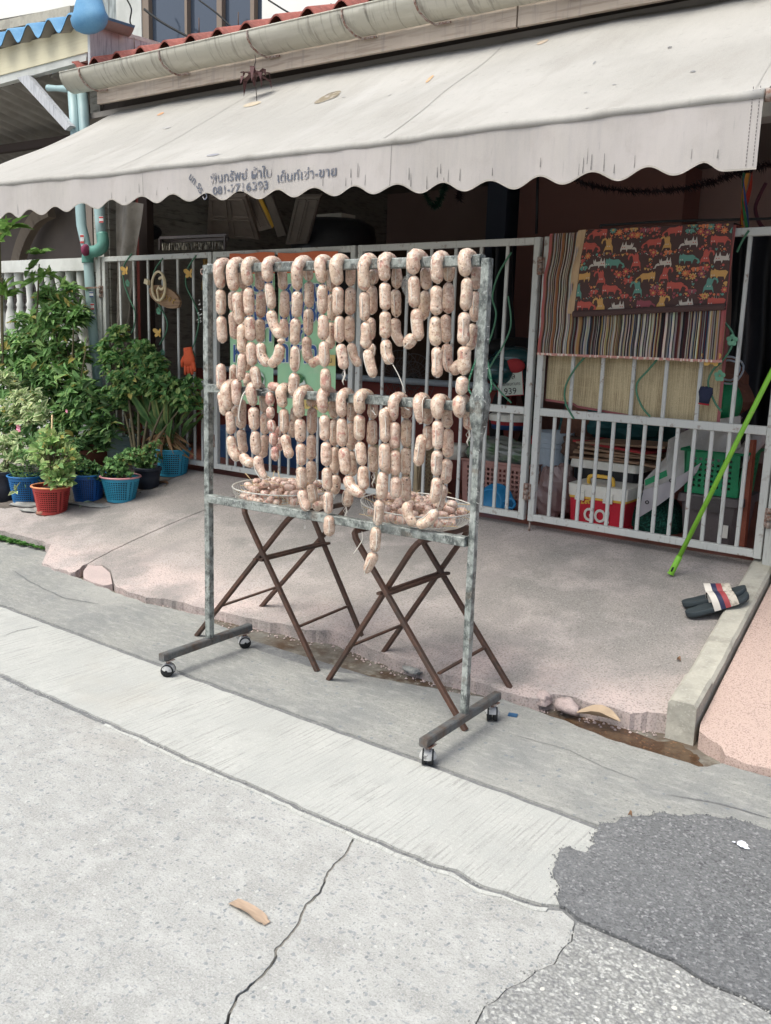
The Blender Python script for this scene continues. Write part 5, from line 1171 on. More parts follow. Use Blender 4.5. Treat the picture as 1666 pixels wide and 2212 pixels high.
# fascia following the picture's two levels
gl = onY(131, 161, 4.50); gr = onY(785, 15, 4.50); gs = (gr.z-gl.z)/(gr.x-gl.x)
def zlip(x): return gl.z+gs*(x-gl.x)
xl, xr = gl.x, 1.6
fbz = onY(250, 215, YF).z
def zfb(x): return onY(250, 215, YF).z+(onY(1408, 0, YF).z-onY(250, 215, YF).z)*(x-onY(250, 215, YF).x)/(onY(1408, 0, YF).x-onY(250, 215, YF).x)
b = MB(); x0 = xl+.28; b.beam((x0, YF+.012, (zfb(x0)+zlip(x0)-.02)/2+.0), (-2.605, YF+.012, (zfb(-2.6)+zlip(-2.6)-.02)/2), .024, zlip(-4)-zfb(-4), bev=.002); b.build('fascia', 'fascia', house)
b = MB(); b.beam((-2.595, YF+.012, (zfb(-2.6)+zlip(-2.6)-.02)/2), (xr, YF+.012, (zfb(xr)+zlip(xr)-.02)/2), .024, zlip(-1)-zfb(-1), bev=.002); b.build('fascia', 'fascia', house)
b = MB(); b.beam((xl+.3, YF+.20, zfb(xl)+.10), (xr, YF+.20, zfb(xr)+.10), .05, .22); b.build('wall_plate', mat('dark_timber', lin((74, 66, 60)), .85), house)
boxp('lintel_wall', (-6.7, 4.98, 3.0), (1.3, 5.06, 3.5), 'lintel_shade', house)
# gutter: half round profile open on top
gt = thing('roof_gutter', 'pale metal half round rain gutter along the red tile roof edge', 'gutter', (gl.x, 4.55, gl.z))
b = MB(); b.smooth = True; n = 60; prof = [(-.125, .012), (-.126, -.012), (-.120, -.035), (-.106, -.058), (-.088, -.078), (-.064, -.097), (-.03, -.112), (.0, -.118)]
g = []
for i in range(n+1):
    x = xl+(xr-xl)*i/n; z = zlip(x)+.003*nz(x*2); g.append([b.V((x, 4.615+dy, z+dz)) for dy, dz in prof])
for i in range(n):
    for j in range(len(prof)-1): b.F(g[i][j], g[i+1][j], g[i+1][j+1], g[i][j+1])
b.F(*g[0]); b.build('trough', 'zinc', gt)
b = MB(); b.tube([(xl+(xr-xl)*i/n, 4.49, zlip(xl+(xr-xl)*i/n)+.012) for i in range(n+1)], .006, 8); b.build('rolled_lip', 'zinc', gt)
for px in (172, 345, 535, 737, 895, 1180):
    x = onY(px, 150, 4.49).x
    if px > 780: x = onY(px, 20, 4.49).x
    b = MB(); z = zlip(x); P = [(x, 4.50, z+.02), (x, 4.484, z-.0), (x+.005, 4.485, z-.04), (x+.02, 4.505, z-.085), (x+.05, 4.55, z-.125), (x+.07, 4.60, z-.135), (x+.17, 4.606, z-.135)]
    for p, q in zip(P, P[1:]): b.beam(p, q, .010, .010, up=(0, 1, .1))
    b.build('bracket', 'hinge', gt)
# sleeves
for px in (720, 775):
    x = onY(px, 40, 4.49).x; b = MB(); b.smooth = True; gg = [[b.V((xx, 4.615+dy*1.03-.001, zlip(xx)+dz*1.02)) for dy, dz in prof[1:]] for xx in (x, x+.05)]
    for j in range(len(prof)-2): b.F(gg[0][j], gg[1][j], gg[1][j+1], gg[0][j+1])
    b.build('joint_sleeve', 'zinc', gt)
# red corrugated tiles
rt = MB(); pitch_ = .265; rt.smooth = True
def tilez(x, t): # t 0 eave..1
    ph = (x-xl)/pitch_*2*math.pi; return zlip(x)+.045+.055*math.sin(ph)+.34*t
nx = int((xr-xl-.1)/.022); g = []
for i in range(nx+1):
    x = xl+.06+i*.022; g.append([rt.V((x, 4.56+t*1.6, tilez(x, t*1.6))) for t in (0, .3, .6, 1)]+[rt.V((x, 4.562, tilez(x, 0)-.012))])
for i in range(nx):
    for j in range(3): rt.F(g[i][j], g[i+1][j], g[i+1][j+1], g[i][j+1])
    rt.smooth = False; rt.F(g[i][4], g[i+1][4], g[i+1][0], g[i][0]); rt.smooth = True
rt.build('roof', 'redtile', house)
for px, py in ((234, 106), (290, 90), (430, 48), (515, 36), (715, 18)):
    p = onY(px, py, 5.0); b = MB(); b.tube([p-Vector((0, 0, .12)), p+Vector((0, 0, .03))], .004, 5); b.build('tile_hook', 'rust', house)
# pipes
def pipe(name, label, pts, r, m='pvc', sleeves=()):
    t = thing(name, label, 'pipe', pts[-1], 'pale blue rain pipes at the left end of the gate'); b = MB(); b.tube(pts, r, 14); b.build('tube', m, t); return t
p1 = pipe('rain_pipe', 'left pale blue rain pipe running down behind the green bushes', [Vector((onY(157, 195, 4.66).x, 4.66, 3.25)), Vector((onY(165, 300, 4.66).x, 4.66, 2.8)), Vector((onY(176, 480, 4.66).x, 4.66, 2.2)), Vector((onY(190, 545, 4.66).x, 4.66, 1.98)), Vector((onY(200, 700, 4.66).x, 4.66, 1.42)), Vector((onY(222, 930, 4.66).x, 4.66, .5)), Vector((onY(226, 980, 4.66).x, 4.66, .35))], .040)
p2 = pipe('rain_pipe', 'right pale blue rain pipe that joins the left one through a green elbow', [Vector((onY(178, 198, 4.70).x, 4.70, 3.2)), Vector((onY(185, 300, 4.70).x, 4.70, 2.8)), Vector((onY(213, 420, 4.70).x, 4.70, 2.42)), Vector((onY(217, 470, 4.70).x, 4.70, 2.22)), Vector((onY(221, 520, 4.70).x, 4.70, 2.06))], .042)
el = [Vector((onY(221, 505, 4.70).x, 4.70, onY(221, 505, 4.70).z)), onY(223, 528, 4.69), onY(212, 541, 4.67), onY(196, 545, 4.655), onY(190, 556, 4.655), onY(190, 568, 4.655)]
b = MB(); b.tube(spline(el, 5), .047, 14); b.build('elbow', 'pvcgreen', p2)
b = MB(); a = onY(104, 190, 4.62); c_ = onY(150, 192, 4.64); b.tube([a, a+(c_-a)*.4, c_], [.026, .022, .03], 12, caps=False); b.tube([a+(c_-a)*.02, a+(c_-a)*.03], [.0255, .0255], 12); b.build('overflow_spout', 'pvc', p1)
lab_w = mat('pipe_label_white', lin((190, 190, 190)), .6); lab_b = mat('pipe_label_blue', lin((40, 66, 110)), .6); lab_r = mat('pipe_label_red', lin((170, 60, 56)), .6)
for (px, py, Y_, w_, h_, par, mm, ph) in ((176, 516, 4.617, .05, .07, p1, lab_r, 0), (196, 636, 4.617, .05, .045, p1, lab_b, 0), (198, 662, 4.617, .05, .05, p1, lab_r, 0), (200, 680, 4.617, .05, .045, p1, lab_b, 0), (217, 474, 4.654, .055, .05, p2, lab_r, 0)):
    p = onY(px, py, Y_); b = MB()
    def cyl(x, z, e): a = x/.042; return Vector((p.x+math.sin(a)*(.0425+e), Y_+.043-math.cos(a)*(.0425+e), p.z+z))
    for k in range(4): x0, x1 = -w_/2+w_*k/4, -w_/2+w_*(k+1)/4; b.poly([cyl(x0, -h_/2, .001), cyl(x1, -h_/2, .001), cyl(x1, h_/2, .001), cyl(x0, h_/2, .001)])
    b.cur = 1
    for zz in (-h_*.38, h_*.30):
        for k in range(4): x0, x1 = -w_/2+w_*k/4, -w_/2+w_*(k+1)/4; b.poly([cyl(x0, zz-h_*.1, .0022), cyl(x1, zz-h_*.1, .0022), cyl(x1, zz+h_*.12, .0022), cyl(x0, zz+h_*.12, .0022)])
    b.build('sticker', [lab_w, mm], par)
b = MB(); p = onY(193, 625, 4.66); b.beam(onY(182, 622, 4.61), onY(218, 621, 4.66), .02, .012); b.build('pipe_strap', 'hinge', p1)
# hanging star ornament under the gutter
st = thing('hanging_ornament', 'dark paper star ornament hanging on a wire from the roof gutter', 'ornament', onY(551, 170, 4.45)); c = onY(551, 160, 4.45)
b = MB(); b.tube([onY(551, 118, 4.45), onY(553, 132, 4.45), onY(550, 140, 4.45), c, onY(556, 230, 4.40)], .0025, 5); b.build('wire', 'rawwood', st)
b = MB(); b.lathe([(.0, .02), (.035, .014), (.045, .0), (.03, -.008), (0, -.008)], c, 14)
for k in range(11):
    a = 6.28*k/11; d = Vector((math.cos(a), math.sin(a)*.8, 0)); s = Vector((-math.sin(a), math.cos(a), 0)); q = c+d*.035+Vector((0, 0, .01*(k % 2)))
    mid = q+d*(.045+.02*(k % 3))+Vector((0, 0, .02-.025*(k % 3))); tip = mid+d*.015+Vector((0, 0, -.05-.045*(k % 2)))
    b.poly([q-s*.014, q+s*.014, mid+s*.016, mid-s*.016]); b.poly([mid-s*.016, mid+s*.016, tip])
    b.poly([q-s*.014+d*.002, mid-s*.016+d*.002, mid+s*.016+d*.002, q+s*.014+d*.002])
b.build('star', mat('dark_maroon_card', lin((92, 62, 62)), .7), st)

# ================================================================== UPPER STOREY / NEIGHBOUR
up = thing('upper_storey', 'white painted upper storey with dark sliding window above the red tiles', 'house storey', (-6.5, 6.6, 3.6))
def wpl(name, x0, x1, z0, z1, Y, th, m, par): return boxp(name, (x0, Y, z0), (x1, Y+th, z1), m, par)
YU = 6.6
xs = [onY(px, 60, YU).x for px in (232, 252, 306, 566, 1200)]
wpl('wall', xs[1], xs[2], 2.9, 6.2, YU, .2, 'whitepaint', up); wpl('wall', xs[3], 3.0, 2.9, 6.2, YU, .2, 'whitewall', up)
wpl('wall_recess', xs[0]-.8, xs[1]-.02, 2.9, 6.2, YU+.25, .1, mat('recess_paint', lin((160, 168, 168)), .8, layers=[('noise', (20, 20, 3), .45, .6, lin((96, 100, 100)), .8)]), up)
wpl('sill_wall', xs[2], xs[3], 2.9, 3.72, YU+.03, .15, 'whitepaint', up)
win = boxp('window', (xs[2], YU+.06, 3.7), (xs[3], YU+.08, 6.0), 'glass', up)
for px, wd in ((313, .10), (400, .035), (472, .07), (543, .05)):
    x = onY(px, 60, YU).x; boxp('mullion', (x-wd/2, YU+.01, 3.7), (x+wd/2, YU+.06, 6.0), 'mullion', win)
for nm, pts, r in (('left upper wall cable hanging by the white wall', [(275, 0), (284, 20), (281, 45), (286, 58)], .008), ('power cable crossing in front of the dark window', [(312, 20), (345, 45), (385, 68), (445, 98)], .012), ('power cable crossing the right part of the dark window', [(430, 0), (470, 30), (505, 62), (540, 80)], .008), ('black cable running down across the bright wall right of the window', [(580, 0), (620, 25), (660, 45)], .008)):
    b = MB(); b.tube(spline([onY(x, y, YU-.25) for x, y in pts], 6), r, 6); tag(b.build('cable', 'rubber'), nm, 'cable')
# neighbour house (left)
nb_ = thing('neighbour_house', 'neighbouring house with blue tiled roof edge, cream fascia and arched porch at the left', 'house', (-8.5, 6, 0))
YN = 4.60
def quad(name, pix, Y, m, par, th=.03):
    b = MB(); P = [onY(x, y, Y) for x, y in pix]; f = [b.V(p) for p in P]; k = [b.V(p+Vector((0, th, 0))) for p in P]; n = len(P)
    b.F(*f); b.F(*k[::-1])
    for i in range(n): b.F(f[i], k[i], k[(i+1) % n], f[(i+1) % n])
    return b.build(name, m, par)
quad('fascia', [(-260, 178), (-260, 232), (193, 111), (190, 54)], YN, 'creamfascia', nb_)
quad('eave_beam', [(-260, 233), (-260, 252), (186, 131), (188, 112)], YN+.01, 'whitepaint', nb_, .06)
quad('brace', [(37, 168), (59, 162), (152, 271), (141, 281)], YN-.02, 'boardgrey', nb_, .05)
quad('beam_end', [(160, 132), (184, 126), (184, 152), (160, 156)], YN+.05, 'whitepaint', nb_, .05)
# gable board going back
b = MB(); p0 = onY(194, 56, YN-.02); p1 = onY(196, 148, YN-.02); 
P = [p0, onY(350, 100, YN+.8), onY(350, 150, YN+.8), p1]
f = [b.V(p) for p in P]; k = [b.V(p+Vector((-.03, 0, 0))) for p in P]; b.F(*f); b.F(*k[::-1])
for i in range(4): b.F(f[i], k[i], k[(i+1) % 4], f[(i+1) % 4])
b.build('gable_board', 'boardgrey', nb_)
b = MB(); b.beam(onY(198, 54, YN), onY(345, 97, YN+.79), .03, .03); b.build('gable_trim', 'whitepaint', nb_)
# blue tile edge: two corrugated courses
for nm, ya, amp, px0, px1, pyA, pyB, Y_ in (('roof', 0, .05, -240, 185, 92, 55, YN-.10),):
    b = MB(); b.smooth = True; a = onY(-240, 141, Y_); c_ = onY(186, 36, Y_); n = 240; g = []
    for i in range(n+1):
        t = i/n; p = a.lerp(c_, t); w_ = .055*math.sin((p.x-c_.x)/.27*2*math.pi); g.append([b.V(p+Vector((0, yy, w_+zz))) for yy, zz in ((0, -.012), (0, 0), (.14, .05), (.45, .06))])
    for i in range(n):
        for j in range(3): b.F(g[i][j], g[i+1][j], g[i+1][j+1], g[i][j+1])
    b.build(nm, 'bluetile', nb_)
    b = MB(); b.smooth = True; g = []
    for i in range(n+1):
        t = i/n; p = a.lerp(c_, t); w_ = .055*math.sin((p.x-c_.x)/.27*2*math.pi); g.append([b.V(p+Vector((0, yy, w_+zz-.016))) for yy, zz in ((.004, 0), (.14, .045), (.44, .055))])
    for i in range(n):
        for j in range(2): b.F(g[i][j], g[i][j+1], g[i+1][j+1], g[i+1][j])
    b.build('roof_underside', 'asbestos', nb_)
# blue ridge end tile (rounded)
b = MB(); c = onY(193, 28, YN-.16); b.lathe([(0, .165), (.06, .155), (.105, .12), (.135, .06), (.155, .0), (.180, -.035), (.168, -.075), (.14, -.105), (.08, -.128), (0, -.135)], (0, 0, 0), 30)
b.v = [(x+c.x, y*.55+c.y, z+c.z) for x, y, z in b.v]; b.build('ridge_tile', 'bluetile', nb_)
# bright wall behind at the far left top
quad('upper_wall', [(-300, -300), (-300, 95), (130, 18), (262, -10), (262, -300)], 6.9, 'whitewall', nb_, .1)
b = MB(); b.beam(onY(-300, 122, 6.5), onY(160, 26, 6.5), .10, .10); b.build('upper_gutter', 'kerb', nb_)
# porch underside (corrugated, sloping back), beams, arch wall
b = MB(); b.smooth = True; g = []
for i in range(161):
    x = -12+i*.0345; w_ = .035*math.sin(x/.18*2*math.pi); g.append([b.V((x, y, z+w_)) for y, z in ((4.68, 3.40), (6.6, 3.0))])
for a, d in zip(g, g[1:]): b.F(a[0], a[1], d[1], d[0])
b.build('porch_roof', 'asbestos', nb_)
b = MB(); b.beam((-12, 5.3, 3.12), (-6.75, 5.3, 3.05), .06, .07); b.beam((-12, 6.1, 2.98), (-6.75, 6.1, 2.92), .06, .06); b.build('porch_beam', 'rawwood', nb_)
boxp('back_wall', (-13, 6.6, 0), (-6.75, 6.7, 3.4), 'archwall', nb_)
b = MB(); ac = onY(10, 600, 6.2); 
arc = [onY(28+30*math.cos(0), 0, 6.3)]
P = [onY(x, y, 6.4) for x, y in ((30, 640), (36, 585), (46, 540), (62, 500), (84, 470), (110, 455))]
for p, q in zip(spline(P, 4), spline(P, 4)[1:]): b.beam(p, q+(q-p)*.1, .15, .10, up=(0, 1, 0))
b.build('arch', mat('arch_plaster', lin((150, 136, 120)), .9), nb_)
boxp('side_wall', (-6.9, 4.95, 0), (-6.77, 6.6, 3.2), 'archwall', nb_)
# balustrade
YB = 4.84
bal = thing('balustrade', 'weathered white concrete balustrade behind the tall bushes', 'balustrade', (-7.4, YB, .4))
zt_ = onY(100, 562, YB).z; zb2 = onY(100, 588, YB).z; zl_ = onY(100, 745, YB).z; zl2 = onY(100, 768, YB).z
boxp('top_rail', (-13, YB-.07, zb2), (-6.62, YB+.07, zt_), 'whitepaint', bal); boxp('bottom_rail', (-13, YB-.07, zl2), (-6.62, YB+.07, zl_), 'whitepaint', bal); boxp('plinth', (-13, YB-.05, .2), (-6.62, YB+.05, zl2), 'whitepaint', bal)
hh = zb2-zl_
for k in range(14):
    x = -6.78-.155*k-(0 if k < 2 else .0); b = MB(); b.lathe([(.045, 0), (.045, .05*hh), (.03, .08*hh), (.05, .18*hh), (.055, .28*hh), (.045, .42*hh), (.028, .52*hh), (.038, .55*hh), (.026, .6*hh), (.03, .78*hh), (.045, .88*hh), (.045, hh)], (x, YB, zl_), 12); b.build('baluster', 'whitepaint', bal)
mz = MB()
for k in range(70): mz.beam((-8.6+k*.025, YB+.085, zl_), (-8.6+k*.025, YB+.085, zb2), .003, .003)
for k in range(28): mz.beam((-8.6, YB+.088, zl_+k*.025), (-6.7, YB+.088, zl_+k*.025), .003, .003)
tag(mz.build('wire_screen', 'rubber'), 'dark wire mesh screen behind the white balusters', 'mesh')
# ================================================================== POTS + PLANTS
rp = random.Random(21)
def pot(root, base, rb, rt_, h, m, mrim=None, holes=False, rough_=True, rows_=10, name='pot'):
    b = MB()
    if holes:
        n = 46; zs = [0, .018]+[.018+(h-.045)*i/rows_ for i in range(1, rows_+1)]+[h]
        def R(z): return rb+(rt_-rb)*(z/h)
        ring = [[b.V(base+Vector((R(z)*math.cos(6.2832*k/n), R(z)*math.sin(6.2832*k/n), z))) for k in range(n)] for z in zs]
        inner = [[b.V(base+Vector(((R(z)-.006)*math.cos(6.2832*k/n), (R(z)-.006)*math.sin(6.2832*k/n), z))) for k in range(n)] for z in zs]
        for i in range(len(zs)-1):
            for k in range(n):
                k2 = (k+1) % n; solid = i == 0 or i == len(zs)-2
                A_, B_, C_, D_ = [Vector(b.v[v]) for v in (ring[i][k], ring[i][k2], ring[i+1][k2], ring[i+1][k])]
                if solid: b.F(ring[i][k], ring[i][k2], ring[i+1][k2], ring[i+1][k]); continue
                if (k % 11) == 0: b.F(ring[i][k], ring[i][k2], ring[i+1][k2], ring[i+1][k]); continue
                # frame around a slot
                fx, fz = .14, .20
                def L(u, v): return (A_*(1-u)+B_*u)*(1-v)+(D_*(1-u)+C_*u)*v
                q = [b.V(L(fx, fz)), b.V(L(1-fx, fz)), b.V(L(1-fx, 1-fz)), b.V(L(fx, 1-fz))]
                o4 = (ring[i][k], ring[i][k2], ring[i+1][k2], ring[i+1][k])
                for a in range(4): b.F(o4[a], o4[(a+1) % 4], q[(a+1) % 4], q[a])
                ctr = base+Vector((0, 0, zs[i])); 
                qi = [b.V(Vector(b.v[v])-(Vector((b.v[v][0]-base.x, b.v[v][1]-base.y, 0)).normalized()*.006)) for v in q]
                for a in range(4): b.F(q[a], q[(a+1) % 4], qi[(a+1) % 4], qi[a])
        b.F(*ring[0][::-1])
        b.build(name, m, root)
        b = MB(); b.lathe([(rb-.016, .004), (rt_-.018, h-.02)], base, 30); b.build('liner', 'soil', root)
    else:
        b.lathe([(0, 0), (rb, 0), (rb+(rt_-rb)*.5, h*.5), (rt_, h-.02), (rt_+.006, h-.018), (rt_+.006, h), (rt_-.006, h), (rt_-.012, h-.04)], base, 32); b.build(name, m, root)
    b = MB(); b.tube([base+Vector(((rt_+.002)*math.cos(6.2832*k/36), (rt_+.002)*math.sin(6.2832*k/36), h)) for k in range(36)], .008, 8, closed=True, flat=.8); b.build('rim', mrim or m, root)
    b = MB(); b.smooth = True; b.lathe([(0, h-.012), (rt_*.6, h-.016), (rt_-.008, h-.028)], base, 20); b.build('soil', 'soil', root)
for n_, c_ in (('p_red', (172, 62, 58)), ('p_orange', (214, 140, 96)), ('p_blue', (36, 104, 160)), ('p_dblue', (30, 82, 146)), ('p_cyan', (52, 142, 172)), ('p_pink', (200, 142, 146)), ('p_black', (38, 44, 56)), ('p_pale', (150, 172, 170)), ('p_clay', (124, 76, 62))): worn(n_, c_, .45)
def vary(c, g): return tuple(max(0, v*g) for v in c)
def foliage(root, blobs, L, W, n, cols, seed, up=.35, name='foliage', edge=None, stems=None, droop=.25, whorl=1, clump=1):
    """blobs: (px, py, rx_px, ry_px, Y)"""
    r = random.Random(seed); b = MB(); st = MB(); tot = sum(q[2]*q[3] for q in blobs)
    for (px, py, rx, ry, Y) in blobs:
        c = onY(px, py, Y); k = (c-CAM).dot(FW)/FP; RX, RZ = rx*k, ry*k; RY = min(RX, RZ)*1.0
        nn = max(3, int(n*rx*ry/tot/whorl))
        for i in range(nn):
            while True:
                v = Vector((r.uniform(-1, 1), r.uniform(-1, 1), r.uniform(-1, 1)))
                if .25 < v.length < 1.0+.12*nz(v.x*3+seed, v.y*3, v.z*3)*2: break
            if nz((c.x+v.x*RX)*9+seed, (c.y+v.y*RY)*9, (c.z+v.z*RZ)*9) < -.10: continue
            p = c+Vector((v.x*RX, v.y*RY, v.z*RZ)); out = Vector((v.x, v.y, v.z*.5+up))
            if stems and i % 3 == 0: st.tube([p, p-Vector((v.x*RX, v.y*RY, v.z*RZ+RZ*.25))*.75], [.0016, .004], 4, caps=False)
            for q in range(whorl):
                d = (out+Vector((r.uniform(-1, 1), r.uniform(-1, 1), r.uniform(-.7, .7)))*.8)
                if whorl > 1: a = 6.28*q/whorl+r.random()*1.6; ax_ = Vector((v.x*.9+r.uniform(-.3, .3), v.y*.9-.25, .7+.4*r.random())).normalized(); s1 = ax_.orthogonal().normalized(); s2 = ax_.cross(s1); d = s1*math.cos(a)+s2*math.sin(a)+ax_*r.uniform(.1, .9)
                g = r.uniform(.6, 1.4); cc = r.choice(cols) if r.random() > .04 else (.40, .34, .10); l = L*r.uniform(.6, 1.25)
                nrm = Vector((r.uniform(-.7, .7), r.uniform(-1.1, .1), r.uniform(.3, 1)))
                b.leaf(p, d, nrm, l, W*l/L*r.uniform(.85, 1.15), vary(cc, g), vary(edge, g) if edge and r.random() < .9 else None, droop=droop)
    b.build(name, 'green1', root)
    if stems: st.build('stems', 'stem', root)
def pct(px, py): return ramp(px, py)
def potplant(label, base_px, rb, rt_, h, m, rim, holes, group, name='potted_plant'):
    base = ramp(base_px[0], base_px[1]+4); k_ = (base.y+rb)/base.y; base = Vector((base.x*k_, base.y*k_, rampz(base.y*k_)-rb*.1)); root = thing(name, label, 'potted plant', base, group); pot(root, base, rb, rt_, h, m, rim, holes); return root, base
GA, GB_, GC_, GD_, GE = (.22, .39, .14), (.16, .31, .11), (.10, .20, .08), (.32, .49, .17), (.42, .53, .22)
PG = 'potted plants in plastic tubs at the left'
# red basket pot with basil
r_, bs = potplant('leafy basil plant in an openwork red basket pot with an orange rim', (114, 1117), .095, .128, .19, 'p_red', 'p_orange', True, PG)
Yb = bs.y
foliage(r_, [(118, 985, 42, 40, Yb), (100, 1020, 34, 26, Yb-.03), (128, 1035, 32, 20, Yb-.04), (112, 945, 24, 20, Yb), (88, 985, 20, 26, Yb), (140, 990, 22, 28, Yb), (112, 1000, 40, 30, Yb-.06)], .056, .034, 1500, [GA, GD_, GE, GE], 1, stems=True)
b = MB(); b.tube([onY(111, 1015, Yb), onY(113, 896, Yb)], .006, 6); b.build('stake', 'bamboo', r_)
b = MB()
for px, py in ((140, 925), (128, 935), (92, 930), (85, 945), (133, 915)): 
    a = onY(px, py+22, Yb); c_ = onY(px+rp.uniform(-3, 3), py-6, Yb)
    for k in range(7): b.ball(a.lerp(c_, k/6), .007-.0007*k, 6, 4)
b.build('flower_spikes', mat('pale_green_buds', (.2, .3, .12), .7), r_)
# far-left blue pot, ferny
r_, bs = potplant('feathery herb in an openwork mid blue basket pot left of the red one', (60, 1095), .095, .125, .20, 'p_blue', 'p_blue', True, PG); Yb = bs.y
foliage(r_, [(58, 1010, 40, 34, Yb), (75, 975, 30, 30, Yb), (40, 1000, 24, 24, Yb)], .05, .008, 1300, [GB_, GC_, GA], 2, up=.6, droop=.5)
# black pot far left, variegated
r_, bs = potplant('variegated cream-edged shrub in a black pot at the left picture edge', (10, 1090), .11, .14, .22, 'p_black', 'p_black', False, PG); Yb = bs.y
CR = (.66, .70, .42)
foliage(r_, [(10, 1005, 38, 30, Yb), (50, 985, 30, 22, Yb), (20, 950, 40, 28, Yb+.05), (70, 900, 34, 26, Yb+.15), (100, 890, 24, 22, Yb+.15), (30, 880, 42, 40, Yb+.2), (60, 860, 30, 26, Yb+.25), (10, 830, 26, 30, Yb+.3), (35, 1070, 10, 12, Yb-.1)], .062, .036, 1500, [(.13, .25, .08), (.17, .30, .10)], 3, edge=CR, stems=True, whorl=4)
# dark blue pot, curly herb
r_, bs = potplant('curly leaved herb in an openwork dark blue basket pot right of the red one', (192, 1088), .095, .125, .19, 'p_dblue', 'p_blue', True, PG); Yb = bs.y
foliage(r_, [(165, 985, 26, 34, Yb), (185, 1010, 26, 26, Yb), (205, 1020, 26, 20, Yb), (160, 960, 22, 20, Yb)], .030, .020, 1300, [(.07, .15, .06), (.05, .12, .045), GB_], 4, up=.5, whorl=3)
# light blue pot with pink rim
r_, bs = potplant('round-leaved mint in a light blue openwork basket pot with a pink rim', (262, 1089), .095, .135, .175, 'p_cyan', 'p_pink', True, PG); Yb = bs.y
foliage(r_, [(250, 1005, 30, 22, Yb), (275, 985, 24, 22, Yb), (225, 1030, 24, 18, Yb-.02), (262, 1022, 30, 14, Yb-.04)], .032, .026, 900, [GB_, GA, (.05, .13, .04)], 5, up=.4, stems=True, whorl=3)
# black small pot with mint
r_, bs = potplant('small bushy mint in a small black pot between the two light blue pots', (320, 1058), .075, .095, .15, 'p_black', 'p_black', False, PG); Yb = bs.y
foliage(r_, [(318, 985, 28, 28, Yb), (330, 960, 18, 16, Yb), (312, 1010, 24, 16, Yb-.02)], .034, .024, 620, [GA, GB_, (.08, .17, .05)], 6, up=.4, stems=True, whorl=3)
# blue pot with leathery snake plants and dead leaves
r_, bs = potplant('dark strap-leaved plant with withered brown leaves in a sky blue pot by the gate', (373, 1032), .105, .135, .20, 'p_cyan', 'p_cyan', True, PG); Yb = bs.y
b = MB(); rq = random.Random(9)
for k in range(56):
    a = rq.uniform(0, 6.28); R = rq.uniform(.05, .36); hgt = rq.uniform(.28, .62); base = bs+Vector((rq.uniform(-.06, .06), rq.uniform(-.05, .05), .19)); tip = base+Vector((math.cos(a)*R*1.15-.10, -abs(math.sin(a))*R*.5+.02, hgt*.95)); d = tip-base
    L = d.length; mid = base+d*.5; g = rq.uniform(.6, 1.3); c0 = vary((.035, .085, .03), g); c1 = vary((.09, .15, .05), g) if k % 3 else vary((.16, .17, .06), g)
    st_ = base+d*.35; b.tube([base, st_], [.004, .003], 4, caps=False); b.colr = c0
    b.leaf(st_, d+Vector((math.cos(a), math.sin(a), 0))*.1, (rq.uniform(-.5, .5), -1, .6), L*.62, .058, vary(c0, 1.9), vary(c1, 1.8), droop=.25)
b.build('foliage', 'green1', r_)
b = MB()
for k in range(22):
    a = rq.uniform(3.4, 6.0); base = bs+Vector((math.cos(a)*.06, math.sin(a)*.06, .23)); g = rq.uniform(.6, 1.4)
    d = Vector((math.cos(a)*.8+rq.uniform(-.3, .3), math.sin(a), rq.uniform(-.7, .3))); b.leaf(base+Vector((0, 0, rq.uniform(0, .10))), d, (0, -1, .5), rq.uniform(.10, .17), .035, vary((.22, .13, .07), g), vary((.34, .22, .12), g), fold=.9, droop=1.0)
for px, py in ((345, 905), (275, 895), (288, 900), (262, 925), (275, 930), (250, 922)):
    p = onY(px, py, bs.y+.02); b.leaf(p, (rq.uniform(-1, 1), -.3, rq.uniform(-.5, .5)), (0, -1, .3), .07, .05, (.36, .24, .14), (.46, .30, .2), fold=.6)
b.build('withered_leaves', 'green1', r_)
# white pot and clay pot behind
r_, bs = potplant('pale ribbed round pot behind the light blue basket pots, partly hidden by leaves', (268, 1006), .125, .14, .22, 'p_pale', 'p_pale', False, PG)
b = MB()
for z in (.05, .10, .15): b.tube([bs+Vector(((.13+.05*z)*math.cos(6.283*k/30), (.13+.05*z)*math.sin(6.283*k/30), z)) for k in range(30)], .006, 6, closed=True)
b.build('ribs', 'p_pale', r_); foliage(r_, [(262, 930, 26, 16, bs.y), (290, 920, 20, 18, bs.y)], .07, .04, 90, [GC_, GB_, (.16, .10, .05)], 8)
r_, bs = potplant('reddish clay pot behind the dark blue basket pot with a thin stake', (208, 1010), .13, .16, .18, 'p_clay', 'p_clay', False, PG)
b = MB(); b.tube([onY(169, 985, bs.y), onY(168, 886, bs.y)], .006, 6); b.build('stake', 'bamboo', r_)
foliage(r_, [(190, 935, 20, 24, bs.y), (215, 915, 18, 24, bs.y), (180, 900, 16, 20, bs.y)], .08, .03, 150, [GA, GD_], 10, stems=True)
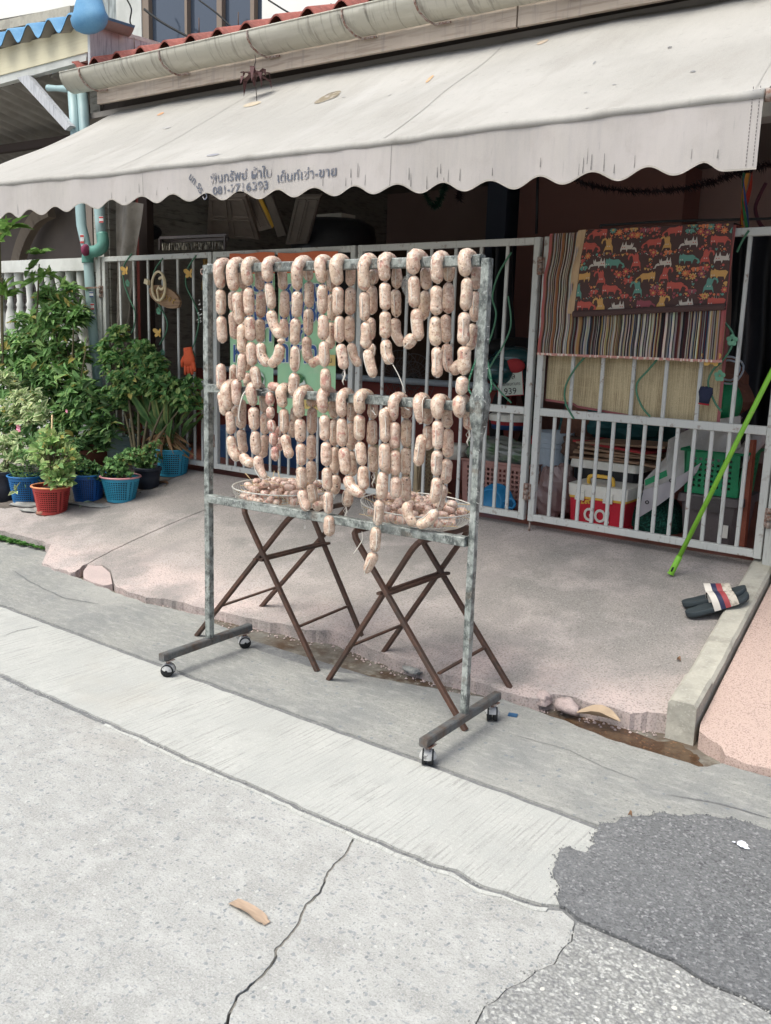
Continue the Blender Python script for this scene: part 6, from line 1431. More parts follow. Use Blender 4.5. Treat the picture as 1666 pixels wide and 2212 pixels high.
# bushes
def bush(label, base, blobs, L, W, n, cols, seed, trunk_to, **k):
    root = thing('bush', label, 'bush', base); 
    foliage(root, blobs, L, W, n, cols, seed, **k)
    b = MB()
    for px, py, Y in trunk_to:
        e = onY(px, py, Y); m1 = Vector(base).lerp(e, .5)+Vector((.05*nz(px), 0, .05)); b.tube(spline([base, m1, e], 5), [.014-.0009*i for i in range(11)], 6)
    b.build('trunk', 'stem', root); return root
bush('tall bright green bush with long pointed leaves in front of the balustrade', ramp(150, 1010), [(135, 690, 46, 44, 4.45), (85, 750, 62, 44, 4.4), (150, 770, 42, 40, 4.45), (60, 705, 30, 26, 4.4), (120, 830, 60, 42, 4.35), (170, 860, 36, 44, 4.4), (60, 800, 60, 30, 4.3), (150, 905, 50, 34, 4.3), (168, 680, 18, 22, 4.5), (20, 760, 30, 34, 4.3), (110, 640, 34, 20, 4.45), (150, 632, 20, 14, 4.48)],   .098, .032, 4600, [GA, (.09, .2, .05), GD_, GB_], 31, [(120, 700, 4.4), (160, 690, 4.45), (90, 760, 4.4), (60, 800, 4.35), (185, 760, 4.45), (140, 840, 4.4), (200, 830, 4.45)], stems=True, droop=.45, up=.1, whorl=3)
bush('dark glossy small-leaved bush in front of the far left gate leaf', ramp(300, 1030), [(265, 725, 30, 24, 4.55), (300, 760, 42, 26, 4.55), (250, 790, 40, 30, 4.55), (330, 790, 44, 26, 4.55), (285, 830, 60, 36, 4.5), (360, 840, 50, 30, 4.5), (255, 860, 44, 28, 4.5), (405, 870, 36, 26, 4.5), (420, 830, 24, 18, 4.5), (230, 760, 20, 30, 4.6)],   .054, .034, 5200, [(.075, .18, .06), (.11, .24, .08), (.17, .33, .105), (.32, .43, .15)], 32, [(260, 740, 4.55), (300, 780, 4.55), (340, 800, 4.55), (250, 820, 4.55), (400, 870, 4.5), (370, 850, 4.5)], stems=True, whorl=4)
bush('pale large-leaved frangipani sprig entering at the upper left edge', ramp(10, 990), [(5, 560, 26, 40, 4.1), (12, 620, 30, 36, 4.1), (-5, 500, 24, 26, 4.1), (20, 500, 14, 12, 4.1)], .16, .07, 60, [(.13, .24, .05), (.10, .2, .045)], 33, [(5, 600, 4.1), (0, 520, 4.1)], whorl=5, droop=.3)
bush('rosette of glossy light green leaves on the tip of a thin branch', ramp(70, 1000), [(85, 555, 22, 12, 4.35), (75, 590, 30, 14, 4.35), (90, 600, 26, 12, 4.35)], .10, .05, 46, [(.12, .23, .05), (.09, .18, .04)], 34, [(85, 570, 4.35)], whorl=6, droop=.35)
bush('mass of mixed low greenery behind the potted plants', ramp(120, 1020), [(130, 950, 60, 36, 4.2), (200, 960, 40, 24, 4.3), (60, 930, 50, 40, 4.1), (15, 900, 36, 50, 4.1), (225, 930, 30, 34, 4.35), (95, 880, 50, 40, 4.25), (20, 830, 36, 40, 4.2), (190, 870, 50, 40, 4.35), (90, 830, 60, 40, 4.3), (30, 770, 40, 36, 4.3)], .09, .036, 2800, [GC_, GB_, (.03, .07, .02), GA], 35, [(130, 950, 4.2), (60, 930, 4.1)], whorl=2)
# pink flowers
for k, (px, py, lb) in enumerate(((4, 944, 'pink and white adenium flower at the left picture edge'), (44, 925, 'pink and white adenium flower in front of the cream-edged shrub'), (146, 888, 'small faded pink bloom high in the greenery'))):
    c = onY(px, py, 3.75); b = MB(); s = .030 if k < 2 else .014
    for j in range(6):
        a = 6.28*j/6+.3; d = Vector((math.cos(a), -.35, math.sin(a))); b.leaf(c, d, (0, -1, .2), s*1.25, s*.95, (.75, .45, .52), (.62, .12, .26), droop=-.1)
    tag(b.build('flower', mat('petal', (.7, .3, .4), .6, attr=True)), lb, 'flower')
# leaf litter near the pots
b = MB()
for k in range(70):
    p = ramp(rp.uniform(0, 330), 0) if 0 else ramp(rp.uniform(-10, 380), rp.uniform(1058, 1110)-rp.random()*20); g = rp.uniform(.5, 1.4); p = p+Vector((0, 0, .004))
    if p.y > 4.4 or p.x > -5.1: continue
    a = rp.random()*6.28; b.leaf(p, (math.cos(a), math.sin(a), .2), (0, 0, 1), .03, .018, vary((.2, .14, .08), g))
tag(b.build('leaf_litter', 'green1'), kind='stuff')
b = MB(); lp = [ramp(x, y, .002) for x, y in ((-60, 1085), (10, 1098), (60, 1090), (100, 1104), (160, 1088), (205, 1094), (245, 1080), (300, 1062), (340, 1050), (400, 1020), (300, 1000), (100, 1010), (-60, 1030))]
b.slab(jag(lp+[lp[0]], .012, .04, 77)[:-1], .004); struct(b.build('soil_strip', mat('damp_soil', (.10, .085, .07), .95, layers=[('noise', 20, .4, .65, (.19, .16, .14), .8)], bump=[('noise', 60, .7, .01)])))

# ================================================================== BROOM POLE, SLIPPERS
bt = ramp(1449, 1240, .012); tp = gpx(1663, 812, -.16); ext = tp+(tp-bt)*.35
br = thing('broom_pole', 'lime green pole leaning against the right gate leaf', 'pole', bt); M['lime'] = mat('lime_plastic', lin((122, 182, 54)), .5, layers=[('noise', 9, .5, .7, lin((100, 152, 50)), .6), ('noise', 60, .6, .7, lin((150, 170, 90)), .6)])
b = MB(); b.tube([bt+(ext-bt)*.02, ext], .0118, 14); b.build('shaft', 'lime', br)
b = MB(); d = (ext-bt).normalized(); b.tube([bt, bt+d*.006, bt+d*.10, bt+d*.102], [.0150, .0150, .0150, .0122], 14); b.tube([bt+d*.001, bt+d*.001+Vector((0, 0, .0))+d*.0005], .019, 12); b.build('ferrule', 'lime', br)
b = MB(); q = bt+d*.03; s_ = d.cross(Vector((0, 1, 0))).normalized(); nn = d.cross(s_).normalized()
if nn.y > 0: nn = -nn
b.tube([q+nn*.0158-d*.012, q+nn*.0172+d*.0, q+nn*.0158+d*.012], [.004, .005, .004], 8); b.build('slot', 'rubber', br)
def slipper(label, A, B_, side):
    root = thing('slide_sandal', label, 'sandal', A, 'pair of slide sandals by the kerb'); X = (B_-A).normalized(); L = (B_-A).length; Y_ = Vector((-X.y, X.x, 0)).normalized(); Z = X.cross(Y_)
    W = .098; n = 40
    def outl(t):    # half width along the sole
        return W/2*(.80+.20*math.sin(math.pi*(t*1.1-.25)))*min(1, (1-(1-min(1, t/.13))**2)**.5 if t < .13 else 1)*((1-max(0, (t-.84)/.16)**2)**.5 if t > .84 else 1)
    b = MB(); b.smooth = True
    def zof(t): return .0+.010*max(0, (t-.75)/.25)**2+.004*max(0, (.2-t)/.2)
    rings = []
    for i in range(n+1):
        t = .002+.996*i/n; w_ = max(.004, outl(t)); zz = zof(t); th = .026-.004*t
        rings.append([b.V(A+X*L*t+Y_*y+Z*(z+zz)) for y, z in ((-w_*.94, 0), (w_*.94, 0), (w_, .006), (w_, th-.003), (w_*.93, th), (w_*.6, th-.004), (0, th-.005), (-w_*.6, th-.004), (-w_*.93, th), (-w_, th-.003), (-w_, .006))])
    for a, c_ in zip(rings, rings[1:]):
        for k in range(11): b.F(a[k], a[(k+1) % 11], c_[(k+1) % 11], c_[k])
    b.F(*rings[0][::-1]); b.F(*rings[-1]); b.build('sole', 'sole_rubber', root)
    bands = [(.40, .50, 'strap_white'), (.50, .575, 'strap_navy'), (.575, .655, 'strap_red'), (.655, .78, 'strap_dirty')]
    st = MB(); st.smooth = True; names = [x[2] for x in bands]
    def sp(t, a, e=0): 
        w_ = outl(t)+.006+e; hgt = .074-.030*(t-.4)/.38+e*1.0+.004
        return A+X*(L*t+.012*math.sin(a)*0)+Y_*(w_*math.cos(a))+Z*(.008+zof(t)+hgt*math.sin(a)**.75)
    for k, (t0, t1, m_) in enumerate(bands):
        st.cur = k; m = 16
        for e, fl_ in ((0, 0), (-.004, 1)):
            g = [[st.V(sp(t0+(t1-t0)*i/3, math.pi*j/m, e)) for j in range(m+1)] for i in range(4)]
            if fl_: st.cur = 4
            for i in range(3):
                for j in range(m): st.F(g[i][j], g[i+1][j], g[i+1][j+1], g[i][j+1])
        st.cur = k
    for tt in (.40, .78):
        st.cur = 0 if tt == .40 else 3; a_ = [st.V(sp(tt, math.pi*j/16, 0)) for j in range(17)]; b_ = [st.V(sp(tt, math.pi*j/16, -.004)) for j in range(17)]
        for j in range(16): st.F(a_[j], a_[j+1], b_[j+1], b_[j])
    so_ = st.build('strap', names+['rubber'], root)
    # small emblem: two slanted ticks on the red and navy bands
    e = MB()
    for q in (0, .012):
        for (tA, aA, tB, aB) in ((.555, 2.30-q*5, .59, 2.42-q*5), (.59, 2.42-q*5, .61, 2.28-q*5)):
            p, r2 = sp(tA+q*.3, math.pi-aA if side > 0 else aA, .0012), sp(tB+q*.3, math.pi-aB if side > 0 else aB, .0012); e.beam(p, r2, .0022, .0015, up=tuple(Z))
    e.build('emblem', 'ban_white', so_)
M['sole_rubber'] = mat('dark_grey_foam', lin((50, 58, 62)), .8, bump=[('noise', 300, .3, .001)]); M['strap_white'] = mat('strap_white', lin((206, 200, 190)), .6); M['strap_navy'] = mat('strap_navy', lin((40, 44, 72)), .6); M['strap_red'] = mat('strap_red', lin((150, 62, 66)), .6)
M['strap_dirty'] = mat('strap_dirty', lin((190, 182, 168)), .7, layers=[('noise', 50, .45, .6, lin((120, 112, 100)), .7)])
kz = lambda Y: rampz(Y)+.054
s1a = ramp(1484, 1334, .004); s1b = ramp(1606, 1296, .07); s1b = s1a+(s1b-s1a).normalized()*.285
slipper('front slide sandal with white, navy and red bands, its toe resting on the kerb', s1a, s1b, 1)
s2a = ramp(1476, 1312, .004); s2b = ramp(1598, 1283, .075); s2b = s2a+(s2b-s2a).normalized()*.285
slipper('rear slide sandal of the pair, mostly hidden behind the front one', s2a, s2b, 1)

# ================================================================== INTERIOR CLUTTER
def IY(x, y, Y): return onY(x, y, Y)
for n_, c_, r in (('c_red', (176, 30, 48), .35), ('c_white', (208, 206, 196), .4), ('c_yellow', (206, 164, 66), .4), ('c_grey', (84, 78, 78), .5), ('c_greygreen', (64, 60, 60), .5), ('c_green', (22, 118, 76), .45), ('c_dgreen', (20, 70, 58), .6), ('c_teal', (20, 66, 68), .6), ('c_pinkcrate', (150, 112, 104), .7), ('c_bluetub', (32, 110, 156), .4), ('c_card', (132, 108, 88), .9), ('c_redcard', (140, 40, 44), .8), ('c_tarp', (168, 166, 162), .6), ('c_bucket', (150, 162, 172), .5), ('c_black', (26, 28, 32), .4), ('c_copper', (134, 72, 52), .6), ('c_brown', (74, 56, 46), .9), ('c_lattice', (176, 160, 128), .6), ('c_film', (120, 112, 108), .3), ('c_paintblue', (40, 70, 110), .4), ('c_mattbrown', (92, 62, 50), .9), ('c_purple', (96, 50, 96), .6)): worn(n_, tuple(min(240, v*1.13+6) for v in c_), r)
# cooler
YC = 4.86
a = IY(1222, 1150, YC); c_ = IY(1352, 1060, YC)
ck = thing('cooler_box', 'red and white cooler box with a yellow handle behind the right gate leaf', 'cooler', (a.x, YC, ZF))
x0 = IY(1228, 1100, YC).x; x1 = IY(1350, 1100, YC).x; zt_ = IY(1290, 1050, YC).z; zr_ = IY(1290, 1076, YC).z; dpt = .27; zb_ = ZF+.03
def taperbox(name, x0, x1, y0, y1, z0, z1, m, par, tp_=.0, bev=.012):
    b = MB(); pr = []
    for z, s in ((z0, -tp_), (z1, 0)):
        e = bev; X0, X1, Y0, Y1 = x0-s, x1+s, y0-s, y1+s
        pr.append([b.V(p) for p in ((X0+e, Y0, z), (X1-e, Y0, z), (X1, Y0+e, z), (X1, Y1-e, z), (X1-e, Y1, z), (X0+e, Y1, z), (X0, Y1-e, z), (X0, Y0+e, z))])
    for k in range(8): b.F(pr[0][k], pr[0][(k+1) % 8], pr[1][(k+1) % 8], pr[1][k])
    b.F(*pr[0][::-1]); b.F(*pr[1]); return b.build(name, m, par)
taperbox('body', x0, x1, YC, YC+dpt, zb_, zr_-.015, 'c_red', ck, .008); taperbox('base', x0-.012, x1+.004, YC-.012, YC+dpt+.01, ZF+.001, zb_-.002, 'c_red', ck, 0)
taperbox('yellow_band', x0-.004, x1+.004, YC-.004, YC+dpt+.004, zr_-.013, zr_, 'c_yellow', ck); taperbox('lid', x0-.010, x1+.010, YC-.010, YC+dpt+.01, zr_+.001, zt_, 'c_white', ck, .004)
b = MB(); hx = (x0+x1)/2-.005; zz = zt_; b.tube(spline([(hx-.075, YC+.06, zz), (hx-.075, YC+.05, zz+.03), (hx-.055, YC+.05, zz+.048), (hx+.055, YC+.05, zz+.048), (hx+.075, YC+.05, zz+.03), (hx+.075, YC+.06, zz)], 5), .011, 8); b.build('handle', 'c_yellow', ck)
for hx_ in (x0+.07, x1-.10):
    b = MB(); b.box((hx_-.028, YC-.016, zr_-.022), (hx_+.028, YC-.0105, zr_+.035)); 
    for dx in (-.018, .018): b.ball((hx_+dx, YC-.016, zr_-.012), .005, 8, 5); b.ball((hx_+dx, YC-.016, zr_+.022), .005, 8, 5)
    b.build('latch', 'c_white', ck)
xm = (x0+x1)/2; BOLD[0] = 1.6; b = MB(); w0 = text_mb(b, "GO!", lambda x, y: Vector((xm-.075+x, YC-.0095+ .008*(1-(zb_+.04+y-zb_)/.2), zb_+.022+y)), .105, .85); b.build('lettering', 'c_white', ck)
b = MB(); text_mb(b, "Let's", lambda x, y: Vector((xm-.095+x+y*.2, YC-.0065, zb_+.115+y+x*.12)), .048, .9); b.build('lettering', 'c_yellow', ck); BOLD[0] = 0
# grey bin + green crate + tarp
YG = 4.95
def X_(px, py, Y=YG): return onY(px, py, Y).x
def Z_(px, py, Y=YG): return onY(px, py, Y).z
bn = thing('storage_bin', 'dark grey lidded storage bin behind the right end of the gate', 'storage bin', (X_(1520, 1150), YG, ZF))
bx0, bx1 = X_(1466, 1130), X_(1592, 1130); bz = Z_(1520, 1070)
taperbox('body', bx0, bx1, YG, YG+.36, ZF+.002, bz-.045, 'c_grey', bn, .02, .02); taperbox('lid', bx0-.015, bx1+.015, YG-.015, YG+.375, bz-.043, bz, 'c_grey', bn, -.004, .02)
for x in (bx0+.10, bx1-.12): boxp('clip', (x-.03, YG-.028, bz-.08), (x+.03, YG-.016, bz-.01), 'c_greygreen', bn)
lb_ = IY(1561, 1160, YG-.001); boxp('paper_label', (lb_.x-.02, YG-.004, ZF+.05), (lb_.x+.025, YG-.001, ZF+.12), 'c_white', bn)
def crate(label, x0, x1, y0, y1, z0, z1, m, nh, nv, name='crate', cat='crate', fr=.25, tilt=0, flare=.02, cate='crate'):
    root = thing(name, label, cate, ((x0+x1)/2, (y0+y1)/2, z0))
    for nm, (A_, B_) in (('side_panel', ((x0, y0), (x1, y0))), ('side_panel', ((x1, y0), (x1, y1))), ('side_panel', ((x1, y1), (x0, y1))), ('side_panel', ((x0, y1), (x0, y0)))):
        b = MB(); A_ = Vector((*A_, 0)); B_ = Vector((*B_, 0)); L = (B_-A_).length; n_ = max(3, int(nh*L/max(x1-x0, .01))); out = Vector(((B_-A_).y, -(B_-A_).x, 0)).normalized()
        def P(u, v): return A_.lerp(B_, u)+out*flare*v+Vector((0, 0, z0+(z1-z0)*v))
        for i in range(n_):
            for j in range(nv):
                u0, u1, v0, v1 = i/n_, (i+1)/n_, j/nv, (j+1)/nv; q = [P(u0, v0), P(u1, v0), P(u1, v1), P(u0, v1)]
                if j in (0, nv-1) or i in (0, n_-1): b.poly(q); continue
                c = sum(q, Vector())/4; r = [c+(p-c)*(1-fr*2) for p in q]
                for k in range(4): b.poly([q[k], q[(k+1) % 4], r[(k+1) % 4], r[k]])
        o = b.build(nm, m, root); s = o.modifiers.new('t', 'SOLIDIFY'); s.thickness = .004
    b = MB(); e = flare+.006; b.tube([(x0-e, y0-e, z1), (x1+e, y0-e, z1), (x1+e, y1+e, z1), (x0-e, y1+e, z1)], .009, 6, closed=True); b.build('rim', m, root); return root
crate('green perforated plastic basket on the dark grey storage bin', X_(1474, 1078), X_(1590, 1078), YG+.02, YG+.33, bz+.003, bz+.24, 'c_green', 9, 8, cate='basket', name='plastic_basket')
b = MB(); b.box((X_(1480, 1060), YG+.05, bz+.02), (X_(1585, 1060), YG+.30, bz+.17)); tag(b.build('basket_contents', mat('pale_cloths', lin((120, 118, 84)), .9, layers=[('cell', 26, .4, .9, lin((60, 90, 120)), .8), ('noise', 20, .5, .6, (.02, .02, .02), .8)])), 'folded pale cloths inside the green perforated basket', 'cloths')
tr = thing('folded_tarp', 'crumpled white tarpaulin with eyelets draped over the green basket', 'tarpaulin', IY(1500, 1000, 5.0))
def tarpP(u, v):
    px = 1392+(1600-1392)*u; top = 1000-115*u**.6 if u < .7 else 1000-115*.7**.6-(u-.7)*30; bot = 1092-120*u; 
    if u < .25: top = 1036-90*u/.25*.6
    py = top+(bot-top)*v; return IY(px, py, 4.93+.10*u+.14*(1-v)+.012*math.sin(u*19+v*4)+.008*math.sin(v*14+u*6))
b = MB(); b.smooth = True; b.sheet(36, 18, tarpP); b.build('sheet', 'c_tarp', tr)
b = MB(); b.smooth = True; b.sheet(14, 10, lambda u, v: IY(1390+125*u-10*v, 1058+22*v-60*u+8*math.sin(u*3)+v*38*(1-u), 4.905+.006*math.sin(u*15)+.02*v)); b.build('green_stripe_flap', mat('tarp_flap', lin((184, 182, 186)), .6), tr)
b = MB(); b.poly([IY(x, y, 4.898) for x, y in ((1393, 1037), (1440, 1015), (1442, 1028), (1394, 1050))]); b.build('green_stripe', 'c_green', tr)
b = MB(); p = IY(1398, 1085, 4.893); b.tube([p+Vector((.009*math.cos(t), 0, .009*math.sin(t))) for t in [k*.785 for k in range(8)]], .003, 5, closed=True); p2_ = IY(1450, 1038, 4.893); b.tube([p2_+Vector((.009*math.cos(t), 0, .009*math.sin(t))) for t in [k*.785 for k in range(8)]], .003, 5, closed=True); b.build('eyelets', 'c_black', tr)
b = MB(); b.smooth = True; q = IY(1594, 995, 4.98); b.tube([q+Vector((0, 0, .0)), q+Vector((.02, .3, .1))], .045, 14, caps=False, flat=1.0); b.build('rolled_end', 'c_tarp', tr)
# dark green net bag
b = MB(); c = IY(1405, 1115, 5.15); b.ball(c+Vector((0, 0, -.02)), .20, 18, 12, (1, .8, .9)); tag(b.build('net_bag', mat('green_net', lin((18, 66, 54)), .7, layers=[('cell', 110, .3, .8, lin((40, 110, 90)), .6)], bump=[('dist', 80, 1, .01)])), 'dark green net sack on the floor left of the grey bin', 'sack')
# black cooler with cardboard
YK = 5.12
bk_ = thing('ice_box', 'black ice box with a white lid behind the red cooler', 'ice box', (IY(1305, 1030, YK).x, YK, ZF)); kx0_, kx1_ = IY(1236, 1020, YK).x, IY(1376, 1020, YK).x; kz_ = IY(1300, 997, YK).z
taperbox('body', kx0_, kx1_, YK, YK+.4, ZF+.002, kz_-.05, 'c_black', bk_, .01, .02); taperbox('lid', kx0_-.012, kx1_+.012, YK-.012, YK+.41, kz_-.048, kz_, 'c_white', bk_, -.005, .02)
rk = random.Random(4)
for k in range(7):
    R = Matrix.Rotation(rk.uniform(-.25, .25), 3, 'Z') @ Matrix.Rotation(rk.uniform(-.05, .1), 3, 'Y'); b = MB(); sx = rk.uniform(.20, .28); b.box((-sx, -.16, -.006), (sx, .16, .006), R, (IY(1320, 1000, YK).x+rk.uniform(-.03, .06), YK+.14+rk.uniform(-.02, .03), kz_+.014+.016*k))
    tag(b.build('cardboard_sheet', 'c_redcard' if k == 5 else 'c_card'), ['lowest', 'second', 'third', 'fourth', 'fifth', 'red printed', 'topmost'][k]+' flattened cardboard sheet stacked on the black ice box', 'cardboard')
def crumple(name, label, cat, c, r, m, seed, sc=(1, 1, 1), amp=.35):
    b = MB(); b.ball(c, r, 22, 16, sc)
    for i, v in enumerate(b.v):
        d = Vector(v)-c; f = 1+amp*nz(d.x*9+seed, d.y*9, d.z*9)+amp*.5*nz(d.x*28, d.y*28+seed, d.z*28); b.v[i] = tuple(c+d*f)
    return tag(b.build(name, m, smooth=False), label, cat)
crumple('plastic_bag', 'brownish clear plastic bag lying on the cardboard stack', 'bag', IY(1260, 968, YK+.15), .13, 'c_brown', 3, (1.3, .8, .55))
crumple('plastic_bag', 'pinkish clear plastic bag between the red cooler and the gate stile', 'bag', IY(1200, 1060, 5.05), .13, mat('pink_film', lin((130, 108, 106)), .3, spec=.7), 5, (.9, .7, 1.3))
crumple('plastic_bag', 'green and white plastic bag in the pink crate', 'bag', IY(1080, 975, 5.25), .17, mat('green_white_film', lin((112, 118, 112)), .25, spec=.8, layers=[('noise', 7, .5, .6, lin((66, 110, 62)), .8)]), 7, (1.4, .8, .6))
crumple('cloth_bundle', 'dark teal cloth heap behind the mat at the gate mid rail', 'cloth', IY(1330, 905, 5.6), .26, 'c_teal', 8, (1.5, .8, .8), .25)
crumple('cloth_bundle', 'dark teal cloth heap behind the cardboard stack', 'cloth', IY(1380, 965, 5.7), .28, 'c_teal', 12, (1.3, .8, .9), .25)
crumple('shopping_bag', 'white and purple shopping bag above the tarpaulin', 'bag', IY(1525, 905, 5.4), .15, mat('white_purple_film', lin((150, 144, 144)), .6, layers=[('noise', 5, .55, .6, lin((84, 40, 84)), .9)]), 9, (1.3, .7, .7), .3)
crumple('green_tub', 'bright green tub top behind the lime pole', 'tub', IY(1568, 870, 5.3), .09, 'c_green', 2, (1, 1, 1.3), .05)
crumple('brown_sack', 'dark brown sack in shadow behind the shopping bag', 'sack', IY(1490, 840, 5.9), .3, 'c_mattbrown', 14, (1.3, .8, .9), .2)
crumple('brown_sack', 'reddish brown sack behind the left end of the mid rail', 'sack', IY(1255, 920, 5.5), .16, 'c_mattbrown', 15, (.8, .8, 1.5), .1)
def bucket(name, label, cat, px, ptop, Y, rb, rt_, zb_, m, lid=None, band=None, ribs=True):
    t_ = IY(px, ptop, Y); h = t_.z-zb_; root = thing(name, label, cat, (t_.x, Y, zb_)); o = Vector((t_.x, Y, zb_)); b = MB()
    b.lathe([(0, 0), (rb, 0), (rt_, h), (rt_-.006, h), (rt_-.02, h-.03)], o, 28); b.build('shell', m, root)
    if ribs: 
        b = MB()
        for z in (.80, .86): b.lathe([(rb+(rt_-rb)*z, h*z), (rt_+.008, h*z+.003), (rb+(rt_-rb)*z, h*z+.008)], o, 28)
        b.build('ribs', m, root)
    if lid: b = MB(); b.lathe([(rt_+.010, h-.035), (rt_+.012, h), (rt_-.005, h+.010), (0, h+.008)], o, 28); b.build('lid', lid, root)
    if band: b = MB(); b.lathe([(rb+(rt_-rb)*.35+.003, h*.35), (rb+(rt_-rb)*.72+.003, h*.72)], o, 28); b.build('printed_band', band, root)
    return root
bucket('paint_bucket', 'blue and red printed paint bucket with white lid on the pink crate side', 'bucket', 1103, 897, 5.55, .125, .135, .80, 'c_paintblue', 'c_white', 'c_redcard')
bucket('bucket', 'tall pale blue-white bucket left of the black ice box', 'bucket', 1198, 932, 5.35, .11, .13, ZF, 'c_bucket', None)
bucket('bucket', 'red bucket behind the tall pale bucket', 'bucket', 1170, 945, 5.6, .11, .12, ZF, 'c_redcard', None)
bucket('lidded_pail', 'small white lidded pail behind the right post of the rack', 'pail', 985, 962, 5.3, .08, .085, ZF+.25, 'c_white', 'c_white')
crate('dusty pink plastic crate at the right of the middle gate leaf', IY(1000, 1060, 5.1).x, IY(1140, 1060, 5.1).x, 5.1, 5.45, ZF+.004, IY(1080, 1000, 5.1).z, 'c_pinkcrate', 16, 9, fr=.2)
crate('cream lattice plastic bin seen behind the hanging sausages', IY(812, 1040, 5.0).x, IY(902, 1040, 5.0).x, 5.0, 5.25, ZF+.004, IY(860, 968, 5.0).z, 'c_lattice', 12, 12, fr=.18, name='lattice_bin', cate='bin')
# blue basin leaning
bt_ = thing('blue_basin', 'sky blue plastic basin with a handle standing on its side behind the middle gate leaf', 'basin', IY(1062, 1090, 4.86)); b = MB(); o = IY(1060, 1086, 4.88); R = Matrix.Rotation(math.radians(78), 3, 'X')
b.lathe([(0, .012), (.075, .012), (.08, .02), (.085, .014), (.105, .0), (.118, -.06), (.128, -.065), (.128, -.058), (.11, -.05), (.10, -.04), (.09, -.02), (0, -.01)][::1], o, 32, R); b.build('bowl', 'c_bluetub', bt_)
b = MB(); h0 = o+Vector((.10, -.01, .02)); b.tube(spline([h0, h0+Vector((.05, 0, .025)), h0+Vector((.075, 0, 0)), h0+Vector((.06, 0, -.03)), h0+Vector((.0, 0, -.03))], 5), .008, 7); b.build('handle', 'c_bluetub', bt_)
# copper coloured pole bundle and misc. at the right
b = MB(); b.beam(IY(1603, 1180, 5.0), IY(1624, 950, 5.05), .03, .03); b.beam(IY(1609, 1180, 5.02), IY(1632, 950, 5.08), .012, .02); tag(b.build('timber_strip', 'c_copper'), 'reddish brown timber strips standing at the right end of the gate', 'timber')
b = MB(); b.tube([IY(1575, 800, 5.2)+Vector((.075*math.cos(t), .02*math.sin(t*3), .075*math.sin(t))) for t in [k*.35 for k in range(18)]], .006, 5, closed=True); b.tube([IY(1575, 800, 5.2)+Vector((.055*math.cos(t), .02*math.sin(t*3), .055*math.sin(t))) for t in [k*.35 for k in range(18)]], .006, 5, closed=True)
tag(b.build('wire_coil', 'c_bucket'), 'silvery wire coil behind the lime green pole', 'wire coil')
# motorbike rear (dark teal) with plate
mb_ = thing('motorbike', 'dark teal motorbike parked inside behind the middle gate leaf', 'motorbike', (IY(1105, 850, 5.6).x, 5.6, ZF)); o = IY(1110, 800, 5.6)
def bodyball(name, m, px, py, Y, r, sc, R=None): b = MB(); b.ball(IY(px, py, Y), r, 20, 14, sc, R); return b.build(name, m, mb_)
bodyball('fender', 'bike_teal' if 'bike_teal' in M else worn('bike_teal', (26, 72, 76), .2, coat=.8) and 'bike_teal', 1112, 800, 5.75, .17, (1, 2.2, .8)); bodyball('seat', 'rubber', 1118, 752, 6.0, .16, (.9, 2.6, .5))
b = MB(); b.tube([IY(1110, 905, 5.9)+Vector((.055*0, .26*math.cos(t), .26*math.sin(t))) for t in [k*.209 for k in range(30)]], .05, 10, closed=True); b.build('wheel', 'rubber', mb_)
bodyball('tail_light', 'c_redcard', 1112, 790, 5.50, .06, (1.3, .5, .8)); bodyball('tail_body', 'bike_teal', 1112, 775, 5.62, .11, (1.5, 1.2, .8))
b = MB(); pc_ = IY(1102, 829, 5.50); PW, PH = .20, .165; Rp = Matrix.Rotation(-.12, 3, 'Y')
def pl(x, z, e): return pc_+Rp @ Vector((x, -e, z))
b.poly([pl(-PW/2, -PH/2, 0), pl(PW/2, -PH/2, 0), pl(PW/2, PH/2, 0), pl(-PW/2, PH/2, 0)]); pt_ = b.build('number_plate', 'ban_white', mb_)
b = MB(); w_ = .005
for (a0, b0, a1, b1) in ((-PW/2, -PH/2, PW/2, -PH/2+w_), (-PW/2, PH/2-w_, PW/2, PH/2), (-PW/2, -PH/2+w_, -PW/2+w_, PH/2-w_), (PW/2-w_, -PH/2+w_, PW/2, PH/2-w_)): b.poly([pl(a0, b0, .001), pl(a1, b0, .001), pl(a1, b1, .001), pl(a0, b1, .001)])
b.build('border', 'c_redcard', pt_)
b = MB(); text_mb(b, '1กล', lambda x, y: pl(-.055+x, .03+y, .002), .055, 1.1); text_mb(b, 'กรุงเทพมหานคร', lambda x, y: pl(-.088+x, -.012+y, .002), .032, .8); text_mb(b, '939', lambda x, y: pl(-.05+x, -.07+y, .002), .06, 1.1); b.build('characters', 'ban_black', pt_)
# fans behind the bars
for k, (px, py) in enumerate(((862, 812), (893, 820))):
    f_ = thing('fan', ('left' if k == 0 else 'right')+' of two dark electric fans in shadow behind the middle gate leaf', 'fan', IY(px, py, 5.9)); b = MB(); o = IY(px, py, 5.9)
    for r in (.20, .14, .08): b.tube([o+Vector((r*math.cos(t), 0, r*math.sin(t))) for t in [j*.2094 for j in range(30)]], .003, 5, closed=True)
    for j in range(30): a = j*.2094; b.tube([o+Vector((.03*math.cos(a), -.04, .03*math.sin(a))), o+Vector((.20*math.cos(a), 0, .20*math.sin(a)))], .0018, 4, caps=False)
    b.build('guard', 'c_grey', f_); b = MB(); b.ball(o, .05, 14, 10, (1, .8, 1)); b.tube([o+Vector((0, .05, 0)), o+Vector((0, .06, -.9))], .02, 8); b.build('motor', 'c_black', f_)
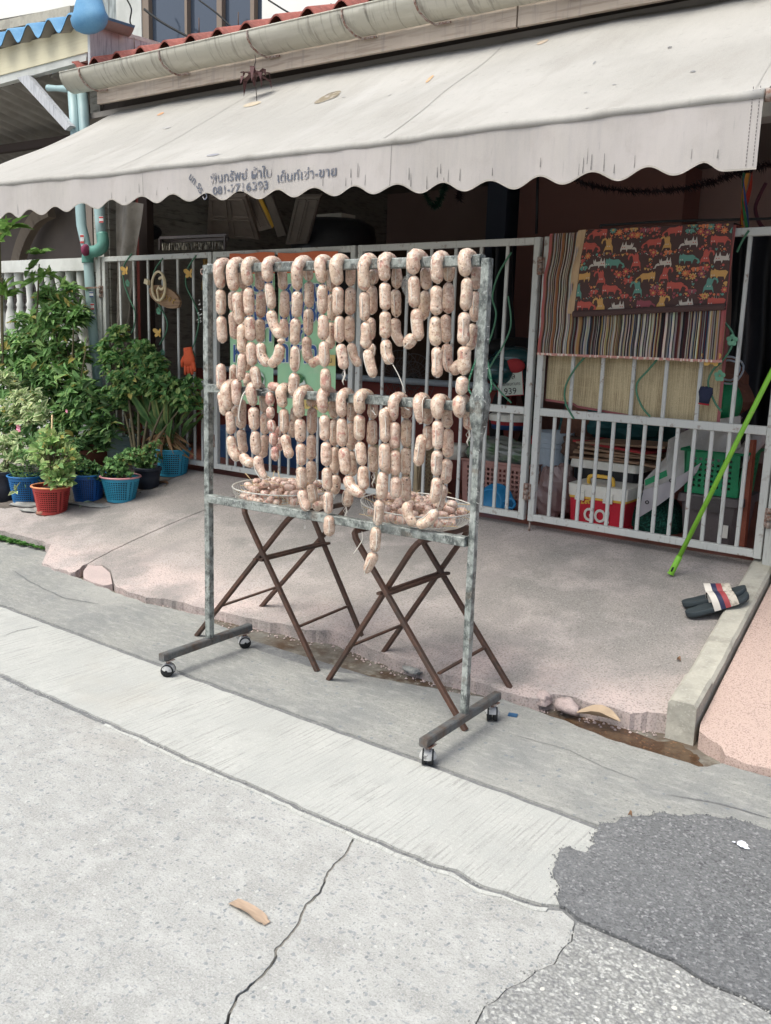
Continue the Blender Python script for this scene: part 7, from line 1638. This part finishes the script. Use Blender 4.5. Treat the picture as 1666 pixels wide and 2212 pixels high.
# low red wall / cabinet behind the left leaves
boxp('low_red_partition', (-6.55, 5.9, ZF), (-3.2, 5.98, 1.05), 'redpaint', house)
bb = MB(); bb.tube([(-6.4, 5.86, 1.06), (-3.3, 5.86, 1.06)], .025, 8); tag(bb.build('grey_tube', 'c_bucket'), 'grey tube along the top of the low red partition', 'tube')
bb = MB(); bb.box((-5.9, 5.4, ZF), (-4.6, 5.8, ZF+.25)); tag(bb.build('blue_crate', 'c_paintblue'), 'low blue crate on the floor behind the far left gate leaf', 'crate')
# upper clutter above the gate at left
def pan(name, label, cat, pix, Y0, Y1, m, th=.03, inner=None):
    root = thing(name, label, cat, IY(pix[0][0], pix[0][1], Y0)); P = [IY(x, y, Y0 if i < 2 else Y1) for i, (x, y) in enumerate(pix)]; n = (P[1]-P[0]).cross(P[3]-P[0]).normalized(); 
    if n.y > 0: n = -n
    b = MB(); f = [b.V(p) for p in P]; k = [b.V(p-n*th) for p in P]; b.F(*f); b.F(*k[::-1]); 
    for i in range(4): b.F(f[i], k[i], k[(i+1) % 4], f[(i+1) % 4])
    b.build('slab', m, root)
    if inner:
        def L(u, v): return (P[0]*(1-u)+P[1]*u)*(1-v)+(P[3]*(1-u)+P[2]*u)*v
        for (u0, u1, v0, v1) in inner:
            b = MB(); q = [L(u0, v0), L(u1, v0), L(u1, v1), L(u0, v1)]
            for i in range(4): b.beam(q[i]+n*.004, q[(i+1) % 4]+n*.004, .014, .010, up=tuple(n))
            b.build('moulding', m, root)
    return root
worn('door_white', (150, 138, 128), .6); worn('door_dark', (118, 110, 102), .7); worn('curtain', (104, 84, 72), .95)
PI4 = [(.08, .45, .06, .46), (.55, .92, .06, .46), (.08, .45, .54, .94), (.55, .92, .54, .94)]
pan('panel_door', 'old cream panelled door leaning high above the gate, left of the pair', 'door', [(447, 512), (560, 518), (530, 425), (452, 425)], 6.1, 5.6, 'door_white', .035, PI4)
pan('door_leaf', 'narrow cream door edge with an ochre side beside the left panelled door', 'door', [(560, 500), (590, 492), (558, 425), (530, 425)], 6.0, 5.8, 'door_white', .03, [(.2, .8, .1, .9)])
pan('timber_edge', 'ochre timber edge beside the narrow cream door', 'timber', [(588, 494), (594, 486), (566, 430), (558, 430)], 5.95, 5.75, 'c_yellow', .03)
pan('panel_door', 'grey panelled door leaning above the gate beside the black tank', 'door', [(617, 528), (664, 526), (692, 425), (640, 425)], 5.9, 5.6, 'door_dark', .035, [(.1, .45, .06, .94), (.55, .92, .06, .94)])
pan('door_leaf', 'thin grey plank between the two panelled doors', 'plank', [(600, 512), (618, 508), (588, 425), (570, 425)], 5.95, 5.7, 'door_dark', .03)
tk = thing('water_tank', 'black round tank standing above the gate left of centre', 'tank', IY(720, 525, 6.2)); b = MB(); c = IY(721, 500, 6.3); c.z -= .28; b.lathe([(.36, -.3), (.37, .22), (.35, .32), (.26, .37), (0, .39)], c, 32); b.build('shell', 'c_black', tk)
b = MB(); b.box((IY(684, 468, 6.6).x, 6.6, IY(700, 480, 6.6).z), (IY(738, 468, 6.6).x, 6.8, IY(700, 462, 6.6).z)); tag(b.build('foam_box', 'c_white'), 'white foam box top behind the black tank', 'box')
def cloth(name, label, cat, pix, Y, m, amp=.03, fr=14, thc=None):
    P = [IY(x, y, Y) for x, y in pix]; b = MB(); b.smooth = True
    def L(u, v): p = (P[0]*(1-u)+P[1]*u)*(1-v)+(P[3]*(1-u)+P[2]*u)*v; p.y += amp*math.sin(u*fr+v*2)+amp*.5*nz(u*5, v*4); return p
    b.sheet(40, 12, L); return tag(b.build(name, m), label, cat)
cloth('plastic_sheet', 'greyish plastic sheet hanging behind the far left gate leaf', 'sheet', [(250, 430), (308, 440), (280, 700), (246, 840)], 4.98, mat('dusty_plastic', lin((150, 144, 136)), .4, transl=.3, layers=[('noise', 6, .4, .7, lin((112, 106, 98)), .8)], bump=[('noise', 14, .6, .02)]), .025, 9)
cloth('brown_curtain', 'brown cloth curtain hanging at the back behind the drying rack', 'curtain', [(305, 420), (452, 420), (450, 525), (305, 540)], 6.6, 'curtain', .04, 30)
boxp('post', (IY(300, 500, 5.15).x, 5.15, ZF), (IY(318, 500, 5.15).x, 5.22, 3.0), 'rawwood', house); boxp('post', (IY(292, 500, 5.2).x, 5.21, ZF), (IY(299, 500, 5.2).x, 5.25, 3.0), 'redpaint', house)
dr = thing('drying_hanger', 'square laundry hanger full of clothes pegs above the far left gate leaf', 'laundry hanger', IY(420, 520, 5.1)); b = MB()
for (a_, c2) in (((346, 514, 5.1), (490, 508, 5.1)), ((346, 514, 5.1), (352, 522, 5.4)), ((490, 508, 5.1), (494, 516, 5.4)), ((352, 522, 5.4), (494, 516, 5.4)), ((346, 514, 5.1), (346, 540, 5.1)), ((487, 508, 5.1), (486, 540, 5.1))): b.beam(IY(*a_), IY(*c2), .012, .02)
b.build('frame', 'c_grey', dr); pgm = mat('mixed_pegs', lin((170, 165, 150)), .5, layers=[('cell', 40, .4, .6, lin((70, 66, 60)), .9)])
for k in range(34):
    px = 352+k*3.9+rk.uniform(-1, 1); p = IY(px, 526-(px-352)*.03, 5.1+.04*(k % 4)); b = MB(); b.beam(p, p+Vector((rk.uniform(-.01, .01), 0, -.055)), .009, .010); b.build('peg', pgm, dr)
crumple('black_bag', 'small black bag on top of the laundry hanger', 'bag', IY(325, 500, 5.3), .09, 'c_black', 6, (1.2, .8, .8), .2)
crumple('magenta_cap', 'small magenta cloth knot on the green pipe elbow', 'cloth', IY(184, 541, 4.60), .035, mat('magenta_cloth', lin((120, 50, 78)), .8), 2, (1, 1, 1.3), .3)
cloth('yellow_cloth', 'dull yellow cloth hanging behind the far left gate leaf near its right stile', 'cloth', [(438, 560), (452, 560), (450, 640), (436, 620)], 5.2, mat('dull_yellow', lin((150, 122, 70)), .9), .02, 9)
# tinsel garlands on the back wall
def tinsel(label, pix, Y, r=.045, m='rubber'):
    P = spline([IY(x, y, Y) for x, y in pix], 10); b = MB(); rq_ = random.Random(len(pix)*7+int(pix[0][0]))
    for i, (p, q) in enumerate(zip(P, P[1:])):
        for k in range(22):
            s = p.lerp(q, rq_.random()); d = Vector((rq_.uniform(-1, 1), rq_.uniform(-1, 1), rq_.uniform(-1, 1))).normalized()*r*rq_.uniform(.6, 1.2); w_ = Vector((.004, 0, .003)); b.poly([s-w_, s+w_, s+d])
    return tag(b.build('tinsel', m), label, 'tinsel')
tm = mat('dark_tinsel', lin((40, 26, 30)), .5); tm2 = mat('green_tinsel', lin((30, 60, 46)), .5)
tinsel('dark tinsel garland sagging across the mauve back wall at right', [(1200, 372), (1270, 398), (1350, 412), (1440, 412), (1520, 398), (1600, 372), (1670, 355)], 6.6, .05, tm)
tinsel('short looped green tinsel hanging near the inner pier', [(914, 405), (925, 432), (938, 445), (952, 430), (962, 400)], 6.4, .045, tm2)
tinsel('small tuft of dark tinsel right of the looped green one', [(992, 400), (992, 432)], 6.4, .05, tm)
b = MB(); b.beam(IY(1298, 492, 5.0), IY(1298, 486, 5.0), .01, .01); b.beam(IY(1298, 487, 5.0), IY(1440, 478, 5.0), .012, .012); b.beam(IY(1440, 478, 5.0), IY(1670, 472, 5.0), .012, .012); tag(b.build('curtain_rod', 'c_black'), 'thin black rod just above the cat print cloth', 'rod')
b = MB(); b.tube([IY(1162, 375, 6.5), IY(1161, 420, 6.5), IY(1159, 505, 6.5)], .012, 6); tag(b.build('wall_conduit', 'c_black'), 'thin dark conduit down the mauve wall above the gate hinge', 'conduit')
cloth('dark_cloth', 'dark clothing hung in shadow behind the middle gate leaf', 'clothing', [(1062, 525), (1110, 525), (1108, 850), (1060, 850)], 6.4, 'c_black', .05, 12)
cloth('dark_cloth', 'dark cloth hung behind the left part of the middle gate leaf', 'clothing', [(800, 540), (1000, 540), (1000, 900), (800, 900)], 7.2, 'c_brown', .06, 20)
cloth('dark_cloth', 'black sheet hung behind the right end of the gate', 'clothing', [(1585, 500), (1700, 495), (1700, 960), (1560, 960)], 6.2, 'c_black', .05, 12)  # plain black rippled sheet across the right end
b = MB(); b.tube(spline([IY(1655, 395, 5.2), IY(1640, 425, 5.2), IY(1632, 450, 5.2), IY(1640, 480, 5.2), IY(1660, 505, 5.2)], 6), .01, 6); tag(b.build('maroon_cord', mat('maroon_cord', lin((70, 28, 42)), .8)), 'maroon cord dangling at the right edge of the carport', 'cord')
b = MB(); b.tube(spline([IY(1666, 215, 3.33), IY(1658, 205, 3.33), IY(1664, 195, 3.33)], 5), .006, 6)
tag(b.build('tie_cord', 'green_rope' if 'green_rope' in M else 'pvcgreen'), 'green cord tied near the right end of the awning bar', 'cord')
